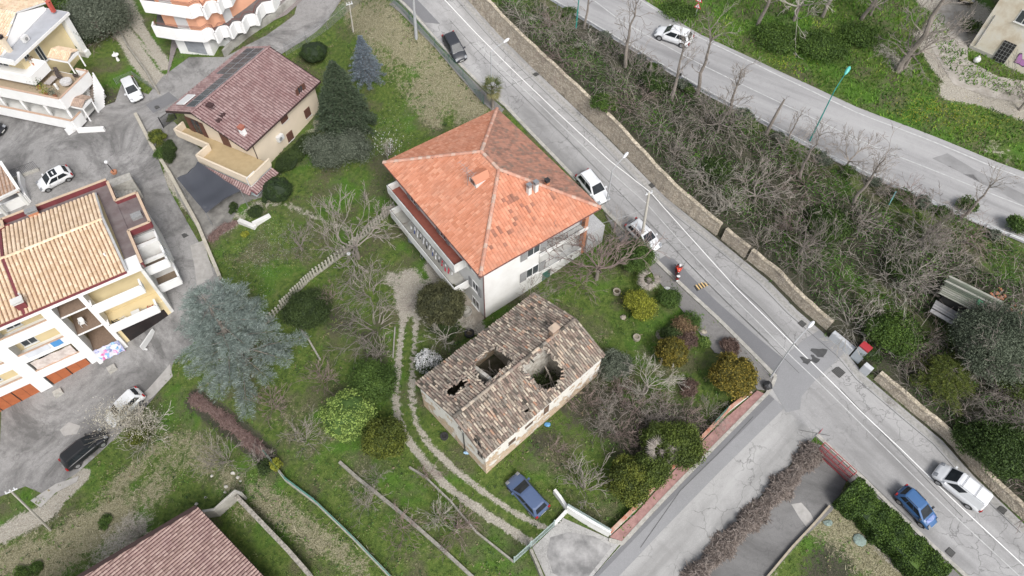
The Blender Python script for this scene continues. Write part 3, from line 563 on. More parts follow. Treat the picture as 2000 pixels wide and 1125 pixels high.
def slabroof(mb, pts, th=.14):
    n = len(pts); p = [np.asarray(q, float) for q in pts]; b = [q-np.array([0, 0, th]) for q in p]
    mb.mesh([*b, *p], [list(range(n))[::-1], list(range(n, 2*n))]+[(i, (i+1) % n, n+(i+1) % n, n+i) for i in range(n)])
def chimney(t, c, w=.5, d=.5, h=1.2, m=None, capm=None, ang=-53, name='chimney'):
    f = Fr(c, ang); mb = MB(); f.box(mb, -w/2, w/2, -d/2, d/2, c[2]-.6, c[2]+h); o = mb.build(name, m or m_white2, t)
    k = MB(); ov = min(.1, w*.12); f.box(k, -w/2-ov*.6, w/2+ov*.6, -d/2-ov*.6, d/2+ov*.6, c[2]+h+.002, c[2]+h+.07)
    for s in (-1, 1): f.box(k, s*w/2-.05*(s > 0), s*w/2+.05*(s < 0), -d/2, d/2, c[2]+h+.072, c[2]+h+.25)
    f.box(k, -w/2-ov, w/2+ov, -d/2-ov, d/2+ov, c[2]+h+.252, c[2]+h+.32); k.build('chimney_cap', capm or m_brick, o); return o
# ================================================================ ORANGE ROOFED HOUSE
ZE = 7.2; o3 = P(748, 318, ZE); f = Fr(o3, -53.3); LA, LB = 16.8, 13.6
t = thing('tall_house', 'tall white three storey house with bright orange hipped tile roof', 'house', (*f.p(8, 7, 0)[:2], -1.1)); house = t
A0, A1, B0, B1, ZB = .75, 16.15, .75, 12.9, -2.0
wl = MB(); LG = 7.0  # loggia starts at b=LG, a>13.2
f.box(wl, A0, 13.0, B0, B1, ZB, ZE-.1); f.box(wl, 13.0, A1, B0, LG, ZB, ZE-.1)
f.box(wl, 13.0, A1, LG, B1, ZB, 1.35); f.box(wl, 13.002, A1+.15, LG+.002, B1, 4.1, 4.35); f.box(wl, 13.001, A1-.02, B1-.25, B1-.003, 1.36, 4.09)
o = wl.build('wall', M('house_render', (.74,.735,.715), (.62,.61,.58), .45, .9, .06), t)
pl = MB(); f.box(pl, A1-.45, A1+.003, B1-.42, B1+.01, -1.5, ZE-.1); pl.build('brick_pillar', m_brick, t)
SPOTS = [(990,375,.7),(1000,387,.9),(1030,400,.8),(1050,396,.8),(1072,381,.9),(1020,421,.9),(1043,426,.6),(968,452,.7),(985,462,.9),(998,470,.7),(1110,384,.4),(960,482,.6),(1008,410,.6),(1085,380,.6),(1095,372,.5),(1005,437,.5)]
rp = MB(); c = lambda a, b, z: f.p(a, b, z)
R0, R1 = c(6.95, 6.95, 10.25), c(9.75, 6.95, 10.25); E = [c(0, 0, ZE), c(LA, 0, ZE), c(LA, LB, ZE), c(0, LB, ZE)]
faces = {'sw': [E[0], E[1], R1, R0], 'se': [E[1], E[2], R1], 'ne': [E[2], E[3], R0, R1], 'nw': [E[3], E[0], R0]}
for k, q in faces.items(): slabroof(rp, q, .16)
ro = rp.build('roof', m_under, t)
for k, mm in (('sw', m_tor), ('nw', m_tor), ('se', m_tor3), ('ne', m_tor2)):
    b = MB()
    if k == 'se':
        def rr(cn):
            r_ = RNG.random(len(cn))*.85+.15
            for px, py, rd_ in SPOTS:
                q = plhit(px, py, faces['se']); dd = cn[:, :2]-q[:2]; lo_, la_ = dd@f.v, dd@f.u; k_ = (np.abs(lo_) < rd_) & (np.abs(la_) < .22) & (RNG.random(len(cn)) < .3); r_[k_] = RNG.random(k_.sum())*.1
            return r_
        tiles(b, faces[k], .31, .4, 'flat', .01, rr=rr)
    else: tiles(b, faces[k], .31, .38, 'flat', .012)
    b.build('tile_covering', mm, ro)
rd = MB()
for a, b in ((R0, R1), (E[0], R0), (E[3], R0), (E[1], R1), (E[2], R1)): ridge(rd, np.array(a)+(0, 0, .05), np.array(b)+(0, 0, .05), .36, .15, .42)
rd.build('ridge_tiles', m_ridge, ro)
gt = MB()
for a, b in ((0, 1), (1, 2), (2, 3), (3, 0)): gt.tube([np.array(E[a])+(0, 0, -.12), np.array(E[b])+(0, 0, -.12)], .075, 6)
gt.tube([f.p(A1+.08, B0-.08, ZE-.15), f.p(A1+.08, B0-.08, -1.2)], .055, 6); gt.build('gutter', m_pipe, t)
# dormer
d0 = plhit(925, 360, faces['sw']); fd = Fr(d0, -53.3); zz = d0[2]
m = MB(); fd.box(m, -.6, .6, -.1, 1.0, zz-.4, zz+.75); dm = m.build('dormer', m_white2, ro)
k = MB(); slabroof(k, [fd.p(-.72, -.2, zz+.73), fd.p(0, -.2, zz+1.0), fd.p(0, 1.6, zz+1.0), fd.p(-.72, 1.3, zz+.73)], .06); slabroof(k, [fd.p(0, -.2, zz+1.0), fd.p(.72, -.2, zz+.73), fd.p(.72, 1.3, zz+.73), fd.p(0, 1.6, zz+1.0)], .06); k.build('dormer_roof', m_tor, dm)
k = MB(); fd.box(k, -.33, .33, -.125, -.101, zz+.15, zz+.62); k.build('dormer_window', m_glass, dm)
for px, py, h in ((1033, 378, .9), (1046, 373, .95)): chimney(t, plhit(px, py, faces['se']), .36, .36, h, m_white2, m_metal)
chimney(t, plhit(1068, 363, faces['ne']), .35, .35, .55, m_brick, m_blackm)
an = MB(); q = fd.p(-.2, -.5, zz); an.tube([q, (q[0], q[1], zz+2.3)], .025, 4)
for zq, l in ((1.6, .9), (2.2, 1.4)):
    an.tube([(q[0]-l*.5, q[1]+l*.5, zz+zq), (q[0]+l*.5, q[1]-l*.5, zz+zq)], .018, 4)
    for k in range(5): x = (k/4-.5)*l; an.tube([(q[0]+x-.2, q[1]-x-.2, zz+zq+.02), (q[0]+x+.2, q[1]-x+.2, zz+zq+.02)], .012, 3)
an.build('tv_antenna', m_metal, ro)
# long balconies on the garden side
for (a0, a1, bo, z, fm_, tp) in ((1.1, 13.3, -.55, 4.45, m_cotto, 'u'), (1.6, 13.6, -.95, 1.55, m_floor, 'l')):
    s = MB(); f.box(s, a0, a1, bo, B0-.003, z-.22, z); bal = s.build('balcony', m_white2, t)
    s = MB(); f.box(s, a0+.12, a1-.12, bo+.12, B0-.004, z+.003, z+.02); s.build('balcony_floor', fm_, bal)
    s = MB(); f.box(s, a0, a1, bo, bo+.12, z+.001, z+.85); f.box(s, a0, a0+.12, bo+.122, B0-.004, z+.001, z+.85); f.box(s, a1-.12, a1, bo+.122, B0-.004, z+.001, z+.85); s.build('parapet', m_white2, bal)
    s = MB(); s.tube([f.p(a0, bo+.06, z+.98), f.p(a1, bo+.06, z+.98)], .02, 5); s.tube([f.p(a0, bo+.06, z+.98), f.p(a0, B0, z+.98)], .02, 5)
    for x in np.arange(a0+.1, a1, 1.2): s.tube([f.p(x, bo+.06, z+.85), f.p(x, bo+.06, z+.98)], .012, 4)
    s.build('handrail', m_blackm, bal)
for a, z in ((2.6, 1.57), (6.2, 1.57), (10.6, 1.57), (4, 4.47), (9.4, 4.47)): window(t, f, a, z, 1.1, 2.1, b=B0, shut=True, sm=m_grey)
for a, z in ((14.7, 4.9), (14.7, 2.0), ): window(t, f, a, z, 1.0, 1.3, b=B0, shut=True, sm=m_grey)
window(t, f, 14.6, -.9, 1.2, 1.3, b=B0)
q = f.p(A1, B0, 0); g = Fr(q, -53.3+90)   # short south-east facade
a_, z_ = frhit(g, 1042, 488); window(t, g, a_, z_-.65, 1.5, 1.3, shut=True, sm=m_grey, n=2)
a2, z2 = frhit(g, 1042, 528); window(t, g, a_, z2-.65, 1.5, 1.35, shut=True, sm=m_grey, n=2)
m = MB(); xL = LG-B0
for z in (1.36, 4.36):
    rl = MB(); railing(rl, g, xL+.05, B1-B0-.45, .05, .05, z+.02, .95, .13); rl.build('railing', m_blackm if z > 2 else m_metal, t)
m = MB(); g.box(m, xL+.01, B1-B0-.02, 3.08, 3.14, 4.36, ZE-.12); m.build('loggia_back_wall', M('dark_red_wood', (.12,.04,.03), (.17,.06,.05), 2), t)
m = MB(); g.box(m, xL+.01, B1-B0-.02, 3.08, 3.14, 1.37, 4.08); m.build('loggia_back_wall', m_white2, t)
m = MB(); g.box(m, xL+.6, xL+1.6, -.04, .0-.003, -1.1, .9); m.build('door', M('green_door', (.04,.11,.09), (.06,.14,.11), 3), t)
m = MB(); g.box(m, B1-B0+.003, B1-B0+2.2, -.2, 2.6, -1.2, 3.2); m.build('side_annex', M('speckled_render', (.5,.5,.5), (.28,.28,.28), 9, .9), t)
# washing under the upper balcony and in the loggia
wc = [(.7,.7,.7),(.7,.7,.7),(.05,.07,.2),(.65,.66,.7),(.7,.7,.7),(.7,.7,.7),(.03,.03,.03),(.7,.7,.72),(.6,.6,.62),(.7,.7,.7),(.03,.03,.03),(.7,.7,.7),(.5,.02,.06),(.7,.7,.7),(.55,.02,.06),(.55,.03,.05)]
L = thing('clothesline', 'line of mostly white washing with red pieces below the upper balcony', 'washing', f.p(9, -.7, 4.1))
m = MB(); m.tube([f.p(5.6, -.62, 4.15), f.p(13.1, -.62, 4.15)], .012, 4); m.tube([f.p(5.6, -.85, 4.1), f.p(13.1, -.85, 4.1)], .012, 4)
for x in (5.6, 9.3, 13.1): m.tube([f.p(x, -.56, 4.22), f.p(x, -.9, 4.1)], .015, 4)
m.build('line', m_metal, L)
for k in range(26):
    m = MB(); x = 5.9+k*.275; b_ = -.62 if k % 2 else -.85; hh = random.uniform(.35, .8); ww = .2; pts = []
    for j in range(5): pts.append([f.p(x+ww*i/3, b_+.04*math.sin(i*2+j), 4.12-hh*j/4) for i in range(4)])
    cc = wc[(k*7) % 12] if k < 19 else wc[12+(k % 4)]; m.mesh([p for r_ in pts for p in r_], [(j*4+i, j*4+i+1, j*4+i+5, j*4+i+4) for j in range(4) for i in range(3)])
    m.build('garment', M('cloth_%d_%d_%d' % tuple(int(v*100) for v in cc), cc, rough=.95), L)
L = thing('hanging_clothes', 'dark clothes hanging in the lower loggia next to the brick pillar', 'washing', g.p(4.9, .4, 3.6)); m = MB(); m.tube([g.p(xL+.1, .4, 3.7), g.p(B1-B0-.5, .4, 3.7)], .012, 4); m.build('line', m_metal, L)
for x in (4.9, 4.65, 4.45): m = MB(); m.mesh([g.p(x-.12+.2*i/2, .4+.08*math.sin(i+j), 3.68-1.1*j/3) for j in range(4) for i in range(3)], [(j*3+i, j*3+i+1, j*3+i+4, j*3+i+3) for j in range(3) for i in range(2)]); m.build('garment', M('black_cloth', (.015,.015,.018)), L)
# ================================================================ RUINED FARMHOUSE
p_nw0, p_nw1 = P(819, 750, 3.1), P(1043, 586, 3.1)
f = Fr(p_nw0, 43.2); # u along the ridge; -v side is the south-east
rz, ez = 4.75, 3.15
c1 = f.loc(P(901, 803, rz)); c2 = f.loc(P(1121, 624, rz)); c3 = f.loc(P(968, 878, ez+.2)); c4 = f.loc(P(1176, 680, ez+.1)); c5 = f.loc(p_nw1)
LR = (c5[0]+c2[0]+c4[0])/3; bR = (c1[1]+c2[1])/2; bS = (c3[1]+c4[1])/2; XA = (c1[0]+c3[0])/2
t = thing('ruined_farmhouse', 'roofless in places old stone farmhouse with broken clay tile roof', 'ruin', (*f.p(LR/2, bR, 0)[:2], -1.1)); ruin = t
holes = [[(864,767),(903,735),(918,749),(888,777)], [(926,714),(932,700),(965,677),(986,690),(1004,705),(990,718),(974,734),(951,753),(936,745),(928,732)], [(1013,719),(1063,680),(1102,721),(1102,736),(1085,754),(1071,765),(1061,762),(1029,735)], [(1020,800),(1030,793),(1036,803),(1026,809)]]
NW = [f.p(-.25, .25, ez), f.p(LR+.2, .25, ez), f.p(LR+.2, bR, rz), f.p(-.25, bR, rz)]
SE = [f.p(-.25, bR, rz+.02), f.p(LR+.2, bR, rz+.02), f.p(LR+.2, bS-.3, ez+.12), f.p(-.25, bS-.3, ez+.12)]
HW = [[plhit(*q, NW if i < 2 else SE)[:2] for q in h] for i, h in enumerate(holes)]
def rag(cen):
    k = np.zeros(len(cen), bool)
    for h in HW:
        k |= inpoly(cen[:, :2], h)
    return k
def rag2(cen):
    j = cen[:, :2]+RNG.normal(0, .07, (len(cen), 2)); k = np.zeros(len(cen), bool)
    for h in HW: k |= inpoly(j, h)
    return k
ub = MB(); cs = .22
for q in (NW, SE):
    p = [np.array(x) for x in q]; na = int(np.linalg.norm(p[1]-p[0])/cs); nb = int(np.linalg.norm(p[3]-p[0])/cs)
    for i in range(na):
        for j in range(nb):
            def at_(x, y): return p[0]+(p[1]-p[0])*x/na+(p[3]-p[0])*y/nb
            cc = at_(i+.5, j+.5)
            if rag(cc[None])[0]: continue
            A = [at_(i, j), at_(i+1, j), at_(i+1, j+1), at_(i, j+1)]; ub.hexa([x-np.array([0, 0, .1]) for x in A]+A, .5)
ro = ub.build('roof', m_undo, t)
def patchy(cen): 
    s = np.sin(cen[:, 0]*1.7+2)*np.sin(cen[:, 1]*1.3)*.5+.5; r_ = RNG.random(len(cen)); return np.clip(r_*.8+.25*s*RNG.random(len(cen)), 0, 1)
for q in (NW, SE): b = MB(); tiles(b, q, .235, .40, 'coppo', .075, skip=rag2, lift=.05, rr=lambda cn: RNG.random(len(cn)), drop=.015); b.build('tile_covering', m_told, ro)
b = MB()   # loose second layer, raised patch and debris
tiles(b, [f.p(-.2, bR-.05, rz+.1), f.p(LR*.46, bR-.05, rz+.1), f.p(LR*.46, bS-.25, ez+.24), f.p(-.2, bS-.25, ez+.24)], .24, .42, 'coppo', .08, skip=rag2, lift=.06, drop=.5); b.build('loose_tiles', m_told, ro)
rd = MB(); ridge(rd, f.p(-.2, bR, rz+.04), f.p(LR, bR, rz+.04), .3, .13, .42, .06); rd.build('ridge_tiles', m_told, ro)
b = MB()
for h in HW:
    for i in range(len(h)):
        a_, c_ = np.array(h[i]), np.array(h[(i+1) % len(h)]); k = int(np.linalg.norm(c_-a_)/.22)
        for j in range(k):
            q = a_+(c_-a_)*(j+random.random())/k+RNG.normal(0, .1, 2); l, bb = f.loc(q); zz = (ez+(bb-.25)/(bR-.25)*(rz-ez)) if bb < bR else 0
            zz = ez+(abs(bb-.25)/abs(bR-.25))*(rz-ez) if (bb-bR)*(.25-bR) > 0 else ez+.12+(abs(bb-bS+.3)/abs(bR-bS+.3))*(rz-ez-.12)
            ga = random.uniform(0, 6.28); d = np.array([math.cos(ga), math.sin(ga), random.uniform(-.3, .3)])*.2; s_ = .09
            n_ = np.array([-d[1], d[0], 0])/.2*s_; P0 = np.array([q[0], q[1], zz+.1]); b.mesh([P0-d-n_, P0-d+n_, P0-d+(0, 0, .07), P0+d-n_, P0+d+n_, P0+d+(0, 0, .07)], [(0, 2, 5, 3), (2, 1, 4, 5), (0, 1, 2), (3, 5, 4)])
b.build('broken_tiles', m_told, ro)
# walls
mr = bpy.data.materials.new('peeling_plaster_over_brick'); n, bs = nodes(mr); p = pos(n); bs.inputs['Roughness'].default_value = .95
se = n.nodes.new('ShaderNodeSeparateXYZ'); n.links.new(p, se.inputs[0]); nz = noise(n, p, .9, 6, .65); nf = noise(n, p, 7, 4)
hv = math_(n, 'ADD', math_(n, 'MULTIPLY', math_(n, 'SUBTRACT', nz, .5), 13.0), se.outputs[2]); pk = ramp(n, [(.30, (0,0,0)), (.34, (1,1,1))], math_(n, 'DIVIDE', math_(n, 'ADD', hv, 1.2), 6.0))
br = n.nodes.new('ShaderNodeTexVoronoi'); br.inputs['Scale'].default_value = 4.5; mp = n.nodes.new('ShaderNodeMapping'); mp.inputs['Scale'].default_value = (1, 1, 2.4); n.links.new(p, mp.inputs[0]); n.links.new(mp.outputs[0], br.inputs['Vector'])
s2 = n.nodes.new('ShaderNodeSeparateColor'); n.links.new(br.outputs['Color'], s2.inputs[0]); bc = ramp(n, [(0, (.36,.27,.19)), (.4, (.58,.48,.35)), (.7, (.50,.32,.20)), (1, (.64,.57,.46))], s2.outputs[1])
pc = ramp(n, [(.3, (.76,.74,.70)), (.6, (.68,.65,.59)), (.8, (.42,.38,.32))], mix(n, nz, nf, .4)); cc = mix(n, bc, pc, pk); n.links.new(cc, bs.inputs['Base Color']); bump(n, bs, mix(n, br.outputs['Distance'], pk, .6), .7, .1)
m_in = M('flaking_inner_plaster', (.66,.64,.58), (.30,.26,.21), 2.2, .95, .2)
wb = MB(); th = .45
def rwall(a0, b0, a1, b1, ztop0, ztop1, mb=wb, th=.45, rough_=0.0, zb=-2.2):
    A = np.array([a0, b0], float); B = np.array([a1, b1], float); L = np.linalg.norm(B-A); k = max(1, int(L/.5)); nrm = np.array([-(B-A)[1], (B-A)[0]])/L*th/2
    for i in range(k):
        x, y = A+(B-A)*i/k, A+(B-A)*(i+1)/k; za = ztop0+(ztop1-ztop0)*(i+.5)/k-random.random()*rough_; zc, zd = ztop0+(ztop1-ztop0)*i/k, ztop0+(ztop1-ztop0)*(i+1)/k
        if rough_: zc = zd = za
        q = [x-nrm, y-nrm, y+nrm, x+nrm]; mb.hexa([f.p(*v, zb) for v in q]+[f.p(*q[0], zc), f.p(*q[1], zd), f.p(*q[2], zd), f.p(*q[3], zc)])
hw = th/2
rwall(0, 0-hw, LR, 0-hw, ez-.15, ez-.15); rwall(0, bS+hw-.1, LR, bS+hw-.1, ez-.02, ez-.02)
rwall(hw, -th, hw, bR, ez-.12, rz-.13); rwall(hw, bR, hw, bS+th-.1, rz-.13, ez-.0); rwall(LR-hw, -th, LR-hw, bR, ez-.12, rz-.13); rwall(LR-hw, bR, LR-hw, bS+th-.1, rz-.13, ez-.0)
wb.build('wall', mr, t)
ib = MB(); 
rwall(LR*.33, -th, LR*.33, bR, ez-.3, rz-.3, ib, .3); rwall(LR*.60, -th, LR*.60, bR, ez-.3, rz-.3, ib, .3); rwall(LR*.52, bR, LR*.52, bS+th, rz-.35, ez-.2, ib, .3)
rwall(LR*.80, bR, LR*.80, bS+th, rz-.35, ez-.2, ib, .3); rwall(th, bR+.1, LR-th, bR+.1, rz-.5, rz-.5, ib, .3, .3); ib.build('inner_wall', m_in, t)
fl = MB(); f.box(fl, .1, LR-.1, bS+.1, -.1, -2.3, -.6); fl.build('floor', M('rubble_floor', (.05,.06,.03), (.16,.14,.11), 1.5, .95, .5), t)
bm_ = MB()
for k in range(44):
    a_ = f.loc(np.mean(HW[1 if k % 3 else 2], 0)); q = f.p(a_[0]+random.uniform(-1.1, 1.1), a_[1]+random.uniform(-1.0, 1.0), random.uniform(-.2, 1.6)); an_ = random.uniform(0, 3.1); l = random.uniform(.7, 1.7)
    d = np.array([math.cos(an_)*l, math.sin(an_)*l, random.uniform(-.2, 1.2)]); bm_.tube([np.array(q)-d, np.array(q)+d], random.uniform(.04, .08), 4)
bm_.build('fallen_beam', M('weathered_wood', (.40,.36,.31), (.20,.17,.14), 3), t, )
lf = MB(); ctr = [np.mean(HW[2], 0), np.mean(HW[1], 0)+np.array([.6, .6])]
for cc, nn, r_ in ((ctr[0], 5200, 1.6), (ctr[1], 1500, .6)):
    pc_ = np.stack([cc[0]+RNG.normal(0, r_*.6, nn), cc[1]+RNG.normal(0, r_*.6, nn), RNG.uniform(-.6, 1.1, nn)], 1); d1 = RNG.normal(0, 1, (nn, 3)); d1 /= np.linalg.norm(d1, axis=1)[:, None]; d2 = np.cross(d1, RNG.normal(0, 1, (nn, 3))); d2 /= np.linalg.norm(d2, axis=1)[:, None]
    la, lbb = (pc_[:, :2]-f.o)@f.u, (pc_[:, :2]-f.o)@f.v; ok = (la > .6) & (la < LR-.6) & (lbb < -.6) & (lbb > bS+.6); pc_, d1, d2 = pc_[ok], d1[ok], d2[ok]
    lf.quads(np.stack([pc_-d1*.1, pc_-d2*.06, pc_+d1*.1, pc_+d2*.06], 1))
lf.build('inner_weeds', leafm('weed_leaf', (.03,.05,.015), (.06,.09,.025), (.10,.13,.05)), t)
chimney(t, plhit(1081, 652, [f.p(0, bR, rz), f.p(LR, bR, rz), f.p(LR, 0, ez)]), .7, .5, .7, M('crumbling_brick', (.36,.27,.2), (.24,.15,.1), 5), m_told, 43)
g = Fr(f.p(LR, bS-.02 if False else bS-.1, 0), 43.2)
gf = Fr(f.p(0, 0, 0), 43.2-90)   # gable end facing the track, outside is -v
for px, py, ww, hh in ((933, 866, .75, 1.1), (938, 888, .6, .7), (898, 836, .3, .35)):
    a_, z_ = frhit(gf, px, py); m = MB(); gf.box(m, a_-ww/2, a_+ww/2, -.025, .02, z_-hh/2, z_+hh/2); wo = m.build('window', m_dark, t)
    m = MB(); gf.box(m, a_-ww/2-.09, a_+ww/2+.09, -.06, -.0, z_-hh/2-.1, z_-hh/2-.003); gf.box(m, a_-.03, a_+.03, -.05, -.026, z_-hh/2, z_+hh/2); m.build('frame', M('weathered_wood', (.3,.27,.23)), wo)
gs_ = Fr(f.p(LR, bS-.1, 0), 43.2+180) if False else Fr(f.p(0, bS-.1, 0), 43.2)
for px, py, ww, hh in ((1000, 862, .8, .7), (992, 900, .7, 1.6), (1033, 830, .9, .5), (1067, 800, .6, 1.3)):
    a_, z_ = frhit(gs_, px, py); m = MB(); gs_.box(m, a_-ww/2, a_+ww/2, -.025, .02, z_-hh/2, z_+hh/2); m.build('window', M('blocked_opening', (.20,.12,.08), (.06,.05,.04), 3), t)
pp = MB(); q = gf.p(frhit(gf, 899, 790)[0], -.08, 0); pp.tube([(q[0], q[1], 3.0), (q[0], q[1], -1)], .05, 5); pp.build('downpipe', m_blackm, t)
# ================================================================ BROWN ROOFED CREAM HOUSE
ze = 3.6; rf = P(482, 293, ze); U = -27.0; g0 = Fr(rf, U); Wd, Ln = 11.0, 12.8
f = Fr(g0.p(-Wd, 0, 0), U); aR = 4.4; zr, zl = 5.95, 4.35
t = thing('gabled_house', 'cream two storey house with brown tiled roof carrying solar panels', 'house', (*f.p(5, 6, 0)[:2], -1.2))
RS = [f.p(Wd, 0, ze), f.p(Wd, Ln, ze), f.p(aR, Ln, zr), f.p(aR, 0, zr)]; LS = [f.p(0, Ln, zl), f.p(0, 0, zl), f.p(aR, 0, zr), f.p(aR, Ln, zr)]
rb = MB(); slabroof(rb, RS, .2); slabroof(rb, LS, .2); ro = rb.build('roof', m_undb, t)
for q in (RS, LS): b = MB(); tiles(b, q, .34, .36, 'coppo', .004, lift=.03); b.build('tile_covering', m_tbr, ro)
b = MB(); ridge(b, f.p(aR, -.05, zr+.05), f.p(aR, Ln+.05, zr+.05), .3, .12); b.build('ridge_tiles', m_tbr, ro)
b = MB(); b.tube([f.p(Wd+.05, 0, ze-.08), f.p(Wd+.05, Ln, ze-.08)], .07, 6); b.tube([f.p(-.05, 0, zl-.08), f.p(-.05, Ln, zl-.08)], .07, 6); b.tube([f.p(Wd-.6, 1.3, ze-.2), f.p(Wd-.6, 1.3, -1.5)], .05, 5)
for q in ((f.p(Wd, -.03, ze), f.p(aR, -.03, zr)), (f.p(0, -.03, zl), f.p(aR, -.03, zr)), (f.p(Wd, Ln+.03, ze), f.p(aR, Ln+.03, zr)), (f.p(0, Ln+.03, zl), f.p(aR, Ln+.03, zr))): b.beam(np.array(q[0])-(0, 0, .18), np.array(q[1])-(0, 0, .18), .08, .26)
b.build('gutter', M('dark_brown_trim', (.04,.022,.02)), t)
a0, a1, b0, b1 = .8, Wd-.55, 1.35, Ln-.6; wl = MB(); s = lambda a: (zl+(zr-zl)*a/aR if a < aR else zr+(ze-zr)*(a-aR)/(Wd-aR))-.22
prof = [(a0, -3), (a1, -3), (a1, s(a1)), (aR, s(aR)), (a0, s(a0))]; wl.mesh([f.p(a, b0, z) for a, z in prof]+[f.p(a, b1, z) for a, z in prof], [(0,1,2,3,4), (9,8,7,6,5)]+[(i, (i+1) % 5, 5+(i+1) % 5, 5+i) for i in range(5)]); wl.build('wall', m_cream, t)
gr = Fr(f.p(a1, 0, 0), U+90)
for px, py, hh in ((587, 178, 1.35), (553, 228, 1.35), (600, 220, 1.15), (566, 266, 1.15)):
    a_, z_ = frhit(gr, px, py); window(t, gr, a_, z_-hh/2, 1.1 if hh > 1.2 else .95, hh, fm=m_wood, closed=True) if px != 587 else window(t, gr, a_, z_-hh/2, .8, hh, fm=m_wood, shut=True, sm=m_wood)
a_, z_ = frhit(gr, 544, 268); m = MB(); gr.box(m, a_-.45, a_+.45, -.42, -.02, z_-.3, z_+.35); ac = m.build('air_conditioner', m_frame, t); m = MB(); m.tube([gr.p(a_-.1, -.43, z_), gr.p(a_-.1, -.45, z_)], .24, 10); m.build('fan', m_grey, ac)
bz = .15 # upper terrace
def balc(t, f, poly, z, h=.95, fm=m_floor, wm=m_cream, th=.15, slab=.25, cop=None):
    """terrace with solid parapet; poly = (a,b) outline, the last side open to the wall"""
    s = MB(); s.prism([f.p(*q, 0)[:2] for q in poly], z-slab, z); o = s.build('terrace', wm, t)
    c_ = np.mean(poly, 0); s = MB(); s.prism([f.p(*(np.array(q)*.985+c_*.015), 0)[:2] for q in poly], z+.003, z+.02); s.build('terrace_floor', fm, o)
    s = MB(); k = MB()
    for i in range(len(poly)-1):
        A = np.array(f.p(*poly[i], z+.001)); B = np.array(f.p(*poly[i+1], z+.001)); s.beam(A, B, th, h); k.beam(A+(0, 0, h+.001), B+(0, 0, h+.001), th+.05, .045)
    s.build('parapet', wm, o); k.build('coping', cop or wm, o); return o
zt = .9
pts = [(-.3, 1.3), (-.3, -.2), (4.6, -.2), (4.6, -2.0), (10.4, -2.0), (10.4, 1.3)]
q1 = f.loc(P(341, 250, zt+.95)); q2 = f.loc(P(405, 282, zt+.95)); q3 = f.loc(P(385, 300, zt+.95)); q4 = f.loc(P(482, 350, zt+.95)); q5 = f.loc(P(503, 317, zt+.95))
pts = [(q1[0], 1.34), (q1[0], q1[1]*.5+q2[1]*.5), (q3[0], q1[1]*.5+q2[1]*.5), (q3[0], q4[1]*.5+q3[1]*.5), (q4[0], q4[1]*.5+q3[1]*.5), (q4[0], 1.34)]
balc(t, f, pts, zt, .85, m_flocre)
fw = Fr(f.p(0, b0, 0), U)
for px, py, ww in ((392, 262, 1.3), (447, 288, 1.1)): a_, z_ = frhit(fw, px, py); window(t, fw, a_, zt+.02, ww, 2.1, fm=m_wood, shut=(px == 392), sm=m_wood, closed=(px != 392))
# lower pent roof, ground floor front with window
yb = pts[3][1]; lw = MB(); f.box(lw, pts[2][0]+.4, pts[4][0]-.15, yb+.2, 1.33, -3, zt-.26); lw.build('front_wall', M('pale_blue_render', (.55,.62,.64), (.5,.56,.58), .6), t)
PR = [f.p(pts[2][0]+.1, yb-.9, zt-.75), f.p(pts[4][0]+.3, yb-.9, zt-.75), f.p(pts[4][0]+.3, yb-.12, zt-.3), f.p(pts[2][0]+.1, yb-.12, zt-.3)]; b = MB(); slabroof(b, PR, .08); lo = b.build('pent_roof', m_undb, t); b = MB(); tiles(b, PR, .3, .3, 'coppo', .005, lift=.03); b.build('tile_covering', m_tbr, lo)
PR = [f.p(pts[4][0]+.9, yb-.5, zt-.75), f.p(pts[4][0]+.9, 1.2, zt-.75), f.p(pts[4][0]+.12, 1.2, zt-.3), f.p(pts[4][0]+.12, yb-.5, zt-.3)]; b = MB(); slabroof(b, PR, .08); lo = b.build('pent_roof', m_undb, t); b = MB(); tiles(b, PR, .3, .3, 'coppo', .005, lift=.03); b.build('tile_covering', m_tbr, lo)
gw = Fr(f.p(pts[4][0]-.15, 0, 0), U+90); a_, z_ = frhit(gw, 492, 350); window(t, gw, a_, z_-.6, 1.3, 1.3)
# roof equipment
nl = np.cross(np.array(LS[1])-LS[0], np.array(LS[2])-LS[0]); nl /= np.linalg.norm(nl); nl *= np.sign(nl[2]); up = np.array(LS[2])-LS[1]; upn = up/np.linalg.norm(up); al = np.array([f.v[0], f.v[1], 0])
def panel(b_, off, wd=1.0, ln=1.55, name='solar_panel'):
    c_ = np.array(f.p(0, b_, zl))+upn*(np.linalg.norm(up)-off-ln/2)+nl*.22; m = MB(); h = [c_-al*wd/2-upn*ln/2, c_+al*wd/2-upn*ln/2, c_+al*wd/2+upn*ln/2, c_-al*wd/2+upn*ln/2]
    m.hexa([x-nl*.06 for x in h]+h); o = m.build(name, m_metal, t)
    m = MB()
    for j in range(2):
        y0, y1 = -.46+j*.47, -.01+j*.47; h2 = [c_-al*wd*.45+upn*ln*y0, c_+al*wd*.45+upn*ln*y0, c_+al*wd*.45+upn*ln*y1, c_-al*wd*.45+upn*ln*y1]; m.hexa([x+nl*.002 for x in h2]+[x+nl*.012 for x in h2])
    m.build('cells', M('dark_solar_cells', (.03,.033,.04), (.055,.06,.07), 5, .25), o)
for k in range(11): panel(1.3+k*1.04, .15)
for k in range(5): panel(1.3+(k+6)*1.04, 1.78)
m = MB(); c_ = np.array(f.p(1.6, 1.9, zl+(zr-zl)*1.6/aR))+nl*.3; h = [c_+al*x+upn*y for x, y in ((-.9, -.7), (.9, -.7), (.9, .7), (-.9, .7))]; m.hexa([x-nl*.1 for x in h]+h); m.build('solar_water_heater', m_frame, t)
chimney(t, plhit(476, 262, RS), .5, .5, .8, m_white, M('terracotta_cap', (.36,.13,.09)), U)
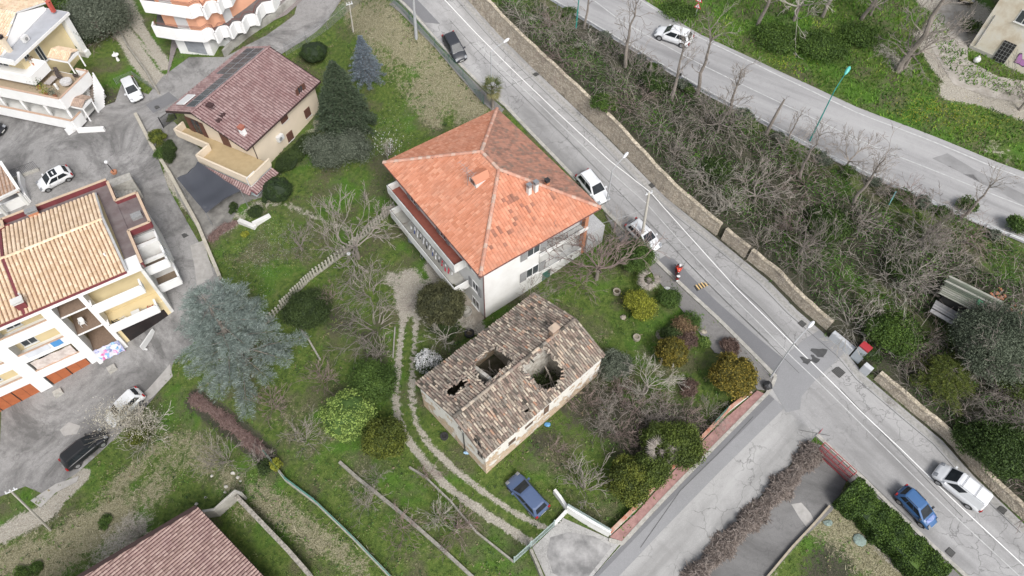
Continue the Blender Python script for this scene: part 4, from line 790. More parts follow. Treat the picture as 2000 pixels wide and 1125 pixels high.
for px, py in ((433, 224), (425, 235), (410, 205)):
    m = MB(); q = plhit(px, py, RS if px != 410 else LS); fq = Fr(q, U); fq.box(m, -.35, .35, -.3, .3, q[2]-.1, q[2]+.12); m.build('roof_vent', M('dark_vent', (.06,.03,.03)), t)
# net awning over a parked car
A = [P(348, 347, 1.0), P(383, 316, 1.2), P(465, 352, 1.2), P(468, 385, 1.0), P(408, 413, -.6), P(372, 400, -.2)]
bmn = MB(); NN = 22; g00, g10, g11, g01 = P(345, 348, .9), P(386, 316, 1.2), P(470, 372, 1.0), P(402, 416, -.5); VV = []
for i in range(NN+1):
    for j in range(NN+1):
        u_, v_ = i/NN, j/NN; q = g00*(1-u_)*(1-v_)+g10*u_*(1-v_)+g11*u_*v_+g01*(1-u_)*v_; ed = min(u_, 1-u_, v_, 1-v_)
        q = q+np.array([0, 0, -.55*math.sin(math.pi*u_)*math.sin(math.pi*v_)+.07*math.sin(u_*13+v_*7)*(1-v_)+.05*math.sin(v_*17)]); q[:2] += (np.mean([g00, g11], 0)[:2]-q[:2])*(.10*math.sin(math.pi*max(u_, .0))*(v_ < .02 or v_ > .98)); VV.append(q)
bmn.mesh(VV, [(i*(NN+1)+j, (i+1)*(NN+1)+j, (i+1)*(NN+1)+j+1, i*(NN+1)+j+1) for i in range(NN) for j in range(NN)])
t2 = thing('net_awning', 'dark grey sagging shade net stretched over a car before the cream house', 'awning', g00)
mn = bpy.data.materials.new('shade_net'); n_, b_ = nodes(mn); b_.inputs['Base Color'].default_value = (.05,.055,.068, 1); b_.inputs['Roughness'].default_value = .9
tr = n_.nodes.new('ShaderNodeBsdfTransparent'); mx = n_.nodes.new('ShaderNodeMixShader'); mx.inputs[0].default_value = .93; n_.links.new(tr.outputs[0], mx.inputs[1]); n_.links.new(b_.outputs[0], mx.inputs[2]); n_.links.new(mx.outputs[0], [x for x in n_.nodes if x.type == 'OUTPUT_MATERIAL'][0].inputs[0])
bmn.build('net', mn, t2, smooth=True)
m = MB()
for q in (g00, g10, g11, g01): m.tube([(q[0], q[1], q[2]+.05), (q[0], q[1], tz(*q[:2])-.1)], .035, 5)
m.build('post', m_metal, t2)
# ================================================================ YELLOW AND WHITE APARTMENT BLOCK
f = Fr(P(195, 717, -8.2), 33.7); ZT = 3.1; D = 12.4; XL, XR = -17.5, 9.0
t = thing('apartment_block', 'white and yellow apartment block with sand tile roof and orange garages', 'apartment block', (*f.p(-3, 5, 0)[:2], -8.3)); block = t
ZG, Z1, Z2, Z3 = -8.2, -5.75, -2.8, .15
wl = MB(); f.box(wl, XL, .3, 1.5, D, -9.5, ZT-.3); f.box(wl, .31, 3.5, 2.6, D, -9.5, ZT-.3); f.box(wl, 3.51, XR-.3, 1.5, D, -9.5, ZT-.3); f.box(wl, 3.52, XR-.02, .02, 1.49, -7.5, -2.9)
wl.build('wall', m_yellow, t)
wh = MB()
def fbox(*a): f.box(wh, *a)
# left columns: solid white front with openings per level
cols = [(-4.4, -.3), (-11.2, -5.6), (-17.4, -12.4)]
xs = [XL]; 
for c0, c1 in cols[::-1]: xs += [c0, c1]
xs += [.35]
for i in range(0, len(xs), 2): fbox(xs[i], xs[i+1], 0, 1.49, -9.4, ZT-.45)      # piers
for c0, c1 in cols:
    fbox(c0, c1, .001, .14, ZG+2.25, Z1+1.02); fbox(c0, c1, .142, 1.48, Z1-.2, Z1)
    fbox(c0, c1, .001, .14, Z2-.25, Z2+1.02); fbox(c0, c1, .142, 1.48, Z2-.22, Z2)
    fbox(c0, c1, .001, .14, Z3-.25, Z3+1.02); fbox(c0, c1, .142, 1.48, Z3-.22, Z3)
fbox(XL, XR, -.35, 1.5, ZT-.44, ZT-.1)        # cornice
# stair column pillars
fbox(.36, .75, -.5, 1.2, -9.2, ZT-.45); fbox(3.1, 3.5, -.45, 1.2, -7.8, ZT-.45)
for z in (Z1+.6, Z2+.8, Z3+.9): fbox(.751, 3.099, -.3, 2.59, z-.2, z)
wh.build('facade', m_white, t)
for z in (Z1+.6, Z2+.8, Z3+.9): s = MB(); f.box(s, .76, 3.09, -.28, 2.58, z+.003, z+.02); s.build('landing_floor', M('brown_slat_floor', (.24,.17,.12), (.17,.12,.09), 6), t)
# right side balconies
for z, bo in ((Z1+2.75, -.9), (Z3-.15+.45, -.9)):
    balc(t, f, [(3.55, -.01), (3.55, bo), (XR-.9, bo), (XR-.9, -.01)], z, .95, m_cotto, m_white)
for i, z in enumerate((Z1+2.75, Z3+.3)):
    window(t, f, 5.6, z+.8, 1.5, 1.2, b=.0 if z < -2.9 else 1.5) if i else window(t, f, 5.9, z+.75, 1.5, 1.2, b=1.5-.0)
m = MB(); f.box(m, 3.9, 8.3, -.05, .019, -7.2, -4.1); m.build('garage_door', M('black_garage_door', (.012,.012,.014), (.03,.02,.018), 2, .4), t)
# orange garage doors
for c0, c1, nn in ((-4.3, -.4, 2), (-11.2, -5.6, 3), (-17.4, -12.4, 2)):
    for k in range(nn):
        m = MB(); w_ = (c1-c0)/nn; f.box(m, c0+k*w_+.05, c0+(k+1)*w_-.05, .16, .22, ZG-.3, ZG+2.2); o = m.build('garage_door', M('rust_orange_door', (.42,.13,.05), (.34,.10,.04), 2, .6), t)
        m = MB(); f.box(m, c0+k*w_, c0+k*w_+.05, .1, .2, ZG-.3, ZG+2.24); f.box(m, c0+k*w_+w_/2-.01, c0+k*w_+w_/2+.01, .145, .155, ZG-.3, ZG+2.2); m.build('door_frame', m_blackm, o)
for a_, z in ((-3.3, Z1), (-3.3, Z2), (-8.2, Z1), (-9.5, Z2), (-8.2, Z3), (-3.2, Z3), (-14, Z1), (-14, Z2)): window(t, f, a_, z+.3, 1.3, 1.9, b=1.5)
cp = MB()
for c0, c1 in cols:
    for z in (Z1, Z2, Z3): f.box(cp, c0-.02, c1+.02, -.03, .17, z+1.021, z+1.06)
cp.build('coping', M('pink_coping', (.52,.36,.26), (.44,.30,.22), 3), t)
# roof: main gable, ridge parallel to the facade
zr = ZT+1.25; bR = 6.2; RX = XR-1.35; XM = -1.2
Rf = lambda a0, a1: [f.p(a0, -.1, ZT), f.p(a1, -.1, ZT), f.p(a1, bR, zr), f.p(a0, bR, zr)]; Rb = lambda a0, a1: [f.p(a0, bR, zr), f.p(a1, bR, zr), f.p(a1, 11.3, ZT+.15), f.p(a0, 11.3, ZT+.15)]
b = MB(); slabroof(b, Rf(XL, RX), .2); slabroof(b, Rb(XL, RX), .2); ro = b.build('roof', m_undy, t)
for a0, a1 in ((XL, XM-.12), (XM+.12, RX)):
    b = MB(); tiles(b, Rf(a0, a1), .37, .42, 'coppo', .004, lift=.035); tiles(b, Rb(a0, a1), .37, .42, 'coppo', .004, lift=.035); b.build('tile_covering', m_tyl, ro)
b = MB(); ridge(b, f.p(XL, bR, zr+.05), f.p(RX, bR, zr+.05), .34, .14); b.build('ridge_tiles', m_tyl, ro)
b = MB(); b.beam(np.array(f.p(XM, -.12, ZT+.0)), np.array(f.p(XM, bR, zr+.0)), .24, .15); b.beam(np.array(f.p(XM, bR, zr)), np.array(f.p(XM, 11.3, ZT+.15)), .24, .15); f.box(b, XL, RX+.05, -.32, -.12, ZT-.099, ZT+.03); f.box(b, XL, XM+1.0, 11.35, 11.5, ZT-.1, ZT+.35); b.build('gutter', m_maroon, ro)
b = MB(); b.beam(f.p(RX+.12, -.1, ZT), f.p(RX+.12, bR, zr), .22, .1); b.beam(f.p(RX+.12, bR, zr), f.p(RX+.12, 11.3, ZT+.15), .22, .1); b.build('verge', M('grey_flashing', (.42,.42,.41), (.30,.30,.30), 2), ro)
# flat terrace roof on the right, parapets with coping
fr = MB(); f.box(fr, RX+.25, XR+.2, -.1, 12.3, ZT-.6, ZT-.2); f.box(fr, XR+.2, XR+2.3, 4.6, 9.2, ZT-.9, ZT-.3); f.box(fr, XM+.5, RX+.24, 11.52, 12.3, ZT-.6, ZT-.2); fr.build('flat_roof', M('bitumen_roof', (.12,.085,.085), (.20,.17,.165), .8), t)
pp = MB(); kk = MB()
def para(a0, b0_, a1, b1_, z=ZT+.15):
    A = np.array(f.p(a0, b0_, ZT-.6)); B = np.array(f.p(a1, b1_, ZT-.6)); pp.beam(A, B, .18, z-ZT+.6); A[2] = B[2] = z+.001; kk.beam(A, B, .26, .06)
para(XR+.2, 0, XR+.2, 4.6); para(XR+.2, 4.6, XR+2.3, 4.6); para(XR+2.3, 4.6, XR+2.3, 9.2); para(XR+2.3, 9.2, XR+.2, 9.2); para(XR+.2, 9.2, XR+.2, 12.4); para(XR+.2, 12.4, XM+.4, 12.4, ZT+.4); para(XM+.4, 12.4, XM+.4, 11.2, ZT+.4); para(XM+.4, 11.2, XL, 11.2+.35, ZT+.45)
pp.build('roof_parapet', m_maroon, t); kk.build('parapet_coping', M('sand_coping', (.58,.44,.31), (.48,.35,.25), 3), t)
m = MB(); f.box(m, XR+.9, XR+1.9, 6.0, 6.7, ZT-.299, ZT+.1); m.build('roof_vent', m_grey, t)
q = f.p(2.0, 11.6, ZT); chimney(t, (q[0], q[1], ZT+.1), .9, .5, .5, m_brick, m_grey, 33.7)
q = f.p(XM+.1, .6, ZT+.3); chimney(t, q, .8, .5, .7, m_maroon, m_white2, 33.7)
m = MB(); q = f.p(XM+.3, 1.6, ZT+.6); m.tube([q, (q[0], q[1], q[2]+.35)], .09, 6); q = f.p(RX-1.0, 2.2, ZT+.6); m.tube([q, (q[0], q[1], q[2]+.3)], .09, 6); m.build('roof_pipe', m_white2, ro)
# side wing with stacked terraces on the lane side
for z, hh in ((-2.6, .9), (.4, .9)):
    balc(t, f, [(XR-.3, 1.0), (XR+2.1, 1.0), (XR+2.1, 5.4), (XR-.3, 5.4)][::1], z, hh, M('slat_floor', (.22,.16,.11), (.14,.11,.08), 7), m_white)
m = MB(); f.box(m, XR-.3, XR+.0, .0, 12.2, -7, ZT-.61); f.box(m, XR+.01, XR+2.2, 5.5, 9.15, -5, ZT-.91); f.box(m, XR+.0, XR+2.2, 2.9, 3.4, -3, ZT-.9); f.box(m, XR+.0, XR+2.2, .9, 1.25, ZT-1.2, ZT-.95); m.build('side_wall', m_white2, t)
# things on the balconies
def chair(loc, ang, mat_, lb, s=1.0):
    t = thing('garden_chair', lb, 'chair', loc); g = Fr(loc, ang); z = loc[2]; m = MB(); g.box(m, -.23, .23, -.22, .22, z+.4, z+.44); m.build('seat', mat_, t); m = MB(); m.hexa([g.p(-.23,.2,z+.45), g.p(.23,.2,z+.45), g.p(.23,.24,z+.45), g.p(-.23,.24,z+.45), g.p(-.2,.3,z+.88), g.p(.2,.3,z+.88), g.p(.2,.34,z+.88), g.p(-.2,.34,z+.88)]); m.build('backrest', mat_, t)
    for x in (-.2, .2):
        for y in (-.19, .19): m = MB(); m.tube([g.p(x, y, z+.4), g.p(x*1.15, y*1.15, z)], .022, 4); m.build('leg', mat_, t)
        m = MB(); g.box(m, x*1.2-.03, x*1.2+.03, -.2, .24, z+.6, z+.64); m.build('armrest', mat_, t)
    return t
mw, mk, mrd = M('white_plastic', (.7,.7,.69), rough=.4), M('black_plastic', (.02,.02,.02), rough=.4), M('red_plastic', (.4,.03,.03), rough=.4)
zb = Z1+2.78
chair(f.p(4.2, -.45, zb), 120, mk, 'black chair at the left end of the lower balcony above the black garage'); chair(f.p(5.0, -.45, zb), 150, mw, 'white chair second from the left end of the balcony above the black garage')
chair(f.p(6.9, -.45, zb), 200, M('grey_plastic', (.4,.4,.38)), 'grey armchair in the middle of the balcony above the black garage'); chair(f.p(7.5, -.45, zb), 200, mrd, 'red chair at the right end of the balcony above the black garage'); chair(f.p(1.6, -.1+.6, Z2+.82), 30, mw, 'white armchair on the middle landing of the stair column')
def table(loc, ang, w_, d, h, mat_, lb):
    t = thing('table', lb, 'table', loc); g = Fr(loc, ang); z = loc[2]; m = MB(); g.box(m, -w_/2, w_/2, -d/2, d/2, z+h-.04, z+h); m.build('tabletop', mat_, t)
    for x in (-1, 1):
        for y in (-1, 1): m = MB(); m.tube([g.p(x*(w_/2-.06), y*(d/2-.06), z), g.p(x*(w_/2-.06), y*(d/2-.06), z+h-.04)], .022, 4); m.build('leg', mat_, t)
    return t
table(f.p(6.1, -.42, zb), 33.7, .8, .6, .72, mw, 'small white table on the balcony above the black garage')
def sheet(name, lb, cat, p0, d, w_, h, mat_, wave=.05, n=8, sl=0, down=None):
    t = MB(); p0 = np.array(p0, float); d = np.array(d, float); nn = np.array([-d[1], d[0], 0]); V = []
    for j in range(n+1):
        for i in range(n+1): V.append(p0+d*w_*i/n+np.array([0, 0, -h*j/n])*(1-sl)+nn*(wave*math.sin(i*1.9+j*.4)-sl*h*j/n))
    t.mesh(V, [(j*(n+1)+i, j*(n+1)+i+1, (j+1)*(n+1)+i+1, (j+1)*(n+1)+i) for j in range(n) for i in range(n)]); o = t.build(name, mat_); return tag(o, lb, cat)
mfl = bpy.data.materials.new('flower_print'); n, bs = nodes(mfl); p = pos(n); v = n.nodes.new('ShaderNodeTexVoronoi'); v.inputs['Scale'].default_value = 3.2; n.links.new(p, v.inputs['Vector']); s = n.nodes.new('ShaderNodeSeparateColor'); n.links.new(v.outputs['Color'], s.inputs[0])
cc = ramp(n, [(0, (.62,.62,.70)), (.3, (.20,.22,.42)), (.5, (.60,.58,.66)), (.65, (.62,.12,.34)), (.75, (.10,.33,.55)), (.85, (.55,.55,.62)), (1, (.25,.22,.38))], s.outputs[0], 'CONSTANT'); n.links.new(mix(n, cc, (.6,.6,.66), ramp(n, [(.4, (0,0,0)), (.7, (1,1,1))], noise(n, p, 5))), bs.inputs['Base Color']); bs.inputs['Roughness'].default_value = .95
u3 = (f.u[0], f.u[1], 0)
sheet('hanging_blanket', 'blue and pink floral blanket hung over the lowest landing parapet', 'blanket', f.p(.8, -.56, Z1+.95), u3, 2.4, 1.9, mfl, .08, 10, .25)
sheet('striped_awning', 'beige striped curtain closing the lowest balcony of the left column', 'awning', f.p(-4.2, .1, Z1+2.4), u3, 3.7, 1.6, M('striped_cloth', (.66,.60,.56), (.48,.40,.36), 3), .06)
sheet('towel', 'blue towel hanging over the middle balcony of the left column', 'towel', f.p(-1.6, -.05, Z2+1.05), u3, .9, .8, M('blue_cloth', (.08,.28,.58)), .03, 4)
sheet('sheet', 'white bed sheet hanging over the middle balcony of the left column', 'bed sheet', f.p(-3.9, -.05, Z2+1.05), u3, 2.1, .75, M('white_cloth', (.62,.64,.68)), .03, 5)
L = thing('clothes_rack', 'row of dark clothes hanging in the balcony opening at the far left', 'washing', f.p(-9, .5, Z2+2.2)); m = MB(); m.tube([f.p(-10.8, .5, Z2+2.2), f.p(-6, .5, Z2+2.2)], .015, 4); m.build('rail', m_metal, L)
for k in range(12):
    m = MB(); x = -10.6+k*.37; m.mesh([f.p(x+.05*j, .25+.5*i/2, Z2+2.17-.95*j/2) for j in range(3) for i in range(3)], [(j*3+i, j*3+i+1, j*3+i+4, j*3+i+3) for j in range(2) for i in range(2)]); c_ = random.choice([(.02,.02,.03), (.05,.06,.10), (.3,.3,.32), (.55,.55,.57), (.03,.05,.05)]); m.build('garment', M('garment_%d' % int(c_[0]*100+c_[2]*1000), c_), L)
p = G(293, 668); t = thing('white_barrier', 'white plastic barrier standing on the yard near the black garage', 'barrier', p); g = Fr(p, 75); m = MB(); g.box(m, -1.1, 1.1, -.06, .06, p[2]+.15, p[2]+.9); m.build('panel', m_frame, t)
for x in (-.9, .9): m = MB(); g.box(m, x-.08, x+.08, -.3, .3, p[2], p[2]+.149); m.build('foot', m_frame, t)
for px, lb in (((221, 722), 'grey concrete block beside the white pillar base'), ((116, 769), 'worn concrete block before the orange garage doors')):
    p = G(*px); m = MB(); g = Fr(p, 40); m.hexa([g.p(x, y, z) for z, k in ((p[2]-.1, 1), (p[2]+.45, .88)) for x, y in ((-.45*k, -.35*k), (.45*k, -.35*k), (.45*k, .35*k), (-.45*k, .35*k))]); tag(m.build('concrete_block', m_kerb), lb, 'concrete block')
# steps and ramp roofs between block and lane
p = G(225, 365); f2 = Fr(P(190, 395, .6), 33.7); t = thing('outside_stairs', 'narrow concrete steps with grey covers behind the apartment roof corner', 'stairs', (*f2.p(1.5, 1.5, 0)[:2], -2)); m = MB()
for k in range(8): f2.box(m, .9+k*.35, 1.25+k*.35, .4, 1.5, -3, .3-k*.18)
m.build('steps', m_kerb, t); m = MB(); f2.box(m, .9, 4.0, 1.7, 2.9, -3, .35); m.build('side_wall', m_kerb, t)
# small roofs at the far left edge
f3 = Fr(P(0, 410, 0), 33.7-8); t = thing('stair_canopy', 'small tiled stair roof with white edge at the left picture edge', 'canopy', (*P(0, 400, 0)[:2], -3))
a = [P(-40, 330, .8), P(2, 318, .8), P(38, 372, -.2), P(-10, 395, -.2)]; b = MB(); slabroof(b, a, .15); lo = b.build('roof', m_undy, t); b = MB(); tiles(b, a, .36, .42, 'coppo', .005, lift=.03); b.build('tile_covering', M('dusty_tile', (.4,.3,.25), (.3,.22,.18), 1, rnd=[(0,(.34,.25,.2)),(1,(.48,.36,.28))]), lo)
b = MB(); b.beam(a[1], a[2], .3, .25); b.beam(a[2]+(0, 0, .0), a[3], .3, .25); b.tube([a[2]-(.3, 0, .1), (a[2][0]-.3, a[2][1], -3)], .2, 6); b.tube([a[3]-(.0, 0, .1), (a[3][0], a[3][1], -3)], .2, 6); b.build('white_edge', m_white2, t)
t = thing('forecourt_wall', 'white curved yard wall beside the white car with black roof', 'wall', G(52, 375)); m = MB(); q = [G(47, 350), G(50, 372), G(60, 395), G(20, 412), G(-5, 418)]
for a, b in zip(q[:-1], q[1:]): m.beam(a-(0, 0, .3), b-(0, 0, .3), .25, 1.5)
m.build('wall', m_white, t)
t = thing('forecourt_fence', 'low wall with dark bar fence across the forecourt at the left', 'fence', G(45, 345)); m = MB(); a, b = G(14, 357), G(78, 333); m.beam(a-(0, 0, .2), b-(0, 0, .2), .25, .6); m.build('base', m_kerb, t); m = MB()
for i in range(22): q = a+(b-a)*i/21; m.tube([q+(0, 0, .4), q+(0, 0, 1.4)], .018, 4)
m.tube([a+(0, 0, 1.4), b+(0, 0, 1.4)], .025, 4); m.build('bars', m_blackm, t)
# ================================================================ YELLOW VILLA
f = Fr(P(26, 124, 5.7), 76.0); t = thing('yellow_villa', 'yellow and white villa with wide terraces and outdoor stairs', 'villa', (*f.p(5, 4, 0)[:2], -2.8))
ZR = 5.7; W_ = 10.2
m = MB(); f.box(m, 1.6, W_-1.0, 1.0, 12, -4, ZR-.3); m.build('wall', m_yellow, t)
m = MB(); f.box(m, 0, W_, 0, 13, ZR-.32, ZR); f.box(m, 0, .3, .001, 13, ZR+.001, ZR+.25); f.box(m, W_-.95, W_-.2, .25, 2.0, -1.5, ZR-.33); f.box(m, W_-.95, W_-.2, .05, 3.5, -3, .6); m.build('eaves', m_white, t)
m = MB(); f.box(m, .35, W_-.1, .1, 3.0, ZR+.003, ZR+.03); m.build('gutter_deck', M('grey_deck', (.42,.43,.46), (.34,.35,.37), 1), t)
# gabled roof: ridge runs away from us
za, zb_ = ZR+.25, ZR+1.9; aM = 6.2; g0_ = 1.9
A = [f.p(.6, g0_, za), f.p(.6, 14, za), f.p(aM, 14, zb_), f.p(aM, g0_+1.2, zb_)]; B = [f.p(aM, 14, zb_), f.p(W_+.6, 14, za+.2), f.p(W_+.6, g0_+1.2, za+.2), f.p(aM, g0_+1.2, zb_)]
b = MB(); slabroof(b, A, .15); slabroof(b, B, .15); b.mesh([f.p(.6, g0_, za-.2), f.p(W_-.4, g0_+.9, za-.2), f.p(W_-.4, g0_+1.0, za+.25), f.p(aM, g0_+1.0, zb_-.05), f.p(.7, g0_, za)], [(0,1,2,3,4)]); ro = b.build('roof', m_white, t)
b = MB(); tiles(b, A, .36, .42, 'coppo', .004, lift=.03); tiles(b, B, .36, .42, 'coppo', .004, lift=.03); b.build('tile_covering', m_tyl, ro)
chimney(t, plhit(13, 92, A), .45, .6, 1.2, m_cream, M('black_cap', (.05,.04,.04)), 76); chimney(t, plhit(100, 14, B), .4, .4, .5, M('red_chimney', (.45,.08,.06)), M('red_cap', (.5,.12,.08)), 76)
q = P(50, 77, ZR+.3); m = MB(); g = Fr(q, 76); g.box(m, -.4, .4, -.2, .2, q[2]-.2, q[2]+.45); o = m.build('air_conditioner', m_frame, t); m = MB(); m.tube([g.p(0, -.21, q[2]+.12), g.p(0, -.23, q[2]+.12)], .22, 10); m.build('fan', m_grey, o)
ZTt = 2.45; k1 = f.loc(P(116, 193, ZTt+.9)); k2 = f.loc(P(171, 139, ZTt+.9)); k0 = f.loc(P(0, 184, ZTt+.9))
tp = [(k2[0], .98), (k2[0], k2[1]), (k1[0], k1[1]), (k1[0]-.6, 9)]; m_tf = M('stone_terrace_floor', (.40,.32,.22), (.33,.26,.18), 2)
balc(t, f, [(k2[0], 1.0), (k2[0], k2[1]), (k1[0], k1[1]), (k1[0]-.9, 9), (2, 9)][:4]+[], ZTt, .9, m_tf, m_white) if False else None
m = MB(); m.prism([f.p(*q, 0)[:2] for q in ((k2[0], 1.0), (k1[0], 12), (k1[0], k1[1]), (k2[0], k2[1]))][::1], ZTt-.3, ZTt); o = m.build('terrace', m_white, t)
m = MB(); m.prism([f.p(*q, 0)[:2] for q in ((k2[0]-.1, .98), (k1[0]+.1, 11.9), (k1[0]+.1, k1[1]+.1), (k2[0]-.1, k2[1]+.1))], ZTt+.003, ZTt+.02); m.build('terrace_floor', m_tf, o)
m = MB(); k = MB()
for a, b in (((k2[0], .9), (k2[0], k2[1])), ((k2[0], k2[1]), (k1[0], k1[1])), ((k1[0], k1[1]), (k1[0], 12))):
    if a == (k2[0], .9): a = (k2[0], k2[1]+1.6)
    A_ = np.array(f.p(*a, ZTt-.6)); B_ = np.array(f.p(*b, ZTt-.6)); m.beam(A_, B_, .2, 1.5); A_[2] = B_[2] = ZTt+.902; k.beam(A_, B_, .26, .04)
m.build('parapet', m_white, o); k.build('coping', M('pink_coping', (.5,.36,.26)), o)
# upper corner balcony
ub = [(1.62, 2.6), (.1, 2.6), (.1, -.4), (1.62, -.4)]; zq = ZTt+.6
m = MB(); f.box(m, -.2, 2.6, -1.4, 1.0, 3.0+.2, 3.5); f.box(m, -.2, 2.0, 1.001, 8, 3.2, 3.5); o = m.build('upper_balcony', m_white, t); m = MB(); f.box(m, -.3, 2.6, -1.5, -1.3, 3.2, 4.4); f.box(m, -.3, -.1, -1.3, 8, 3.2, 4.4); f.box(m, 2.5, 2.7, -1.29, 1, 3.2, 4.4); m.build('parapet', m_white, o)
# lower level with arches of pillars
ZL = -.35; l1 = f.loc(P(140, 236, ZL+.9)); l0 = k1[0]-.5
m = MB(); m.prism([f.p(*q, 0)[:2] for q in ((k2[0]+.4, 1.0), (l1[0], 12), (l1[0], l1[1]), (k2[0]+.4, l1[1]))], ZL-.3, ZL); o = m.build('lower_terrace', m_white2, t)
m = MB(); k = MB()
for a, b in (((k1[0]+1.2, l1[1]), (l1[0], l1[1])), ((l1[0], l1[1]), (l1[0], 12))): A_ = np.array(f.p(*a, ZL-.5)); B_ = np.array(f.p(*b, ZL-.5)); m.beam(A_, B_, .2, 1.4); A_[2] = B_[2] = ZL+.902; k.beam(A_, B_, .26, .04)
m.build('parapet', m_white, o); k.build('coping', M('pink_coping', (.5,.36,.26)), o)
m = MB()
for b_ in (k1[1]+.3, k1[1]+3.3, k1[1]+6.5, k1[1]+9.5): m.tube([f.p(k1[0]+.25, b_, -3.5), f.p(k1[0]+.25, b_, ZTt-.3)], .17, 6); m.tube([f.p(.5, b_+2, ZTt), f.p(.5, b_+2, 3.2)], .15, 6)
m.build('pillar', m_white, t)
# porch canopies
for (px, py, zz, ww, dd, hz) in ((122, 104, 4.6, 2.6, 2.0, 2.2), (152, 196, 1.9, 2.2, 1.8, 2.2)):
    q = P(px, py, zz); g = Fr(q, 76-90); m = MB(); g.box(m, -ww/2, ww/2, -dd/2, dd/2, zz-.45, zz-.1)
    for x in (-1, 1): m.tube([g.p(ww/2-.1, x*(dd/2-.1), zz-.45), g.p(ww/2-.1, x*(dd/2-.1), zz-hz)], .09, 6)
    po = m.build('porch', m_white, t); A = [g.p(-ww/2-.05, -dd/2-.05, zz-.05), g.p(ww/2+.05, -dd/2-.05, zz-.05), g.p(ww/2+.05, 0, zz+.35), g.p(-ww/2-.05, 0, zz+.35)]; B = [g.p(-ww/2-.05, dd/2+.05, zz-.05), g.p(ww/2+.05, dd/2+.05, zz-.05), g.p(ww/2+.05, 0, zz+.36), g.p(-ww/2-.05, 0, zz+.36)]
    b = MB(); slabroof(b, A, .06); slabroof(b, B, .06); tiles(b, A, .22, .3, 'coppo', .01, lift=.03); tiles(b, B, .22, .3, 'coppo', .01, lift=.03); b.build('porch_roof', m_tyl if zz > 3 else M('dusty_tile', (.4,.3,.25)), po)
gx = Fr(f.p(1.6, 1.0, 0), 76)
for a_, z, w1, h1 in ((2.8, 2.6, .9, 2.0), (1.0, 3.8+.5, .8, .8)): window(t, gx, a_, z, w1, h1)
for a_, b_ in ((0, 3), (0, 6), (0, 9)):
    gz = Fr(f.p(1.6, 0, 0), 76-90); 
gz = Fr(f.p(1.6, 12, 0), 76-90)
for a_ in (2, 5, 8):
    for z in (ZL+.02, ZTt+.02): window(t, gz, a_, z, 1.6, 2.0)
# outdoor stairs down to the lane
m = MB(); m2 = MB(); s0 = np.array(f.loc(P(180, 148, 2.6))); s1 = np.array(f.loc(P(182, 215, -1.0))); N = 14
for k in range(N):
    a = s0+(s1-s0)*k/N; b = s0+(s1-s0)*(k+1)/N; z = 2.6-(k+.5)*3.9/N; d = (s1-s0)/np.linalg.norm(s1-s0); n_ = np.array([-d[1], d[0]])*.6
    q = [a-n_, b-n_, b+n_, a+n_]; m.hexa([f.p(*v, z-.6) for v in q]+[f.p(*v, z) for v in q])
    if k % 1 == 0:
        for sg in (1.12, -1.12): q2 = [a+n_*sg-n_*.1, b+n_*sg-n_*.1, b+n_*sg+n_*.1, a+n_*sg+n_*.1]; m2.hexa([f.p(*v, z-1.8) for v in q2]+[f.p(*v, z+.85) for v in q2])
st = m.build('stairs', M('brown_stair', (.24,.20,.17), (.32,.27,.23), 3), t); m2.build('stair_parapet', m_white, st)
m = MB(); a = P(140, 238, .3); b = P(204, 252, -1.0); c_ = P(155, 268, -1.4); m.beam(a-(0, 0, 2.5), b-(0, 0, 1.2), .3, 1.5); m.beam(P(150, 240, -.6)-(0, 0, 2), P(138, 270, -1.9)-(0, 0, .6), .3, 1.9); m.build('ramp_wall', m_white, t)
# terrace furniture
g = lambda a, b: f.p(a, b, ZTt+.02)
cc = f.loc(P(128, 158, ZTt+.7)); q = g(*cc); t = thing('round_table', 'round table under a striped white cloth on the villa terrace', 'table', q); m = MB(); m.tube([(q[0], q[1], q[2]), (q[0], q[1], q[2]+.7)], .05, 6); m.build('leg', m_metal, t); m = MB(); m.tube([(q[0], q[1], q[2]+.7), (q[0], q[1], q[2]+.73)], .62, 16); m.build('tabletop', mw, t); m = MB(); m.tube([(q[0], q[1], q[2]+.735), (q[0], q[1], q[2]+.75)], .65, 16); m.tube([(q[0], q[1], q[2]+.45), (q[0], q[1], q[2]+.734)], .66, 16, cap=False); tag(m.build('tablecloth', M('striped_tablecloth', (.62,.61,.60), (.40,.38,.36), 7)), 'striped white tablecloth over the round terrace table', 'tablecloth')
for px, py, an_, lb in ((110, 140, 20, 'dark chair beside the terrace wall of the villa'), (148, 147, 200, 'dark chair at the terrace end by the canopy'), (117, 150, 60, 'dark chair next to the round cloth covered table')):
    cc = f.loc(P(px, py, ZTt+.5)); chair(g(*cc), an_, M('dark_wicker', (.07,.055,.05)), lb)
cc = f.loc(P(100, 158, ZTt+.4)); q = g(*cc); table(q, 76, 1.5, .8, .5, M('grey_bench', (.40,.36,.33)), 'low grey wooden table on the villa terrace')
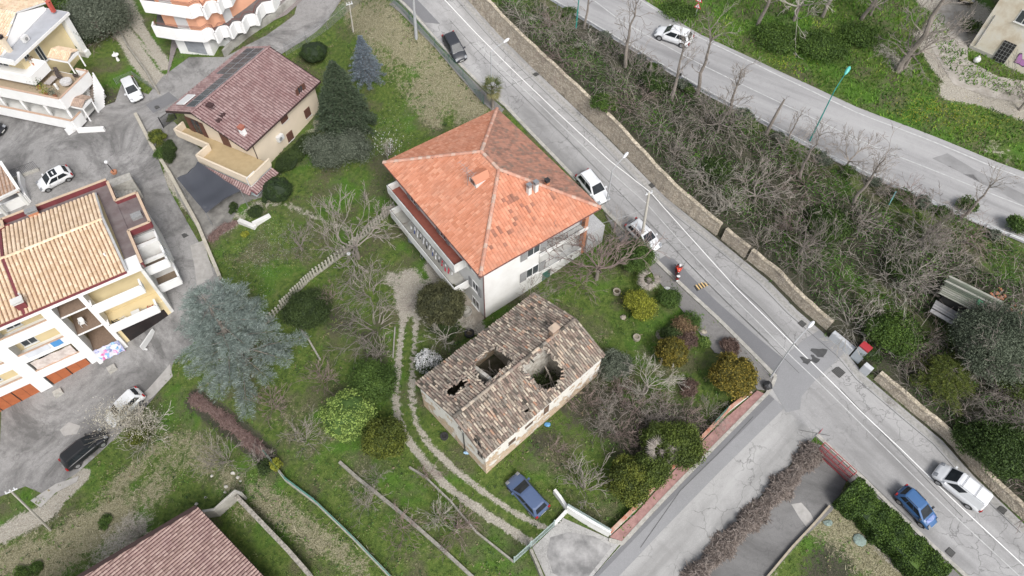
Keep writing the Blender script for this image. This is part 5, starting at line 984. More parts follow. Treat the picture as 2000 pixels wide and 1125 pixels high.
# ================================================================ PEACH BUILDING
zg = 1.2; gp = [(335,95),(348,93),(416,104),(428,88),(452,92),(475,75),(500,57),(512,40),(545,30),(575,5)]
base = [P(x, y, zg)[:2] for x, y in ((348,93),(416,104),(428,88),(452,92),(500,57),(560,20))]; back = base[::-1]; far = [base[-1]+np.array([-9, 12]), base[0]+np.array([-6, 16])]
t = thing('peach_building', 'peach coloured apartment building with white scalloped balconies', 'apartment building', (*np.mean(base, 0), zg))
fp = base+far; m = MB(); m.prism(fp, zg-2, 3.9); m.build('ground_floor_wall', m_white, t)
up = [P(x, y, 4.2)[:2] for x, y in ((322,46),(391,58),(410,52),(432,45),(460,26),(480,12),(505,-8))]; upf = up+[up[-1]+np.array([-8, 10]), up[0]+np.array([-4, 14])]
m = MB(); m.prism(upf, 3.9, 12.5); m.build('wall', m_peach, t)
def bal(px, z0, z1, t):
    pl = [P(x, y, z1)[:2] for x, y in px]; s = MB(); k = MB(); s.prism(pl+[fp[-2], fp[-1]], z0-.25, z0); o = s.build('balcony', m_white2, t)
    s = MB(); s.prism([q*.999+np.mean(pl, 0)*.001 for q in pl]+[fp[-2], fp[-1]], z0+.004, z0+.02); s.build('balcony_floor', M('dark_balcony_floor', (.10,.10,.10), (.15,.14,.14), 2), o)
    s = MB()
    for a, b in zip(pl[:-1], pl[1:]): s.beam((*a, z0-.6), (*b, z0-.6), .22, z1-z0+.6)
    s.build('parapet', m_white, o); s = MB(); cen = np.mean(upf, 0); pi = [q+(cen-q)/np.linalg.norm(cen-q)*.35 for q in pl]
    for a, b in zip(pi[:-1], pi[1:]):
        for zz in (z1+.15, z1+.3): s.tube([(*a, zz), (*b, zz)], .03, 4)
    s.build('handrail', M('maroon_rail', (.16,.06,.05)), o)
L1 = [(299,0+42),(297,50),(340,57),(393,61),(405,54),(414,56),(419,64),(428,52),(441,50),(448,55),(456,43),(466,42),(472,44),(480,30),(492,27),(500,29),(503,16),(513,5),(530,2),(540,-15)]
bal(L1, 3.95, 4.85, t)
L2 = [(272,-14),(275,1),(320,7),(368,14),(380,8),(390,8),(396,16),(404,3),(416,1),(424,5),(430,-6),(445,-10),(455,-30)]
bal(L2, 6.9, 7.8, t)
gA = Fr(base[0], math.degrees(math.atan2(*(base[1]-base[0])[::-1]))); a_, z_ = frhit(gA, 378, 82); m = MB(); gA.box(m, a_-1.3, a_+1.3, -.05, -.003, zg-.3, z_+1.1); m.build('garage_door', M('grey_garage_door', (.30,.32,.34), (.22,.23,.25), 2), t)
gB = Fr(up[0], math.degrees(math.atan2(*(up[1]-up[0])[::-1]))); a_, z_ = frhit(gB, 353, 38); window(t, gB, a_, 4.0, 1.6, 2.2, closed=True, sm=m_frame); window(t, gB, 1.5, 7.1, 1.6, 2.2, closed=True, sm=m_frame)
gC = Fr(base[2], math.degrees(math.atan2(*(base[3]-base[2])[::-1]))); window(t, gC, 1.0, 2.2, .8, .7)
gD = Fr(up[3], math.degrees(math.atan2(*(up[4]-up[3])[::-1]))); window(t, gD, 1.2, 4.0, 1.2, 2.2, closed=True, sm=m_frame)
t = thing('lane_wall', 'grey plastered wall between the peach building and its lane', 'wall', G(470, 105)); m = MB(); q = [G(*p_) for p_ in ((440,112),(450,100),(490,68),(530,42),(560,18),(580,0),(590,-15))]
for a, b in zip(q[:-1], q[1:]): m.beam(a-(0, 0, .3), b-(0, 0, .3), .3, 1.3)
m.build('wall', M('stained_grey_wall', (.42,.41,.38), (.22,.21,.19), .9, .95, .2), t)
# ================================================================ HOUSE AT THE BOTTOM EDGE
zz = -2.6; c0 = P(385, 990, zz); cL = P(185, 1125, zz); cR = P(515, 1127, zz); a1_ = math.degrees(math.atan2(*(cR-c0)[:2][::-1])); f = Fr(c0, a1_)
t = thing('roadside_house', 'house corner with plain pinkish brown tiled roof at the bottom edge', 'house', (*f.p(7, -5, 0)[:2], -7))
b_l = f.loc(cL); dr = np.array([b_l[0], b_l[1]]); dr /= np.linalg.norm(dr); LL = 13; A = [np.array(f.p(0, 0, zz)), np.array(f.p(14, 0, zz)), np.array(f.p(14+dr[0]*LL, dr[1]*LL, zz+1.8)), np.array(f.p(dr[0]*LL, dr[1]*LL, zz+1.8))]
A2 = [A[3], A[2], np.array(f.p(14+dr[0]*2*LL, dr[1]*2*LL, zz)), np.array(f.p(dr[0]*2*LL, dr[1]*2*LL, zz))]
b = MB(); slabroof(b, A, .25); slabroof(b, A2, .25); ro = b.build('roof', m_undb, t); b = MB(); tiles(b, A, .28, .34, 'coppo', .006, lift=.03); tiles(b, A2, .28, .34, 'coppo', .006, lift=.03)
b.build('tile_covering', M('pink_brown_tile', (.3,.2,.2), (.22,.13,.13), .6, rnd=[(0,(.25,.17,.145)),(.5,(.34,.235,.205)),(1,(.41,.30,.26))]), ro)
m = MB(); q = [f.p(.5+dr[0]*.6, dr[1]*.6, 0), f.p(13.5, dr[1]*.6, 0), f.p(13.5+dr[0]*2*LL, dr[1]*(2*LL-.6), 0), f.p(.5+dr[0]*(2*LL-.6), dr[1]*(2*LL-.6), 0)]; m.prism([x[:2] for x in q], -8, zz-.2); m.build('wall', m_cream, t)
b = MB(); b.tube([A[0]-(0, 0, .1), A[1]-(0, 0, .1)], .08, 6); b.beam(A[0]-(0, 0, .2), A[3]-(0, 0, .2), .1, .25); b.beam(A[0]+(0, 0, .06), A[3]+(0, 0, .06), .34, .08); b.build('gutter', M('dark_brown_trim', (.04,.022,.02)), t)
# ================================================================ OLD BUILDING TOP RIGHT
zb0 = 7.0; c0 = P(1885, 103, zb0); c1 = P(1962, 137, zb0); an_ = math.degrees(math.atan2(*(c1-c0)[:2][::-1])); f = Fr(c0, an_)
t = thing('old_warehouse', 'weathered cream plaster building with tall grated door and graffiti', 'warehouse', (*f.p(5, 5, 0)[:2], zb0))
mo = bpy.data.materials.new('stained_plaster'); n, bs = nodes(mo); p = pos(n); nz = noise(n, p, .5, 6, .65); n.links.new(ramp(n, [(.3, (.72,.70,.66)), (.5, (.70,.64,.53)), (.65, (.58,.49,.37)), (.8, (.70,.68,.64))], nz), bs.inputs['Base Color']); bs.inputs['Roughness'].default_value = .95; bump(n, bs, noise(n, p, 4), .2, .05)
m = MB(); m.prism([f.p(0, 0, 0)[:2], f.p(16, 0, 0)[:2], f.p(16, 12, 0)[:2], f.p(0, 12, 0)[:2]], zb0-2, zb0+8); m.build('wall', mo, t)
m = MB(); f.box(m, 0, 3.35, -.03, -.003, zb0-.3, zb0+1.0); m.build('plinth', M('grey_plinth', (.34,.32,.29), (.44,.42,.38), 1), t)
m = MB(); f.box(m, -.1, 16.5, -.1, 12.5, zb0+8.002, zb0+8.2); m.build('roof', M('old_roof', (.35,.2,.15)), t)
m = MB(); m.tube([f.p(.5, -.08, zb0+1.2), f.p(.5, -.08, zb0+5)], .05, 5); m.build('downpipe', m_grey, t)
aD, _ = frhit(f, 1943, 128); m = MB(); f.box(m, aD-.65, aD+.65, -.05, -.004, zb0-.2, zb0+3.0); d_ = m.build('door', m_dark, t); m = MB()
for k in range(5): x = aD-.65+k*.325; f.box(m, x-.02, x+.02, -.09, -.051, zb0-.2, zb0+3)
for k in range(6): z = zb0+.55+k*.45; f.box(m, aD-.65, aD+.65, -.1, -.091, z, z+.04)
f.box(m, aD-.65, aD+.65, -.1, -.091, zb0-.2, zb0+.5); m.build('grating', m_grey, d_)
aW, zW = frhit(f, 2002, 35); window(t, f, aW, zW-.7, 1.4, 1.4)
m = MB(); a_, z_ = frhit(f, 1993, 117)
V = [f.p(a_+x*1.0, -.012, z_+y*1.0) for x, y in ((-.45,-.55),(.1,-.5),(.6,-.6),(1.0,-.3),(.8,.1),(1.1,.5),(.5,.25),(.1,.15),(-.25,.75),(-.5,.6))]; m.mesh(V, [list(range(10))]); gr_ = m.build('graffiti', M('purple_spray', (.05,.02,.07)), t)
m = MB(); V = [f.p(a_+.12+(x-.12)*.84, -.016, z_+(y)*.84) for x, y in ((-.45,-.55),(.1,-.5),(.6,-.6),(1.0,-.3),(.8,.1),(1.1,.5),(.5,.25),(.1,.15),(-.25,.75),(-.5,.6))]; m.mesh(V, [list(range(10))]); m.build('graffiti_fill', M('lilac_spray', (.55,.25,.55)), gr_)
p = G(1905, 122); t = thing('white_tank', 'small white plastic tank beside the old building wall', 'tank', p); m = MB(); m.ball((p[0], p[1], p[2]+.35), .4, .3, .38, 8, 5); m.build('body', mw, t, True); m = MB(); m.tube([(p[0], p[1], p[2]+.7), (p[0], p[1], p[2]+.8)], .12, 8); m.build('cap', mw, t)
# ================================================================ COLLAPSED SHED
p = G(1880, 600); f = Fr(p, -38); z = p[2]+1.2; t = thing('collapsed_shed', 'collapsed shed of weathered mossy boards among the brambles', 'shed', p)
mbd = M('mossy_grey_boards', (.2,.2,.2), (.12,.16,.11), .8, .95, .3, rnd=[(0,(.07,.08,.06)),(.35,(.16,.17,.13)),(.7,(.28,.28,.24)),(1,(.38,.37,.33))]); m = MB()
for k in range(11): y = -1.1+k*.2; m.hexa([f.p(-2.4+random.uniform(-.3,.2), y, z+.0+k*.04), f.p(2.3+random.uniform(-.3,.5), y, z+.1+k*.04), f.p(2.3, y+.17, z+.1+k*.045), f.p(-2.4, y+.17, z+k*.045), f.p(-2.4+random.uniform(-.3,.2), y, z+.05+k*.04), f.p(2.3+random.uniform(-.3,.5), y, z+.16+k*.04), f.p(2.3, y+.17, z+.16+k*.045), f.p(-2.4, y+.17, z+.05+k*.045)])
m.build('roof_boards', mbd, t); m = MB()
for k in range(9): y = -2.6+k*.17; m.hexa([f.p(-2.2, y, z-1.0), f.p(1.8, y-.1, z-1.1), f.p(1.8, y+.05, z-1.0), f.p(-2.2, y+.14, z-.9), f.p(-2.2, y, z-.94), f.p(1.8, y-.1, z-1.04), f.p(1.8, y+.05, z-.94), f.p(-2.2, y+.14, z-.85)])
m.build('fallen_planks', M('grey_planks', (.2,.2,.2), rnd=[(0,(.05,.05,.05)),(.5,(.2,.2,.2)),(1,(.34,.33,.33))]), t)
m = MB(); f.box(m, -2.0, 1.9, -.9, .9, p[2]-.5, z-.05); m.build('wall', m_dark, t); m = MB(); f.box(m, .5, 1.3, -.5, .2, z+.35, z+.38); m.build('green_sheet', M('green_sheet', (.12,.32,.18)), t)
for (px, lb) in (((1947, 580), 'upper pile of red brick tiles beside the collapsed shed'), ((1972, 610), 'lower pile of red brick tiles right of the collapsed shed')):
    p = G(*px); m = MB()
    for k in range(14): g = Fr(p[:2]+RNG.normal(0, .35, 2), random.uniform(0, 180)); z = p[2]+.02+random.random()*.3; g.box(m, -.2, .2, -.1, .1, z, z+.1)
    tag(m.build('brick_pile', m_brick), lb, 'bricks')
# ================================================================ VEHICLES
def paint(name, c, rough=.28): return M(name, c, tuple(x*.93 for x in c), 2, max(rough, .38), local=True, coat=.12)
m_tyre = M('tyre_rubber', (.02,.02,.02), (.035,.035,.035), 6, .85, local=True); m_rim = M('alloy_rim', (.45,.46,.47), (.25,.25,.26), 9, .4, metal=.6, local=True)
m_cg = M('car_glass', (.012,.015,.018), (.03,.035,.04), 2, .22, local=True, spec=.22); m_lampw = M('headlight_glass', (.30,.31,.33), (.16,.17,.18), 9, .15, local=True); m_lampr = M('tail_light_glass', (.35,.02,.02), (.25,.01,.01), 9, .2, local=True)
m_trim = M('black_trim', (.02,.02,.021), (.04,.04,.04), 5, .6, local=True); m_plate = M('number_plate', (.65,.65,.62), local=True)
def car(label, col, L=4.0, W=1.68, H=1.48, kind='hatch', roofc=None, rails=False, hood=None, name='parked_car', cat='car', belt=.92):
    t = thing(name, label, cat); h2, w2 = L/2, W/2; cowl = h2-L*(.25 if kind != 'van' else .2); tail = -h2
    st = [(-h2, .80, .38, .62), (-h2+.05, .92, .28, .80), (-h2+.22, .97, .22, belt-.03), (-h2+.6, 1, .2, belt), (-.4, 1, .2, belt), (.4, 1, .2, belt), (cowl-.1, 1, .2, belt), (cowl+.25, .99, .2, belt-.05), (h2-.5, .97, .2, belt-.13), (h2-.2, .92, .22, belt-.22), (h2-.05, .84, .27, belt-.34), (h2, .72, .36, belt-.44)]
    V = []; 
    for x, k, zb, zt in st:
        w = w2*k; half = [(0, zb), (w*.8, zb), (w*.96, zb+.12), (w, (zb+zt)/2), (w*.965, zt-.10), (w*.88, zt-.02), (w*.5, zt+.025)]
        ring = half+[(0, zt+.04)]+[(-y, z) for y, z in half[:0:-1]]
        V += [(x, y, z) for y, z in ring]
    n = 14; Fc = [(i*n+j, i*n+(j+1) % n, (i+1)*n+(j+1) % n, (i+1)*n+j) for i in range(len(st)-1) for j in range(n)]+[list(range(n))[::-1], list(range((len(st)-1)*n, len(st)*n))]
    m = MB(); m.mesh(V, [q[::-1] for q in Fc]); body = m.build('body', col, t, True)
    # greenhouse
    if kind == 'van': xr0, xr1, xf0, xf1 = -h2+.06, -h2+.2, cowl+.12, cowl-.62
    elif kind == 'wagon': xr0, xr1, xf0, xf1 = -h2+.1, -h2+.42, cowl+.1, cowl-.68
    elif kind == 'sedan': xr0, xr1, xf0, xf1 = -h2+.5, -h2+1.1, cowl+.1, cowl-.68
    else: xr0, xr1, xf0, xf1 = -h2+.13, -h2+.5, cowl+.1, cowl-.68
    w0, w1 = w2*.93, w2*.74; z0, z1 = belt-.02, H-.04
    def rg(xr, xf, w, z, c): return [(xr, -w+c, z), (xr, w-c, z), (xr+c, w, z), (xf-c, w, z), (xf, w-c, z), (xf, -w+c, z), (xf-c, -w, z), (xr+c, -w, z)]
    R = [rg(xr0, xf0, w0, z0, .1), rg(xr1, xf1, w1, z1, .13), rg(xr1+.12, xf1-.14, w1-.1, H, .13), rg(xr1+.5, xf1-.5, w1*.5, H+.012, .1)]; V = [p for r in R for p in r]
    Fc = [(i*8+j, (i+1)*8+j, (i+1)*8+(j+1) % 8, i*8+(j+1) % 8) for i in range(3) for j in range(8)]+[list(range(24, 32))[::-1]]
    m = MB(); m.mesh(V, Fc); m.build('cabin', col, t, False)
    if roofc: m = MB(); m.mesh([(xr1+.7, -w1+.14, H+.016), (xf1-.12, -w1+.14, H+.006), (xf1-.12, w1-.14, H+.006), (xr1+.7, w1-.14, H+.016)], [(0,1,2,3)]); m.build('roof_panel', roofc, t)
    def lerp(a, b, k): return tuple(a[i]+(b[i]-a[i])*k for i in range(3))
    def pane(nm, p00, p10, p11, p01, nrm, e=(.04, .96, .12, .93)):
        q = []
        for u_, v_ in ((e[0], e[2]), (e[1], e[2]), (e[1], e[3]), (e[0], e[3])): q.append(np.array(lerp(lerp(p00, p10, u_), lerp(p01, p11, u_), v_)))
        nr = np.array(nrm)/np.linalg.norm(nrm)*.012; mb = MB(); mb.hexa([x-nr for x in q]+[x+nr for x in q]); return mb.build(nm, m_cg, t)
    c = .09; sl = (z1-z0)
    pane('windscreen', (xf0, -w0+c, z0), (xf0, w0-c, z0), (xf1, w1-c, z1), (xf1, -w1+c, z1), (sl, 0, xf0-xf1), (.02, .98, .1, .98))
    if kind != 'box': pane('rear_window', (xr0, -w0+c, z0), (xr0, w0-c, z0), (xr1, w1-c, z1), (xr1, -w1+c, z1), (-sl, 0, xr1-xr0), (.06, .94, .2, .93))
    for s in (-1, 1):
        nr = (0, s*sl, w0-w1); p0, p1, q0, q1 = (xr0+.1, s*w0, z0), (xf0-.1, s*w0, z0), (xr1+.13, s*w1, z1), (xf1-.13, s*w1, z1)
        for e in ([(.60, .97)] if kind == 'van' else [(.05, .50), (.54, .96)] if kind != 'wagon' else [(.04, .28), (.31, .61), (.64, .96)]): pane('side_window', p0, p1, q1, q0, nr, (e[0], e[1], .14, .9))
        mb = MB(); mb.box(xf0-.35, xf0-.2, min(s*w2*.95, s*(w2+.17)), max(s*w2*.95, s*(w2+.17)), belt-.02, belt+.13); mb.build('mirror', col if kind != 'wagon' else m_trim, t)
        mb = MB(); y0, y1 = sorted((s*w2*.50, s*w2*.86)); mb.mesh([(h2-.30, y0, belt-.17), (h2-.30, y1, belt-.18), (h2-.06, y1-.0*s, belt-.36), (h2-.04, y0, belt-.36), (h2-.24, y0, belt-.12), (h2-.30, y1, belt-.14), (h2-.03, y1, belt-.30), (h2+.0, y0, belt-.32)], [(4,5,6,7), (0,1,5,4), (1,2,6,5), (2,3,7,6), (3,0,4,7)]); mb.build('headlight', m_lampw, t)
        mb = MB(); y0, y1 = sorted((s*w2*.68, s*w2*.95)); mb.box(-h2-.005, -h2+.14, y0, y1, belt-.32, belt-.04); mb.build('tail_light', m_lampr, t)
        for x in (-h2*.62, h2*.64):
            R_ = .31 if kind != 'suv' else .34; mb = MB(); mb.tube([(x, s*(w2-.20), R_), (x, s*(w2+.012), R_)], [R_, R_*.97], 18); wh_ = mb.build('wheel', m_tyre, t)
            mb = MB(); mb.tube([(x, s*(w2+.005), R_), (x, s*(w2+.02), R_)], [R_*.66, R_*.6], 12); mb.build('rim', m_rim, wh_)
            mb = MB(); 
            pts = [(x+math.cos(a)*(R_+.06), s*(w2+.006), R_+math.sin(a)*(R_+.06)) for a in np.linspace(-.2, math.pi+.2, 12)]; mb.mesh(pts, [list(range(12))]); mb.build('wheel_arch', m_trim, t)
    m = MB(); m.box(-h2-.015, -h2+.02, -.26, .26, .5, .61); m.box(h2-.02, h2+.012, -.26, .26, .40, .5); m.build('number_plate', m_plate, t)
    m = MB(); m.box(h2-.1, h2+.004, -w2*.62, w2*.62, .28, .38); m.box(-h2-.008, -h2+.1, -w2*.7, w2*.7, .3, .42); m.build('bumper_trim', m_trim, t)
    if rails:
        for s in (-1, 1): m = MB(); m.tube([(xr1+.2, s*(w1-.03), H+.0), (xr1+.25, s*(w1-.03), H+.06), (xf1-.3, s*(w1-.03), H+.06), (xf1-.25, s*(w1-.03), H+.0)], .022, 5); m.build('roof_rail', m_trim if rails == 1 else m_metal, t)
    if rails == 3:
        for x in (-.9, .2): m = MB(); m.tube([(x, -w1-.05, H+.09), (x, w1+.05, H+.09)], .022, 5); m.build('roof_bar', m_metal, t)
    if hood: m = MB(); m.mesh([(cowl+.2, -.45, belt+.0), (cowl+.2, .45, belt+.0), (h2-.45, .5, belt-.085), (h2-.38, .0, belt-.09), (h2-.45, -.5, belt-.085), (cowl+.5, 0, belt+.0)], [(0,5,4), (0,1,5), (1,2,5), (2,3,5), (3,4,5)]); m.build('bonnet_patch', hood, t)
    return t
def park(t, nose, tail, dz=.0):
    mid = ((nose[0]+tail[0])/2, (nose[1]+tail[1])/2); z = G(*mid)[2]
    for _ in range(2): a, b = P(*nose, z+.75), P(*tail, z+.75); c_ = (a+b)/2; z = tz(*c_[:2])+.055
    ang = math.atan2(a[1]-b[1], a[0]-b[0]); d = np.array([math.cos(ang), math.sin(ang)]); hf = tz(*(c_[:2]+d*1.3)); hb = tz(*(c_[:2]-d*1.3)); n_ = np.array([-d[1], d[0]]); hl, hr = tz(*(c_[:2]+n_*.7)), tz(*(c_[:2]-n_*.7))
    t.location = (c_[0], c_[1], (hf+hb)/2+.055+dz); t.rotation_euler = (math.atan2(hl-hr, 1.4), -math.atan2(hf-hb, 2.6), ang); return t
pw = paint('white_car_paint', (.70,.71,.72)); 
park(car('dark grey small hatchback parked at the kerb near the top of the street', paint('dark_grey_paint', (.035,.038,.045)), 4.0, 1.68, 1.48), (906, 113), (871, 66))
park(car('white suv parked nose down the street beside the orange roofed house', pw, 4.3, 1.8, 1.6, 'suv', rails=1), (1184, 390), (1134, 336))
park(car('silver white hatchback with roof rails parked behind the utility pole', paint('silver_white_paint', (.60,.61,.62)), 4.05, 1.7, 1.5, rails=1), (1287, 484), (1229, 431))
park(car('white small van with two bare roof bars driving along the right lane', pw, 4.25, 1.75, 1.8, 'van', rails=3, name='van', cat='van', belt=1.02), (1828, 912), (1927, 986))
park(car('small boxy blue car with faded patch on its bonnet', paint('blue_paint', (.045,.12,.27)), 3.5, 1.5, 1.45, 'wagon', rails=1, hood=M('faded_blue', (.10,.14,.42), (.28,.36,.55), 3, .5, local=True)), (1829, 1023), (1757, 954))
park(car('slate blue hatchback parked on grass in front of the ruined farmhouse', paint('slate_blue_paint', (.075,.11,.20)), 3.9, 1.65, 1.42), (998, 930), (1062, 999))
park(car('white small car with black glass roof parked behind the apartment block', pw, 3.7, 1.65, 1.48, roofc=m_cg), (71, 360), (138, 331))
park(car('silver white hatchback parked below the villa stairs', paint('pearl_paint', (.62,.63,.64)), 3.9, 1.68, 1.48), (269, 195), (247, 150))
park(car('black estate car with roof rails parked on the apartment yard', paint('black_paint', (.012,.013,.016)), 4.3, 1.78, 1.5, 'wagon', rails=1), (209, 842), (119, 911))
park(car('white hatchback half hidden under blossoming branches on the yard', pw, 4.1, 1.72, 1.46), (206, 824), (282, 764))
park(car('white compact car driving left along the upper road', pw, 4.3, 1.8, 1.58, 'suv'), (1284, 57), (1349, 77))
park(car('black car cut off by the left edge in front of the villa', paint('black_paint', (.012,.013,.016)), 4.1, 1.7, 1.5), (14, 255), (-60, 235))
park(car('cream old car cut off by the top edge near the old building', paint('cream_paint', (.55,.48,.30)), 4.1, 1.7, 1.45, 'sedan'), (1890, 20), (1898, -60))
park(car('dark grey car parked under the sagging shade net', paint('dark_grey_paint', (.035,.038,.045)), 3.9, 1.66, 1.46), (418, 405), (378, 345))
# rider on a scooter, seen from behind
def skin_body(name, J, E_, mat_, parent=None, sub=1):
    me = bpy.data.meshes.new(name); me.from_pydata([j[:3] for j in J], E_, []); me.materials.append(mat_); o = bpy.data.objects.new(name, me); C.objects.link(o)
    if parent: o.parent = parent
    sk = o.modifiers.new('skin', 'SKIN'); sv = me.skin_vertices[0] if me.skin_vertices else None
    if sv is None:
        bpy.context.view_layer.update(); bpy.context.view_layer.objects.active = o; bpy.ops.mesh.customdata_skin_add(); sv = me.skin_vertices[0]
    for v, j in zip(sv.data, J): v.radius = (j[3], j[4] if len(j) > 4 else j[3])
    sv.data[0].use_root = True; ss = o.modifiers.new('sub', 'SUBSURF'); ss.levels = ss.render_levels = sub; return o
mid = G(1325, 548); ha, hb = P(1326, 510, mid[2]+1), P(1322, 552, mid[2]+.5); ang = math.atan2(ha[1]-hb[1], ha[0]-hb[0])
sc_t = thing('motor_scooter', 'red and black motor scooter with white and black top case at the kerb', 'scooter'); m = MB()
for x, nm in ((.68, 'front'), (-.62, 'rear')):
    m = MB(); m.tube([(x, -.06, .28), (x, .06, .28)], .28, 16); w_ = m.build('wheel', m_tyre, sc_t); m = MB(); m.tube([(x, -.065, .28), (x, .065, .28)], .15, 10); m.build('rim', m_rim, w_)
m = MB(); m.mesh([(-.85,-.14,.45),(.1,-.18,.32),(.1,.18,.32),(-.85,.14,.45),(-.9,-.12,.68),(.0,-.16,.72),(.0,.16,.72),(-.9,.12,.68)], [(3,2,1,0),(4,5,6,7),(0,1,5,4),(1,2,6,5),(2,3,7,6),(3,0,4,7)]); m.box(.1, .5, -.19, .19, .2, .3); m.mesh([(.45,-.24,.25),(.6,-.16,.25),(.6,.16,.25),(.45,.24,.25),(.38,-.24,1.0),(.52,-.14,1.05),(.52,.14,1.05),(.38,.24,1.0)], [(3,2,1,0),(4,5,6,7),(0,1,5,4),(1,2,6,5),(2,3,7,6),(3,0,4,7)]); m.box(.5, .95, -.09, .09, .54, .6)
m.build('body', M('red_scooter_paint', (.35,.03,.02), local=True, rough=.3), sc_t)
m = MB(); m.mesh([(-.75,-.15,.72),(.0,-.13,.74),(.0,.13,.74),(-.75,.15,.72),(-.72,-.13,.82),(-.05,-.10,.80),(-.05,.10,.80),(-.72,.13,.82)], [(3,2,1,0),(4,5,6,7),(0,1,5,4),(1,2,6,5),(2,3,7,6),(3,0,4,7)]); m.build('seat', m_trim, sc_t)
m = MB(); m.tube([(.36, -.36, 1.06), (.46, 0, 1.08), (.36, .36, 1.06)], .02, 6); m.build('handlebar', m_trim, sc_t)
m = MB(); m.ball((-.86, 0, .98), .2, .24, .16, 12, 8); tc = m.build('top_case', m_trim, sc_t, True); m = MB(); m.ball((-.86, 0, 1.08), .15, .2, .08, 12, 6); m.build('case_lid', M('white_plastic_l', (.7,.7,.7), local=True), tc, True)
m = MB(); m.mesh([(.5,-.18,1.0),(.5,.18,1.0),(.4,.14,1.4),(.4,-.14,1.4)], [(0,1,2,3)]); m.build('windshield', m_cg, sc_t)
for s in (-1, 1): m = MB(); m.tube([(.36, s*.3, 1.08), (.36, s*.38, 1.2)], .012, 4); m.ball((.36, s*.4, 1.24), .02, .07, .05, 6, 4); m.build('mirror', m_trim, sc_t)
m = MB(); m.box(-1.06, -1.0, -.1, .1, .42, .6); m.build('number_plate', m_plate, sc_t); m = MB(); m.box(-.97, -.9, -.1, .1, .64, .72); m.build('tail_light', m_lampr, sc_t)
c_ = (ha+hb)/2; zq = tz(*c_[:2])+.07; sc_t.location = (c_[0], c_[1], zq); sc_t.rotation_euler = (0, 0, ang)
per = thing('person', 'person in a red jacket and white helmet seated on the scooter', 'person'); per.location = sc_t.location; per.rotation_euler = sc_t.rotation_euler
J = [(-.25,0,.90,.15,.17),(-.2,0,1.1,.13,.17),(-.12,0,1.32,.13,.19),(-.08,0,1.46,.07,.1),(-.04,0,1.56,.055),(0,0,1.70,.09,.085),(-.1,.2,1.40,.065),(.08,.27,1.2,.05),(.32,.3,1.1,.04),(-.1,-.2,1.40,.065),(.08,-.27,1.2,.05),(.32,-.3,1.1,.04),
     (-.2,.11,.88,.1),(.22,.18,.80,.075),(.2,.17,.42,.055),(.32,.17,.34,.045),(-.2,-.11,.88,.1),(.22,-.18,.80,.075),(.2,-.17,.42,.055),(.32,-.17,.34,.045)]
Ed = [(0,1),(1,2),(2,3),(3,4),(4,5),(2,6),(6,7),(7,8),(2,9),(9,10),(10,11),(0,12),(12,13),(13,14),(14,15),(0,16),(16,17),(17,18),(18,19)]
skin_body('body', J, Ed, M('dark_trousers', (.03,.03,.035), (.05,.05,.055), 9, .9, local=True), per)
JJ = [(-.25,0,.92,.17,.19),(-.2,0,1.1,.155,.20),(-.12,0,1.33,.155,.22),(-.08,0,1.46,.09,.13),(-.1,.2,1.40,.085),(.08,.27,1.2,.068),(.26,.29,1.12,.055),(-.1,-.2,1.40,.085),(.08,-.27,1.2,.068),(.26,-.29,1.12,.055)]
skin_body('jacket', JJ, [(0,1),(1,2),(2,3),(2,4),(4,5),(5,6),(2,7),(7,8),(8,9)], M('red_jacket', (.62,.06,.02), (.45,.03,.02), 6, .8, local=True), per)
m = MB(); m.mesh([(-.375,-.035,.95),(-.375,.035,.95),(-.315,.035,1.38),(-.315,-.035,1.38)], [(0,1,2,3)]); m.build('jacket_stripe', m_plate, per)
m = MB(); m.ball((0, 0, 1.72), .15, .13, .15, 14, 10); he = m.build('helmet', M('white_helmet', (.72,.7,.7), local=True, rough=.25), per, True); m = MB(); m.mesh([(.12,-.09,1.66),(.12,.09,1.66),(.135,.09,1.76),(.135,-.09,1.76)], [(0,1,2,3)]); m.build('visor', m_cg, he)
for s in (-1, 1): m = MB(); m.ball((.36, s*.31, 1.09), .05, .05, .035, 8, 6); m.build('glove', m_trim, per, True)
# ================================================================ STREET LAMPS AND POLES
m_lw = M('white_lamp_head', (.72,.73,.74), rough=.4); m_pole = M('grey_steel_pole', (.42,.43,.44), (.34,.35,.36), 3, .6); m_gr = M('green_lamp_paint', (.02,.28,.24), (.03,.20,.18), 3, .5)
def lamp(label, base, hd, h, mat_, hm, group='white street lamps along the main street', z=None, rise=.7, bp=None, s=1.0):
    b = G(*base) if bp is None else bp; t = thing('street_lamp', label, 'street lamp', b, group); z = b[2]; top = np.array([b[0], b[1], z+h]); head = P(*hd, z+h+rise) if len(hd) == 2 else np.array(hd)
    m = MB(); m.tube([b-(0, 0, .2), b+(0, 0, 1.0), top], [.085, .075, .05], 8); m.build('pole', mat_, t)
    d = head-top; d /= np.linalg.norm(d); m = MB(); m.tube([top, top+(head-top)*.35+(0, 0, .12), head-d*.2], [.04, .035, .03], 6); m.build('arm', mat_, t)
    m = MB(); 
    for k in range(1): pass
    prof = [(-.38, .05), (-.25, .12), (0, .17), (.25, .15), (.38, .07)]; m.tube([head+d*x*s for x, r in prof], [r*s for x, r in prof], 10); m.build('lamp_head', hm, t, True); return t
lamp('white street lamp nearest the top reaching over the street behind the palm', (960, 168), (989, 79), 4.6, m_pole, m_lw)
lamp('white street lamp between the parked white suv and the orange roofed house', (1184, 398), (1222, 303), 4.9, m_pole, m_lw)
lamp('white street lamp on the corner of the lower cross street', (1504, 738), (1584, 634), 6.3, m_pole, m_lw)
lamp('tall green street lamp beside the guardrail of the upper road', (1581, 276), (1655, 138), 6.4, m_gr, M('green_lamp_head', (.10,.48,.42), rough=.4), 'green street lamps along the upper road', rise=1.2, s=1.15)
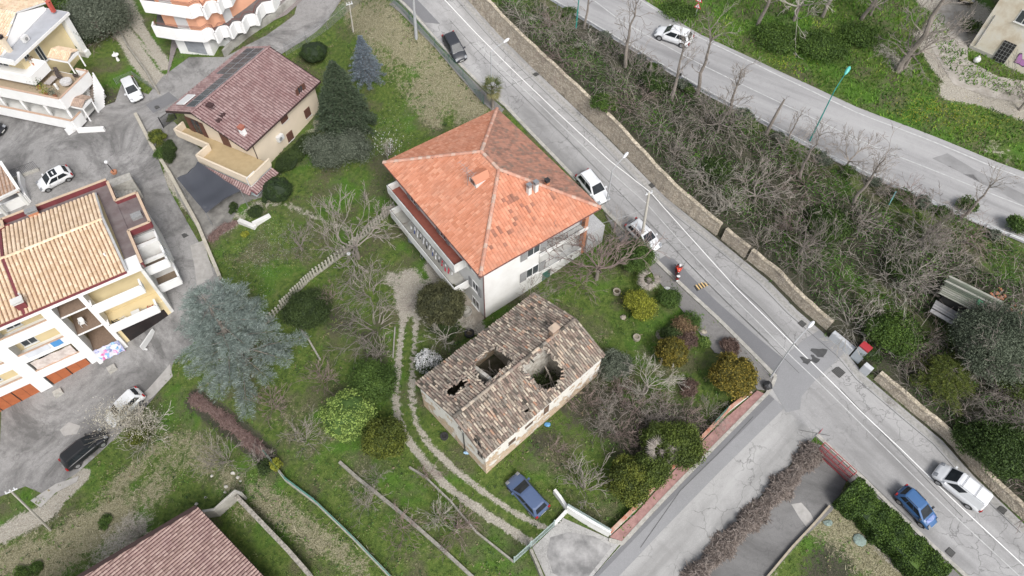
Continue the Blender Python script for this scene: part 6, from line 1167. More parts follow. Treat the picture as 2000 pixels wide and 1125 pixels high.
lamp('green street lamp at the top edge beside the upper road', (1125, 55), (1150, -40), 6.6, m_gr, M('green_lamp_head', (.10,.48,.42), rough=.4), 'green street lamps along the upper road', rise=1.2)
def upole(label, base, top, mat_, r=.14, name='utility_pole', cat='utility pole', h=None):
    b = G(*base); hs = np.linspace(1, 14, 260); 
    if h is None:
        best = 1e9
        for x in hs:
            v = np.array([b[0], b[1], b[2]+x-CH]); wy = v[1]*math.cos(TILT)+v[2]*math.sin(TILT); wz = -v[1]*math.sin(TILT)+v[2]*math.cos(TILT); py = 562.5-wy/-wz*F
            if abs(py-top[1]) < best: best = abs(py-top[1]); h = x
    tp = P(*top, b[2]+h); tp = b+(tp-b)*min(1, 1.0); t = thing(name, label, cat, b); m = MB(); m.tube([b-(0, 0, .3), tp], [r, r*.62], 8); m.build('pole', mat_, t); m = MB()
    for k in (-.25, 0, .25): m.tube([tp+(k, k*.6, -.1), tp+(k, k*.6, .12)], .045, 6)
    m.beam(tp+(-.35, -.2, -.2), tp+(.35, .2, -.2), .07, .08); m.build('insulator', m_lw, t); return tp
m_cp = M('concrete_pole', (.50,.47,.41), (.40,.38,.34), 3, .9)
tp1 = upole('pale concrete utility pole standing behind the silver white hatchback', (1252, 475), (1268, 376), m_cp, .17)
tp2 = upole('thick grey utility pole on the slope at the top of the street', (813, 75), (806, -20), m_pole, .2)
tp3 = upole('slim grey wooden pole at the top of the upper garden', (690, 62), (682, 6), m_cp, .1)
tp4 = upole('white pole standing on the grass in the lower left corner', (97, 1035), (20, 958), m_cp, .11)
def cable(label, a, b, sag=.3, r=.015):
    n_ = 12; m = MB(); m.tube([a+(b-a)*i/n_-np.array([0, 0, sag*4*(i/n_)*(1-i/n_)]) for i in range(n_+1)], r, 4); tag(m.build('overhead_cable', M('cable_grey', (.4,.4,.4))), label, 'cable')
cable('thin overhead cable from the concrete pole to the orange roofed house', tp1-(0, 0, 2.3), np.array(Fr(o3, -53.3).p(16.2, 12.0, 4.9)))
cable('long cable from the slim pole down to the cream house ridge', tp3, P(536, 101, 6.3), .4)
for px, h, lb in (((224, 338), 2.3, 'white globe garden lamp on dark post behind the apartment roof'), ((697, 521), 2.6, 'white globe lamp on a post beside the concrete slat fence')):
    b = G(*px); t = thing('globe_lamp', lb, 'lamp', b); top = P(208, 318, b[2]+h) if px[0] < 300 else P(681, 497, b[2]+h); m = MB(); m.tube([b, top], .045, 6); m.build('post', m_blackm if px[0] < 300 else m_cp, t); m = MB(); m.ball(top+(0, 0, .1), .21, .21, .21, 12, 8); m.build('globe', m_lw, t, True)
    if px[0] < 300: m = MB(); m.tube([b, b+(0, 0, .3)], [.3, .35], 10); m.build('plant_pot', m_brick, t)
# traffic signs
def sign(label, base, h, shape, ang, name='traffic_sign', n_=1):
    b = G(*base); t = thing(name, label, 'sign', b); m = MB(); m.tube([b, b+(0, 0, h+.1+.8*(n_-1))], .03, 6); m.build('pole', m_pole, t); g = Fr(b, ang)
    for k in range(n_):
        z = b[2]+h-.05+.78*k; N_ = 3 if shape == 'tri' else 20; R_ = .48 if shape == 'tri' else .32; rot = math.pi/2
        ring = lambda r, y, nn=N_: [g.p(r*math.cos(rot+2*math.pi*i/nn), y, z+r*math.sin(rot+2*math.pi*i/nn)) for i in range(nn)]
        m = MB(); m.mesh(ring(R_, -.04)+ring(R_, -.06), [list(range(N_)), list(range(N_, 2*N_))]+[(i, (i+1) % N_, N_+(i+1) % N_, N_+i) for i in range(N_)]); pl = m.build('sign_plate', M('sign_red', (.55,.02,.05), rough=.5), t)
        m = MB(); m.mesh(ring(R_*(.66 if shape == 'tri' else .74), -.065), [list(range(N_))]); m.build('sign_face', M('sign_white', (.75,.75,.75), rough=.5), pl)
        m = MB()
        if shape == 'round': m.mesh([g.p(x, -.069, z+y) for x, y in ((-.2,-.08),(.2,-.08),(.2,.08),(-.2,.08))], [(0,1,2,3)]); m.build('sign_symbol', M('sign_red', (.55,.02,.05)), pl)
        else: m.mesh([g.p(x, -.069, z+y) for x, y in ((-.03,-.12),(.03,-.12),(.04,.14),(-.04,.14))], [(0,1,2,3)]); m.build('sign_symbol', m_blackm, pl)
sign('round red and white traffic sign on a grey post at the street corner', (1584, 860), 2.1, 'round', 45)
sign('two red bordered triangular warning signs on one post by the upper road', (1358, 32), 1.4, 'tri', -30, n_=2)
b = G(1325, 160); t = thing('road_marker', 'small black marker post beside the upper road guardrail', 'marker post', b); m = MB(); m.tube([b, b+(0, 0, .9)], .03, 5); m.build('post', m_pole, t); m = MB(); g = Fr(b, -40); g.box(m, -.16, .16, -.05, .05, b[2]+.85, b[2]+1.15); m.build('marker_head', m_blackm, t)
# ================================================================ WALLS, FENCES, GATES
def lowwall(label, px, w_, h, mat_, name='garden_wall', cat='wall', cop=None, coph=.07, copw=.08, z0=None, world=False, zend=None):
    pl = dens([q if world else G(*q)[:2] for q in px], 1.0); t = thing(name, label, cat, (*pl[0], tz(*pl[0]))); m = MB(); k = MB(); L_ = offset(pl, w_/2); R_ = offset(pl, -w_/2); zz = [tz(*q) for q in pl]; zz = [max(a, tz(*l), tz(*r)) for a, l, r in zip(zz, L_, R_)]
    for i in range(len(pl)-1):
        h0, h1 = zz[i]+h, zz[i+1]+h; a = [L_[i], R_[i], R_[i+1], L_[i+1]]; zs = [h0, h0, h1, h1]
        m.hexa([(*p_, z_-h-.6) for p_, z_ in zip(a, zs)]+[(*p_, z_) for p_, z_ in zip(a, zs)])
        if cop: c_ = [q+(q-pl[j])*(copw/w_) for q, j in zip(a, (i, i, i+1, i+1))]; k.hexa([(*p_, z_+.003) for p_, z_ in zip(c_, zs)]+[(*p_, z_+coph) for p_, z_ in zip(c_, zs)])
    m.build('wall', mat_, t)
    if cop: k.build('coping', cop, t)
    return t, pl, [z_+h for z_ in zz]
m_rough = M('rough_concrete', (.34,.32,.28), (.17,.165,.14), 1.6, .95, .4); m_low = M('lichen_concrete', (.36,.34,.30), (.20,.19,.155), 4, .95, .4)
lowwall('mossy retaining wall with pale top between lawn and lane', [(268,228),(300,290),(335,345),(390,445),(432,545)], .28, .55, m_rough, cop=M('pale_coping', (.46,.43,.36), (.34,.31,.25), 3), coph=.05)
lowwall('short low concrete kerb wall rising from the fence corner bush', [(580,635),(602,662),(626,704)], .16, .22, m_low, name='low_wall')
lowwall('long low concrete strip wall crossing the lower garden', [(664,904),(700,936),(780,1000),(860,1070),(925,1130)], .26, .3, m_low, name='low_wall')
lowwall('low curved concrete kerb wall beside the driveway ruts', [(800,914),(830,932),(880,980),(930,1040),(1003,1098)], .14, .28, m_low, name='low_wall')
lowwall('thin vertical kerb wall beside the bare thicket', [(772,640),(768,700)], .12, .2, m_low, name='low_wall')
lowwall('white rendered wall from the driveway to the red sidewalk', [(1106,998),(1150,1026),(1189,1047)], .22, 1.3, m_white2, cop=m_white, copw=.03)
lowwall('broken white wall stub behind the slate blue hatchback', [(1082,962),(1093,976),(1106,996)], .24, .8, m_white2)
lowwall('low white plinth beside the grey gate', [(1082,1026),(1106,1000)], .22, .5, m_white2)
lowwall('short grey wall with railing below the grey gate', [(1036,1078),(1046,1100),(1058,1130)], .22, .9, m_low)
t, pl, hz = lowwall('garden wall with orange red coping along the red sidewalk', [(1189,1045),(1240,995),(1300,930),(1370,858),(1420,805),(1462,772)], .2, .75, m_white2, cop=M('orange_coping', (.42,.14,.08), (.52,.42,.34), 1.5, .9), coph=.08, copw=.1)
lowwall('ivory low wall edging the old drive at the lower right', [(1618,990),(1590,1022),(1545,1070),(1495,1130)], .16, .35, M('tan_edge', (.42,.36,.27), (.30,.26,.2), 3))
lowwall('low wall of the alley beside the shed at the bottom', [(390,1012),(430,1006),(470,970),(482,975)], .22, 1.6, M('pale_wall', (.42,.40,.36), (.3,.29,.26), 2))
lowwall('retaining wall topped with loose pale stones at the bottom', [(470,978),(520,1030),(570,1082),(612,1130)], .28, 1.1, m_low, cop=M('loose_stones', (.46,.42,.36), (.14,.13,.11), 5, .95), coph=.16)
lowwall('concrete edge between gravel track and upper left garden', [(226,45),(250,92),(285,140),(312,185)], .2, .5, m_rough)
t_, pl, hz = lowwall('concrete base wall under the green mesh fence', [(524,893),(560,940),(620,985),(690,1052),(765,1130)], .2, .5, M('pale_edge', (.42,.40,.35), (.28,.27,.23), 3))
def meshfence(label, px, h, col, cat='fence', name='mesh_fence', pst=2.4, off=0.0, world=False, dz=0, wire=.35):
    pl = dens([q if world else G(*q)[:2] for q in px], pst); zz = [tz(*q)+dz for q in pl]; t = thing(name, label, cat, (*pl[0], zz[0])); P3 = [np.array([*q, z]) for q, z in zip(pl, zz)]
    for p_ in P3: m = MB(); m.tube([p_-(0, 0, .2), p_+(0, 0, h)], .03, 5); m.build('post', col, t)
    m = MB()
    for k in range(int(h/.16)+1): m.tube([p_+(0, 0, .05+k*.16) for p_ in P3], .008, 3, cap=False)
    for a, b in zip(P3[:-1], P3[1:]):
        L_ = np.linalg.norm(b-a); kk = int(L_/.16)
        for i in range(kk): q = a+(b-a)*i/kk; m.tube([q+(0, 0, .05), q+(0, 0, h)], .007, 3, cap=False)
    m.build('mesh', col, t); return t
mgf = M('green_wire', (.03,.11,.08), (.05,.14,.11), 4, .6)
meshfence('green wire mesh fence between slope and street sidewalk', [(757,0),(800,40),(850,92),(905,155),(945,205)], 1.3, mgf)
meshfence('green wire mesh fence on a concrete base in the lower garden', [(524,893),(560,940),(620,985),(690,1052),(765,1130)], 1.2, M('teal_wire', (.05,.19,.15), (.08,.22,.18), 3, .6), dz=.5, pst=2.0)
meshfence('thin grey wire fence between lane and upper garden', [(560,108),(600,85),(640,58),(690,15),(720,-10)], 1.6, m_metal, pst=3)
meshfence('green mesh fence panel on the sidewalk wall near the corner', [(1388,838),(1412,812)], 1.2, mgf, dz=.8)
meshfence('small grey mesh fence beside the villa garden entrance', [(228,165),(262,150),(300,175)], .9, m_metal)
# precast slat fence
pl = dens([G(*q)[:2] for q in ((497,662),(550,602),(612,541),(672,497),(725,449),(772,405))], 1.35); t = thing('concrete_slat_fence', 'long precast concrete paling fence on a low wall between lawn and garden', 'fence', (*pl[0], tz(*pl[0])))
m = MB(); mp_ = MB(); mr_ = MB()
for a, b in zip(pl[:-1], pl[1:]):
    za, zb_ = tz(*a), tz(*b); m.beam((*a, min(za, zb_)-.8), (*b, min(za, zb_)-.8), .22, 1.0); z = min(za, zb_)+.2
    k = 5
    for i in range(k):
        q = a+(b-a)*(i+.5)/k; d = (b-a)/np.linalg.norm(b-a)*.085; mp_.beam((*(q-d), z+.003), (*(q+d), z+.003), .11, 1.0+.03*random.random())
    mr_.beam((*a, z+.2), (*b, z+.2), .03, .08); mr_.beam((*a, z+.62), (*b, z+.62), .03, .08)
m.build('base_wall', m_low, t); mp_.build('palings', M('grey_paling', (.46,.445,.37), (.34,.33,.27), 3, .95), t); mr_.build('rails', m_low, t)
def bargate(label, a, b, h, mat_, name='gate', bars=22, dz=.1):
    a, b = G(*a), G(*b); L_ = np.linalg.norm(b-a); t = thing(name, label, 'gate', a); m = MB()
    for i in range(bars+1): q = a+(b-a)*i/bars; m.tube([q+(0, 0, dz), q+(0, 0, h)], .022, 4)
    m.build('bars', mat_, t); m = MB(); m.tube([a+(0, 0, dz), b+(0, 0, dz)], .035, 5); m.tube([a+(0, 0, h*.93), b+(0, 0, h*.93)], .035, 5); m.build('rails', mat_, t)
    for q in (a, b): m = MB(); m.tube([q-(0, 0, .2), q+(0, 0, h+.15)], .06, 6); m.build('gate_post', mat_, t)
mgg = M('grey_green_gate', (.28,.36,.34), (.36,.42,.41), 3, .6)
bargate('right leaf of the grey green driveway gate', (1037,1068), (1081,1028), 1.5, mgg); bargate('left leaf of the grey green driveway gate', (1004,1098), (1035,1070), 1.5, mgg)
bargate('dark bar gate at the yard entrance under the brown roof', (320,250), (345,232), 1.5, m_blackm)
a, b = G(1592, 884), G(1653, 940); t = thing('red_gate', 'rust red sliding gate across the old drive at the corner', 'gate', a); m = MB()
for i in range(34): q = a+(b-a)*i/33; m.tube([q+(0, 0, .1), q+(0, 0, 1.5)], .02, 4)
mr_ = M('red_gate_paint', (.34,.04,.05), (.26,.06,.06), 4, .6); m.build('bars', mr_, t); m = MB(); n_ = np.array([-(b-a)[1], (b-a)[0], 0]); n_ = n_/np.linalg.norm(n_)
for z in (.1, .8, 1.5): m.beam(a+(0, 0, z), b+(0, 0, z), .07, .07)
for s in (.45, ): 
    for z in (.1, 1.5): m.beam(a+n_*s+(0, 0, z), b+n_*s+(0, 0, z), .05, .05)
    for i in range(6): q = a+(b-a)*i/5; m.beam(q+(0, 0, 1.5), q+n_*s+(0, 0, 1.5), .05, .05); m.tube([q+n_*s, q+n_*s+(0, 0, 1.5)], .025, 4)
m.build('frame', mr_, t)
f_ = Fr(G(1107, 1000), 0); a, b = G(1106, 998), G(1189, 1047); t = thing('spiked_railing', 'row of pale spiked railing on top of the white driveway wall', 'railing', a); m = MB()
for i in range(44): q = a+(b-a)*i/43; m.tube([q+(0, 0, 1.35), q+(0, 0, 1.95)], .018, 3)
m.tube([a+(0, 0, 1.5), b+(0, 0, 1.5)], .022, 4); m.tube([a+(0, 0, 1.85), b+(0, 0, 1.85)], .022, 4); m.build('bars', mgg, t)
# guardrail of the upper road
gp_ = [(1060,0),(1150,55),(1242,110),(1384,195),(1498,254),(1622,318),(1690,351),(1875,431),(2010,484)]; pl = dens([G(*q)[:2] for q in gp_], 2.0); P3 = [np.array([*q, tz(*q)]) for q in pl]; t = thing('guardrail', 'long steel guardrail between the upper road and the overgrown bank', 'guardrail', P3[0])
m = MB(); nn = [np.array([-(b-a)[1], (b-a)[0], 0])/np.linalg.norm((b-a)[:2]) for a, b in zip(P3[:-1], P3[1:])]
for (a, b), n_ in zip(zip(P3[:-1], P3[1:]), nn):
    pr = [(.55, 0), (.62, .06), (.69, .0), (.76, .06), (.83, 0)]
    for (z0, d0), (z1, d1) in zip(pr[:-1], pr[1:]): m.poly([a+n_*d0+(0, 0, z0), b+n_*d0+(0, 0, z0), b+n_*d1+(0, 0, z1), a+n_*d1+(0, 0, z1)])
m.build('rail', M('galvanised_rail', (.50,.51,.52), (.36,.37,.38), 2, .5, metal=.3), t)
for p_ in P3: m = MB(); m.tube([p_-(0, 0, .1)-nn[0]*.08, p_-nn[0]*.08+(0, 0, .8)], .05, 4); m.build('post', m_metal, t)
# ================================================================ SMALL THINGS
p = G(1672, 700); g = Fr(p, math.degrees(math.atan2(SD[1], SD[0]))); z = p[2]; t = thing('street_cabinet', 'tall grey street cabinet with red top standing in the wall gap', 'cabinet', p); m = MB(); g.box(m, -.45, .45, -.35, .35, z, z+2.0); m.build('cabinet_body', M('blue_grey_cabinet', (.42,.46,.49), (.36,.40,.43), 3, .4), t); m = MB(); g.box(m, -.46, .46, -.36, .36, z+2.003, z+2.2); m.build('red_top', M('red_panel', (.42,.04,.05), rough=.4), t); m = MB(); g.box(m, -.42, .42, -.37, -.352, z+.15, z+1.9); m.build('cabinet_door', M('blue_grey_door', (.50,.54,.57), rough=.35), t)
for px, ln, hh, lb in (((1640, 675), 2.3, 1.0, 'long low white meter cabinet in the stone wall gap'), ((1687, 727), .8, 1.1, 'small square white cabinet at the start of the lower stone wall')):
    p = G(*px); g = Fr(p, math.degrees(math.atan2(SD[1], SD[0]))); z = p[2]; t = thing('meter_cabinet', lb, 'cabinet', p); m = MB(); g.box(m, -ln/2, ln/2, -.22, .22, z-.1, z+hh); m.build('cabinet_body', M('white_cabinet', (.62,.64,.66), (.5,.51,.52), 4, .5), t); m = MB(); kk = max(1, round(ln/.8))
    for i in range(kk): x = -ln/2+ln*i/kk; m = MB(); g.box(m, x+.05, x+ln/kk-.05, -.235, -.222, z+.1, z+hh-.08); m.build('cabinet_door', M('white_cabinet_door', (.56,.58,.6), rough=.5), t)
def ring(label, px, R_, r_, h, mat_, inner, name='planter', cat='planter'):
    p = G(*px); t = thing(name, label, cat, p); m = MB(); N_ = 18; A_ = np.linspace(0, 2*math.pi, N_+1)[:-1]; V = []
    for rad, z in ((R_, 0), (R_, h), (r_, h), (r_, h*.5)): V += [(p[0]+rad*math.cos(a), p[1]+rad*math.sin(a), p[2]+z) for a in A_]
    m.mesh(V, [(k*N_+i, k*N_+(i+1) % N_, (k+1)*N_+(i+1) % N_, (k+1)*N_+i) for k in range(3) for i in range(N_)]); m.build('rim', mat_, t); m = MB(); m.mesh(V[3*N_:], [list(range(N_))]); m.build('inside', inner, t)
mst = M('weathered_stone', (.38,.34,.28), (.26,.23,.18), 5, .95, .4); msoil = M('soil', (.06,.045,.03), (.12,.10,.06), 5, .95)
ring('round stone planter on the grass above the yellow shrub', (1204,572), .38, .26, .35, mst, msoil); ring('round stone planter on open grass right of the ruin roof', (1243,661), .36, .22, .3, mst, M('dry_soil', (.3,.27,.2), (.2,.18,.13), 5))
ring('upper black tyre planter lying by the house corner', (917,653), .48, .30, .35, m_tyre, msoil, 'tyre', 'tyre'); ring('pale round well cover next to the house door', (912,611), .52, .48, .5, m_kerb, m_kerb, 'well_cover', 'well cover')
ring('black tyre on the ground at the ruin wall foot', (868,853), .36, .2, .22, m_tyre, m_dark, 'tyre', 'tyre')
p = G(1293, 656); m = MB()
for k in range(10): R_ = random.uniform(.35, .62); a0 = random.random()*6; m.tube([(p[0]+R_*math.cos(a0+i*.35)+.05*math.sin(i*3+k), p[1]+R_*math.sin(a0+i*.35), p[2]+.08+.2*random.random()) for i in range(18)], .022, 3)
tag(m.build('twig_coil', M('grey_twig', (.26,.23,.2), (.18,.16,.14), 4)), 'round coil of grey vine twigs lying under the shrubs', 'twig coil')
t = thing('garden_fountain', 'small white ornamental fountain in the upper left garden', 'fountain', G(231, 118)); p = G(231, 118); m = MB(); m.tube([p, p+(0, 0, .7)], [.2, .1], 8); m.build('pedestal', m_white, t); m = MB(); m.tube([p+(0, 0, .7), p+(0, 0, .85)], [.12, .42], 14); m.build('bowl', m_white, t); m = MB(); m.tube([p+(0, 0, .85), p+(0, 0, 1.3)], [.1, .04], 8); m.build('spout', m_white, t)
p = G(812, 470); m = MB(); m.ball((p[0], p[1], p[2]+.4), .8, .7, .7, 12, 8, .25); tag(m.build('grey_tarpaulin', M('grey_tarp', (.30,.32,.36), (.16,.18,.2), 3, .5), None, True), 'bundled grey tarpaulin below the lower balcony corner', 'tarpaulin')
for px, lb in (((829, 486), 'upper white water jug beneath the balcony'), ((836, 493), 'lower white water jug beneath the balcony')):
    p = G(*px); t = thing('water_jug', lb, 'jug', p); m = MB(); m.ball((p[0], p[1], p[2]+.22), .2, .2, .22, 10, 6); m.build('body', mw, t, True); m = MB(); m.tube([(p[0], p[1], p[2]+.4), (p[0], p[1], p[2]+.52)], .06, 8); m.build('cap', m_blackm, t)
p = G(826, 502); a = p+(0, 0, 0); t = thing('ladder', 'grey ladder leaning upright under the lower balcony', 'ladder', p); g = Fr(p, -53); m = MB()
for s in (-.2, .2): m.tube([g.p(s, -.2, p[2]), g.p(s, .5, p[2]+2.2)], .03, 4)
m.build('side_rails', m_metal, t); m = MB()
for k in range(7): m.tube([g.p(-.2, -.2+.1*k, p[2]+.2+.3*k), g.p(.2, -.2+.1*k, p[2]+.2+.3*k)], .02, 4)
m.build('rungs', m_metal, t)
def blob(label, px, s, mat_, name, cat, jit=.4, dz=.1):
    p = G(*px); m = MB(); m.ball((p[0], p[1], p[2]+dz), s[0], s[1], s[2], 9, 6, jit); return tag(m.build(name, mat_), label, cat)
blob('black rubbish bag at the wall end of the street corner', (1497, 757), (.45,.4,.5), m_blackm, 'rubbish_bag', 'rubbish bag', .3, .35)
blob('crumpled blue plastic near the ruin side wall', (1069, 830), (.3,.2,.12), M('blue_plastic', (.1,.3,.55), rough=.5), 'plastic_sheet', 'plastic'); blob('small pale blue cloth below the ruin gable wall', (913, 885), (.35,.15,.1), M('pale_blue_cloth', (.3,.45,.6)), 'cloth', 'cloth')
blob('white stone at the sidewalk edge below the shrubs', (1374, 649), (.35,.25,.2), mst, 'stone', 'stone'); blob('white rag on the shrub bed beside the sidewalk', (1303, 564), (.3,.2,.12), m_white, 'rag', 'rag'); blob('grey stone left of the yellow shrub', (1217, 621), (.28,.28,.22), mst, 'stone', 'stone')
blob('weathered green water tub in the dry plot', (1678, 1055), (.5,.5,.12), M('pale_green', (.26,.34,.30), (.16,.2,.18), 4), 'tub', 'tub', .2); blob('crumpled pale green plastic beside the old drive wall', (1617, 1022), (.35,.3,.12), M('pale_green', (.26,.34,.30)), 'plastic_sheet', 'plastic', .6)
for i, (px, s, lb) in enumerate((((484, 440), 2.2, 'left white plastered flower bed wall on the lawn'), ((512, 432), 2.0, 'right white plastered flower bed wall on the lawn'))):
    p = G(*px); m = MB(); g = Fr(p, -25 if i == 0 else 38); g.box(m, -s/2, s/2, -.22, .22, p[2]-.2, p[2]+.4); tag(m.build('bed_wall', m_white2), lb, 'bed wall')
for px, sc_, lb in (((448, 960+0), .0, ''),) if False else (): pass
# pale field stones scattered by the alley
for i, (px, s) in enumerate((((456,925),.22),((465,933),.18),((442,951),.2),((414,930),.16),((452,978),.3),((384,985),.18),((418,1003),.12),((440,962),.14),((402,972),.13),((470,940),.12))):
    p = G(*px); m = MB(); m.ball((p[0], p[1], p[2]+s*.4), s, s*.8, s*.6, 7, 5, .4); tag(m.build('field_stone', M('chalk_stone', (.55,.53,.48), (.42,.40,.35), 3)), 'pale chalky stone on the weedy ground, '+('top right of the scatter', 'near the top right', 'above the alley corner', 'left and highest', 'largest, nearest the alley wall', 'by the roof corner', 'small, above the roof', 'middle of the scatter', 'middle left', 'far right')[i], 'stone', 'pale stones on the weedy ground')

a = G(1736, 400); t = thing('sign_post', 'short teal post leaning against the guardrail outside', 'post', a); m = MB(); m.tube([a, P(1750, 374, a[2]+1.3)], .07, 6); m.build('post', M('pale_teal_paint', (.20,.42,.42)), t)
# ================================================================ VEGETATION
def unit(v): return v/(np.linalg.norm(v, axis=-1, keepdims=True)+1e-9)
def cards(mb, Cn, A, B, la, lb, r=None):
    la = np.asarray(la).reshape(-1, 1); lb = np.asarray(lb).reshape(-1, 1)
    mb.quads(np.stack([Cn-A*la, Cn-B*lb, Cn+A*la, Cn+B*lb], 1), r)
def leaves(mb, Cn, out, size, r=None, flat=.6, el=.55):
    N = len(Cn); d = unit(out*flat+RNG.normal(0, .6, (N, 3))); a = unit(np.cross(d, RNG.normal(0, 1, (N, 3)))); b = np.cross(d, a)
    s = size*RNG.uniform(.6, 1.3, N); cards(mb, Cn, a, b, s, s*el, r)
def spot(px, py, h):
    z = G(px, py)[2]
    for _ in range(4): p = P(px, py, z+h); z = tz(*p[:2])
    return np.array([p[0], p[1], z])
m_bark = M('grey_bark', (.17,.145,.125), (.26,.23,.20), 6, .95, .3, local=True); m_bark2 = M('pale_twig', (.30,.265,.23), (.20,.175,.155), 3, .95, local=True); m_bark3 = M('reddish_twig', (.26,.195,.175), (.17,.13,.115), 3, .95, local=True); m_bark4 = M('white_twig', (.42,.39,.335), (.29,.265,.23), 3, .95, local=True)
LF = {'dark': leafm('dark_leaf', (.012,.024,.006), (.034,.059,.012), (.073,.112,.026)), 'green': leafm('green_leaf', (.022,.047,.007), (.060,.112,.017), (.122,.198,.035)), 'yew': leafm('clipped_leaf', (.010,.021,.006), (.027,.053,.012), (.055,.093,.021)),
 'lime': leafm('lime_leaf', (.036,.079,.013), (.122,.198,.035), (.316,.423,.103)), 'yellow': leafm('yellow_leaf', (.073,.093,.010), (.243,.264,.026), (.414,.423,.052)), 'gold': leafm('gold_leaf', (.036,.040,.007), (.146,.126,.017), (.328,.251,.039)), 'goldgreen': leafm('gold_green_leaf', (.024,.040,.007), (.085,.112,.014), (.206,.224,.030)),
 'umber': leafm('umber_leaf', (.023,.027,.011), (.065,.068,.027), (.129,.129,.057)), 'olive': leafm('olive_leaf', (.040,.053,.033), (.112,.132,.093), (.224,.251,.185)), 'cedar': leafm('cedar_needle', (.053,.068,.057), (.198,.243,.217), (.395,.448,.418)), 'blue': leafm('blue_needle', (.065,.086,.100), (.173,.211,.245), (.344,.410,.462)), 'spruce': leafm('spruce_needle', (.020,.035,.018), (.059,.086,.046), (.126,.159,.086)),
 'red': leafm('red_leaf', (.053,.034,.027), (.144,.091,.072), (.220,.152,.122)), 'brown': leafm('brown_leaf', (.093,.059,.033), (.224,.146,.079), (.330,.238,.132)), 'laurel': leafm('laurel_leaf', (.018,.042,.006), (.055,.106,.014), (.135,.224,.030)), 'conif': leafm('green_conifer_needle', (.024,.042,.007), (.073,.106,.015), (.146,.198,.030)),
 'white': leafm('white_blossom', (.522,.487,.452), (.850,.850,.850), (.850,.850,.850)), 'ivy': leafm('ivy_leaf', (.012,.029,.005), (.039,.073,.012), (.092,.159,.026)), 'palm': leafm('palm_leaf', (.040,.059,.020), (.106,.132,.046), (.264,.224,.093)), 'dead': leafm('dead_leaf', (.132,.119,.106), (.318,.277,.238), (.476,.436,.383))}
def bush(label, c, Rpx, H, leaf, name='shrub', cat='shrub', ls=.095, dens=1.0, lump=.42, clump=.30, zk=.5, group=None, asp=1.0, core=.62, tips=None, ang=0, rag_=.22, trunk=True, bot=.1, spike=.6, nc=None):
    p = spot(c[0], c[1], H*.5); R = Rpx*mpp(p); t = thing(name, label, cat, p, group); Ry = R*asp
    rs = random.Random(hash(label) % 9999 if False else int(c[0]*7+c[1]*13)); g = np.random.default_rng(int(c[0]*31+c[1])); NC = nc or int(26*max(1, R/1.0)**1.2)
    d = unit(g.normal(0, 1, (NC*2, 3))); d = d[d[:, 2] > -.45][:NC]; rr = 1-np.abs(g.normal(0, lump*.6, len(d))); hz = H*(1-bot)/2
    cen = np.stack([d[:, 0]*R*.78*rr, d[:, 1]*Ry*.78*rr, H*bot+hz+d[:, 2]*hz*.8*rr], 1); ca, sa = math.cos(ang), math.sin(ang); m = MB(); per = int(max(30, 190*dens*(R*clump/.35)**2*(.085/ls)**2*1.0))
    for ci, dd in zip(cen, d):
        cr = clump*R*g.uniform(.5, 1.45); e = unit(g.normal(0, 1, (per, 3))+dd*.7); q = ci+e*cr*g.uniform(.55, 1+rag_*1.5, (per, 1))*np.array([1, 1, min(1, H/(2*R))*.95])
        if spike: q += (e*np.array([1, 1, .6])*cr)*g.random((per, 1))**3*spike
        r_ = np.clip(g.random(per)*.55+.05+.42*g.random()**1.3, 0, 1)
        if tips: r_ = np.where(g.random(per) < tips, .95, r_*.6)
        q = q@np.array([[ca, sa, 0], [-sa, ca, 0], [0, 0, 1]]) if ang else q; q[:, 2] = np.maximum(q[:, 2], .03); leaves(m, q+p, e, ls, r_)
    if core: m.ball((p[0], p[1], p[2]+H*bot+hz), R*core, Ry*core, hz*core*1.05, 14, 9, .12, .12)
    m.build('crown', LF[leaf] if isinstance(leaf, str) else leaf, t)
    if trunk: k = MB(); k.tube([p-(0, 0, .2), p+(0.03, 0, H*.3), p+(0, .05, H*.6)], [max(.05, R*.07), R*.05, .02], 6); k.build('trunk', m_bark, t)
    return t
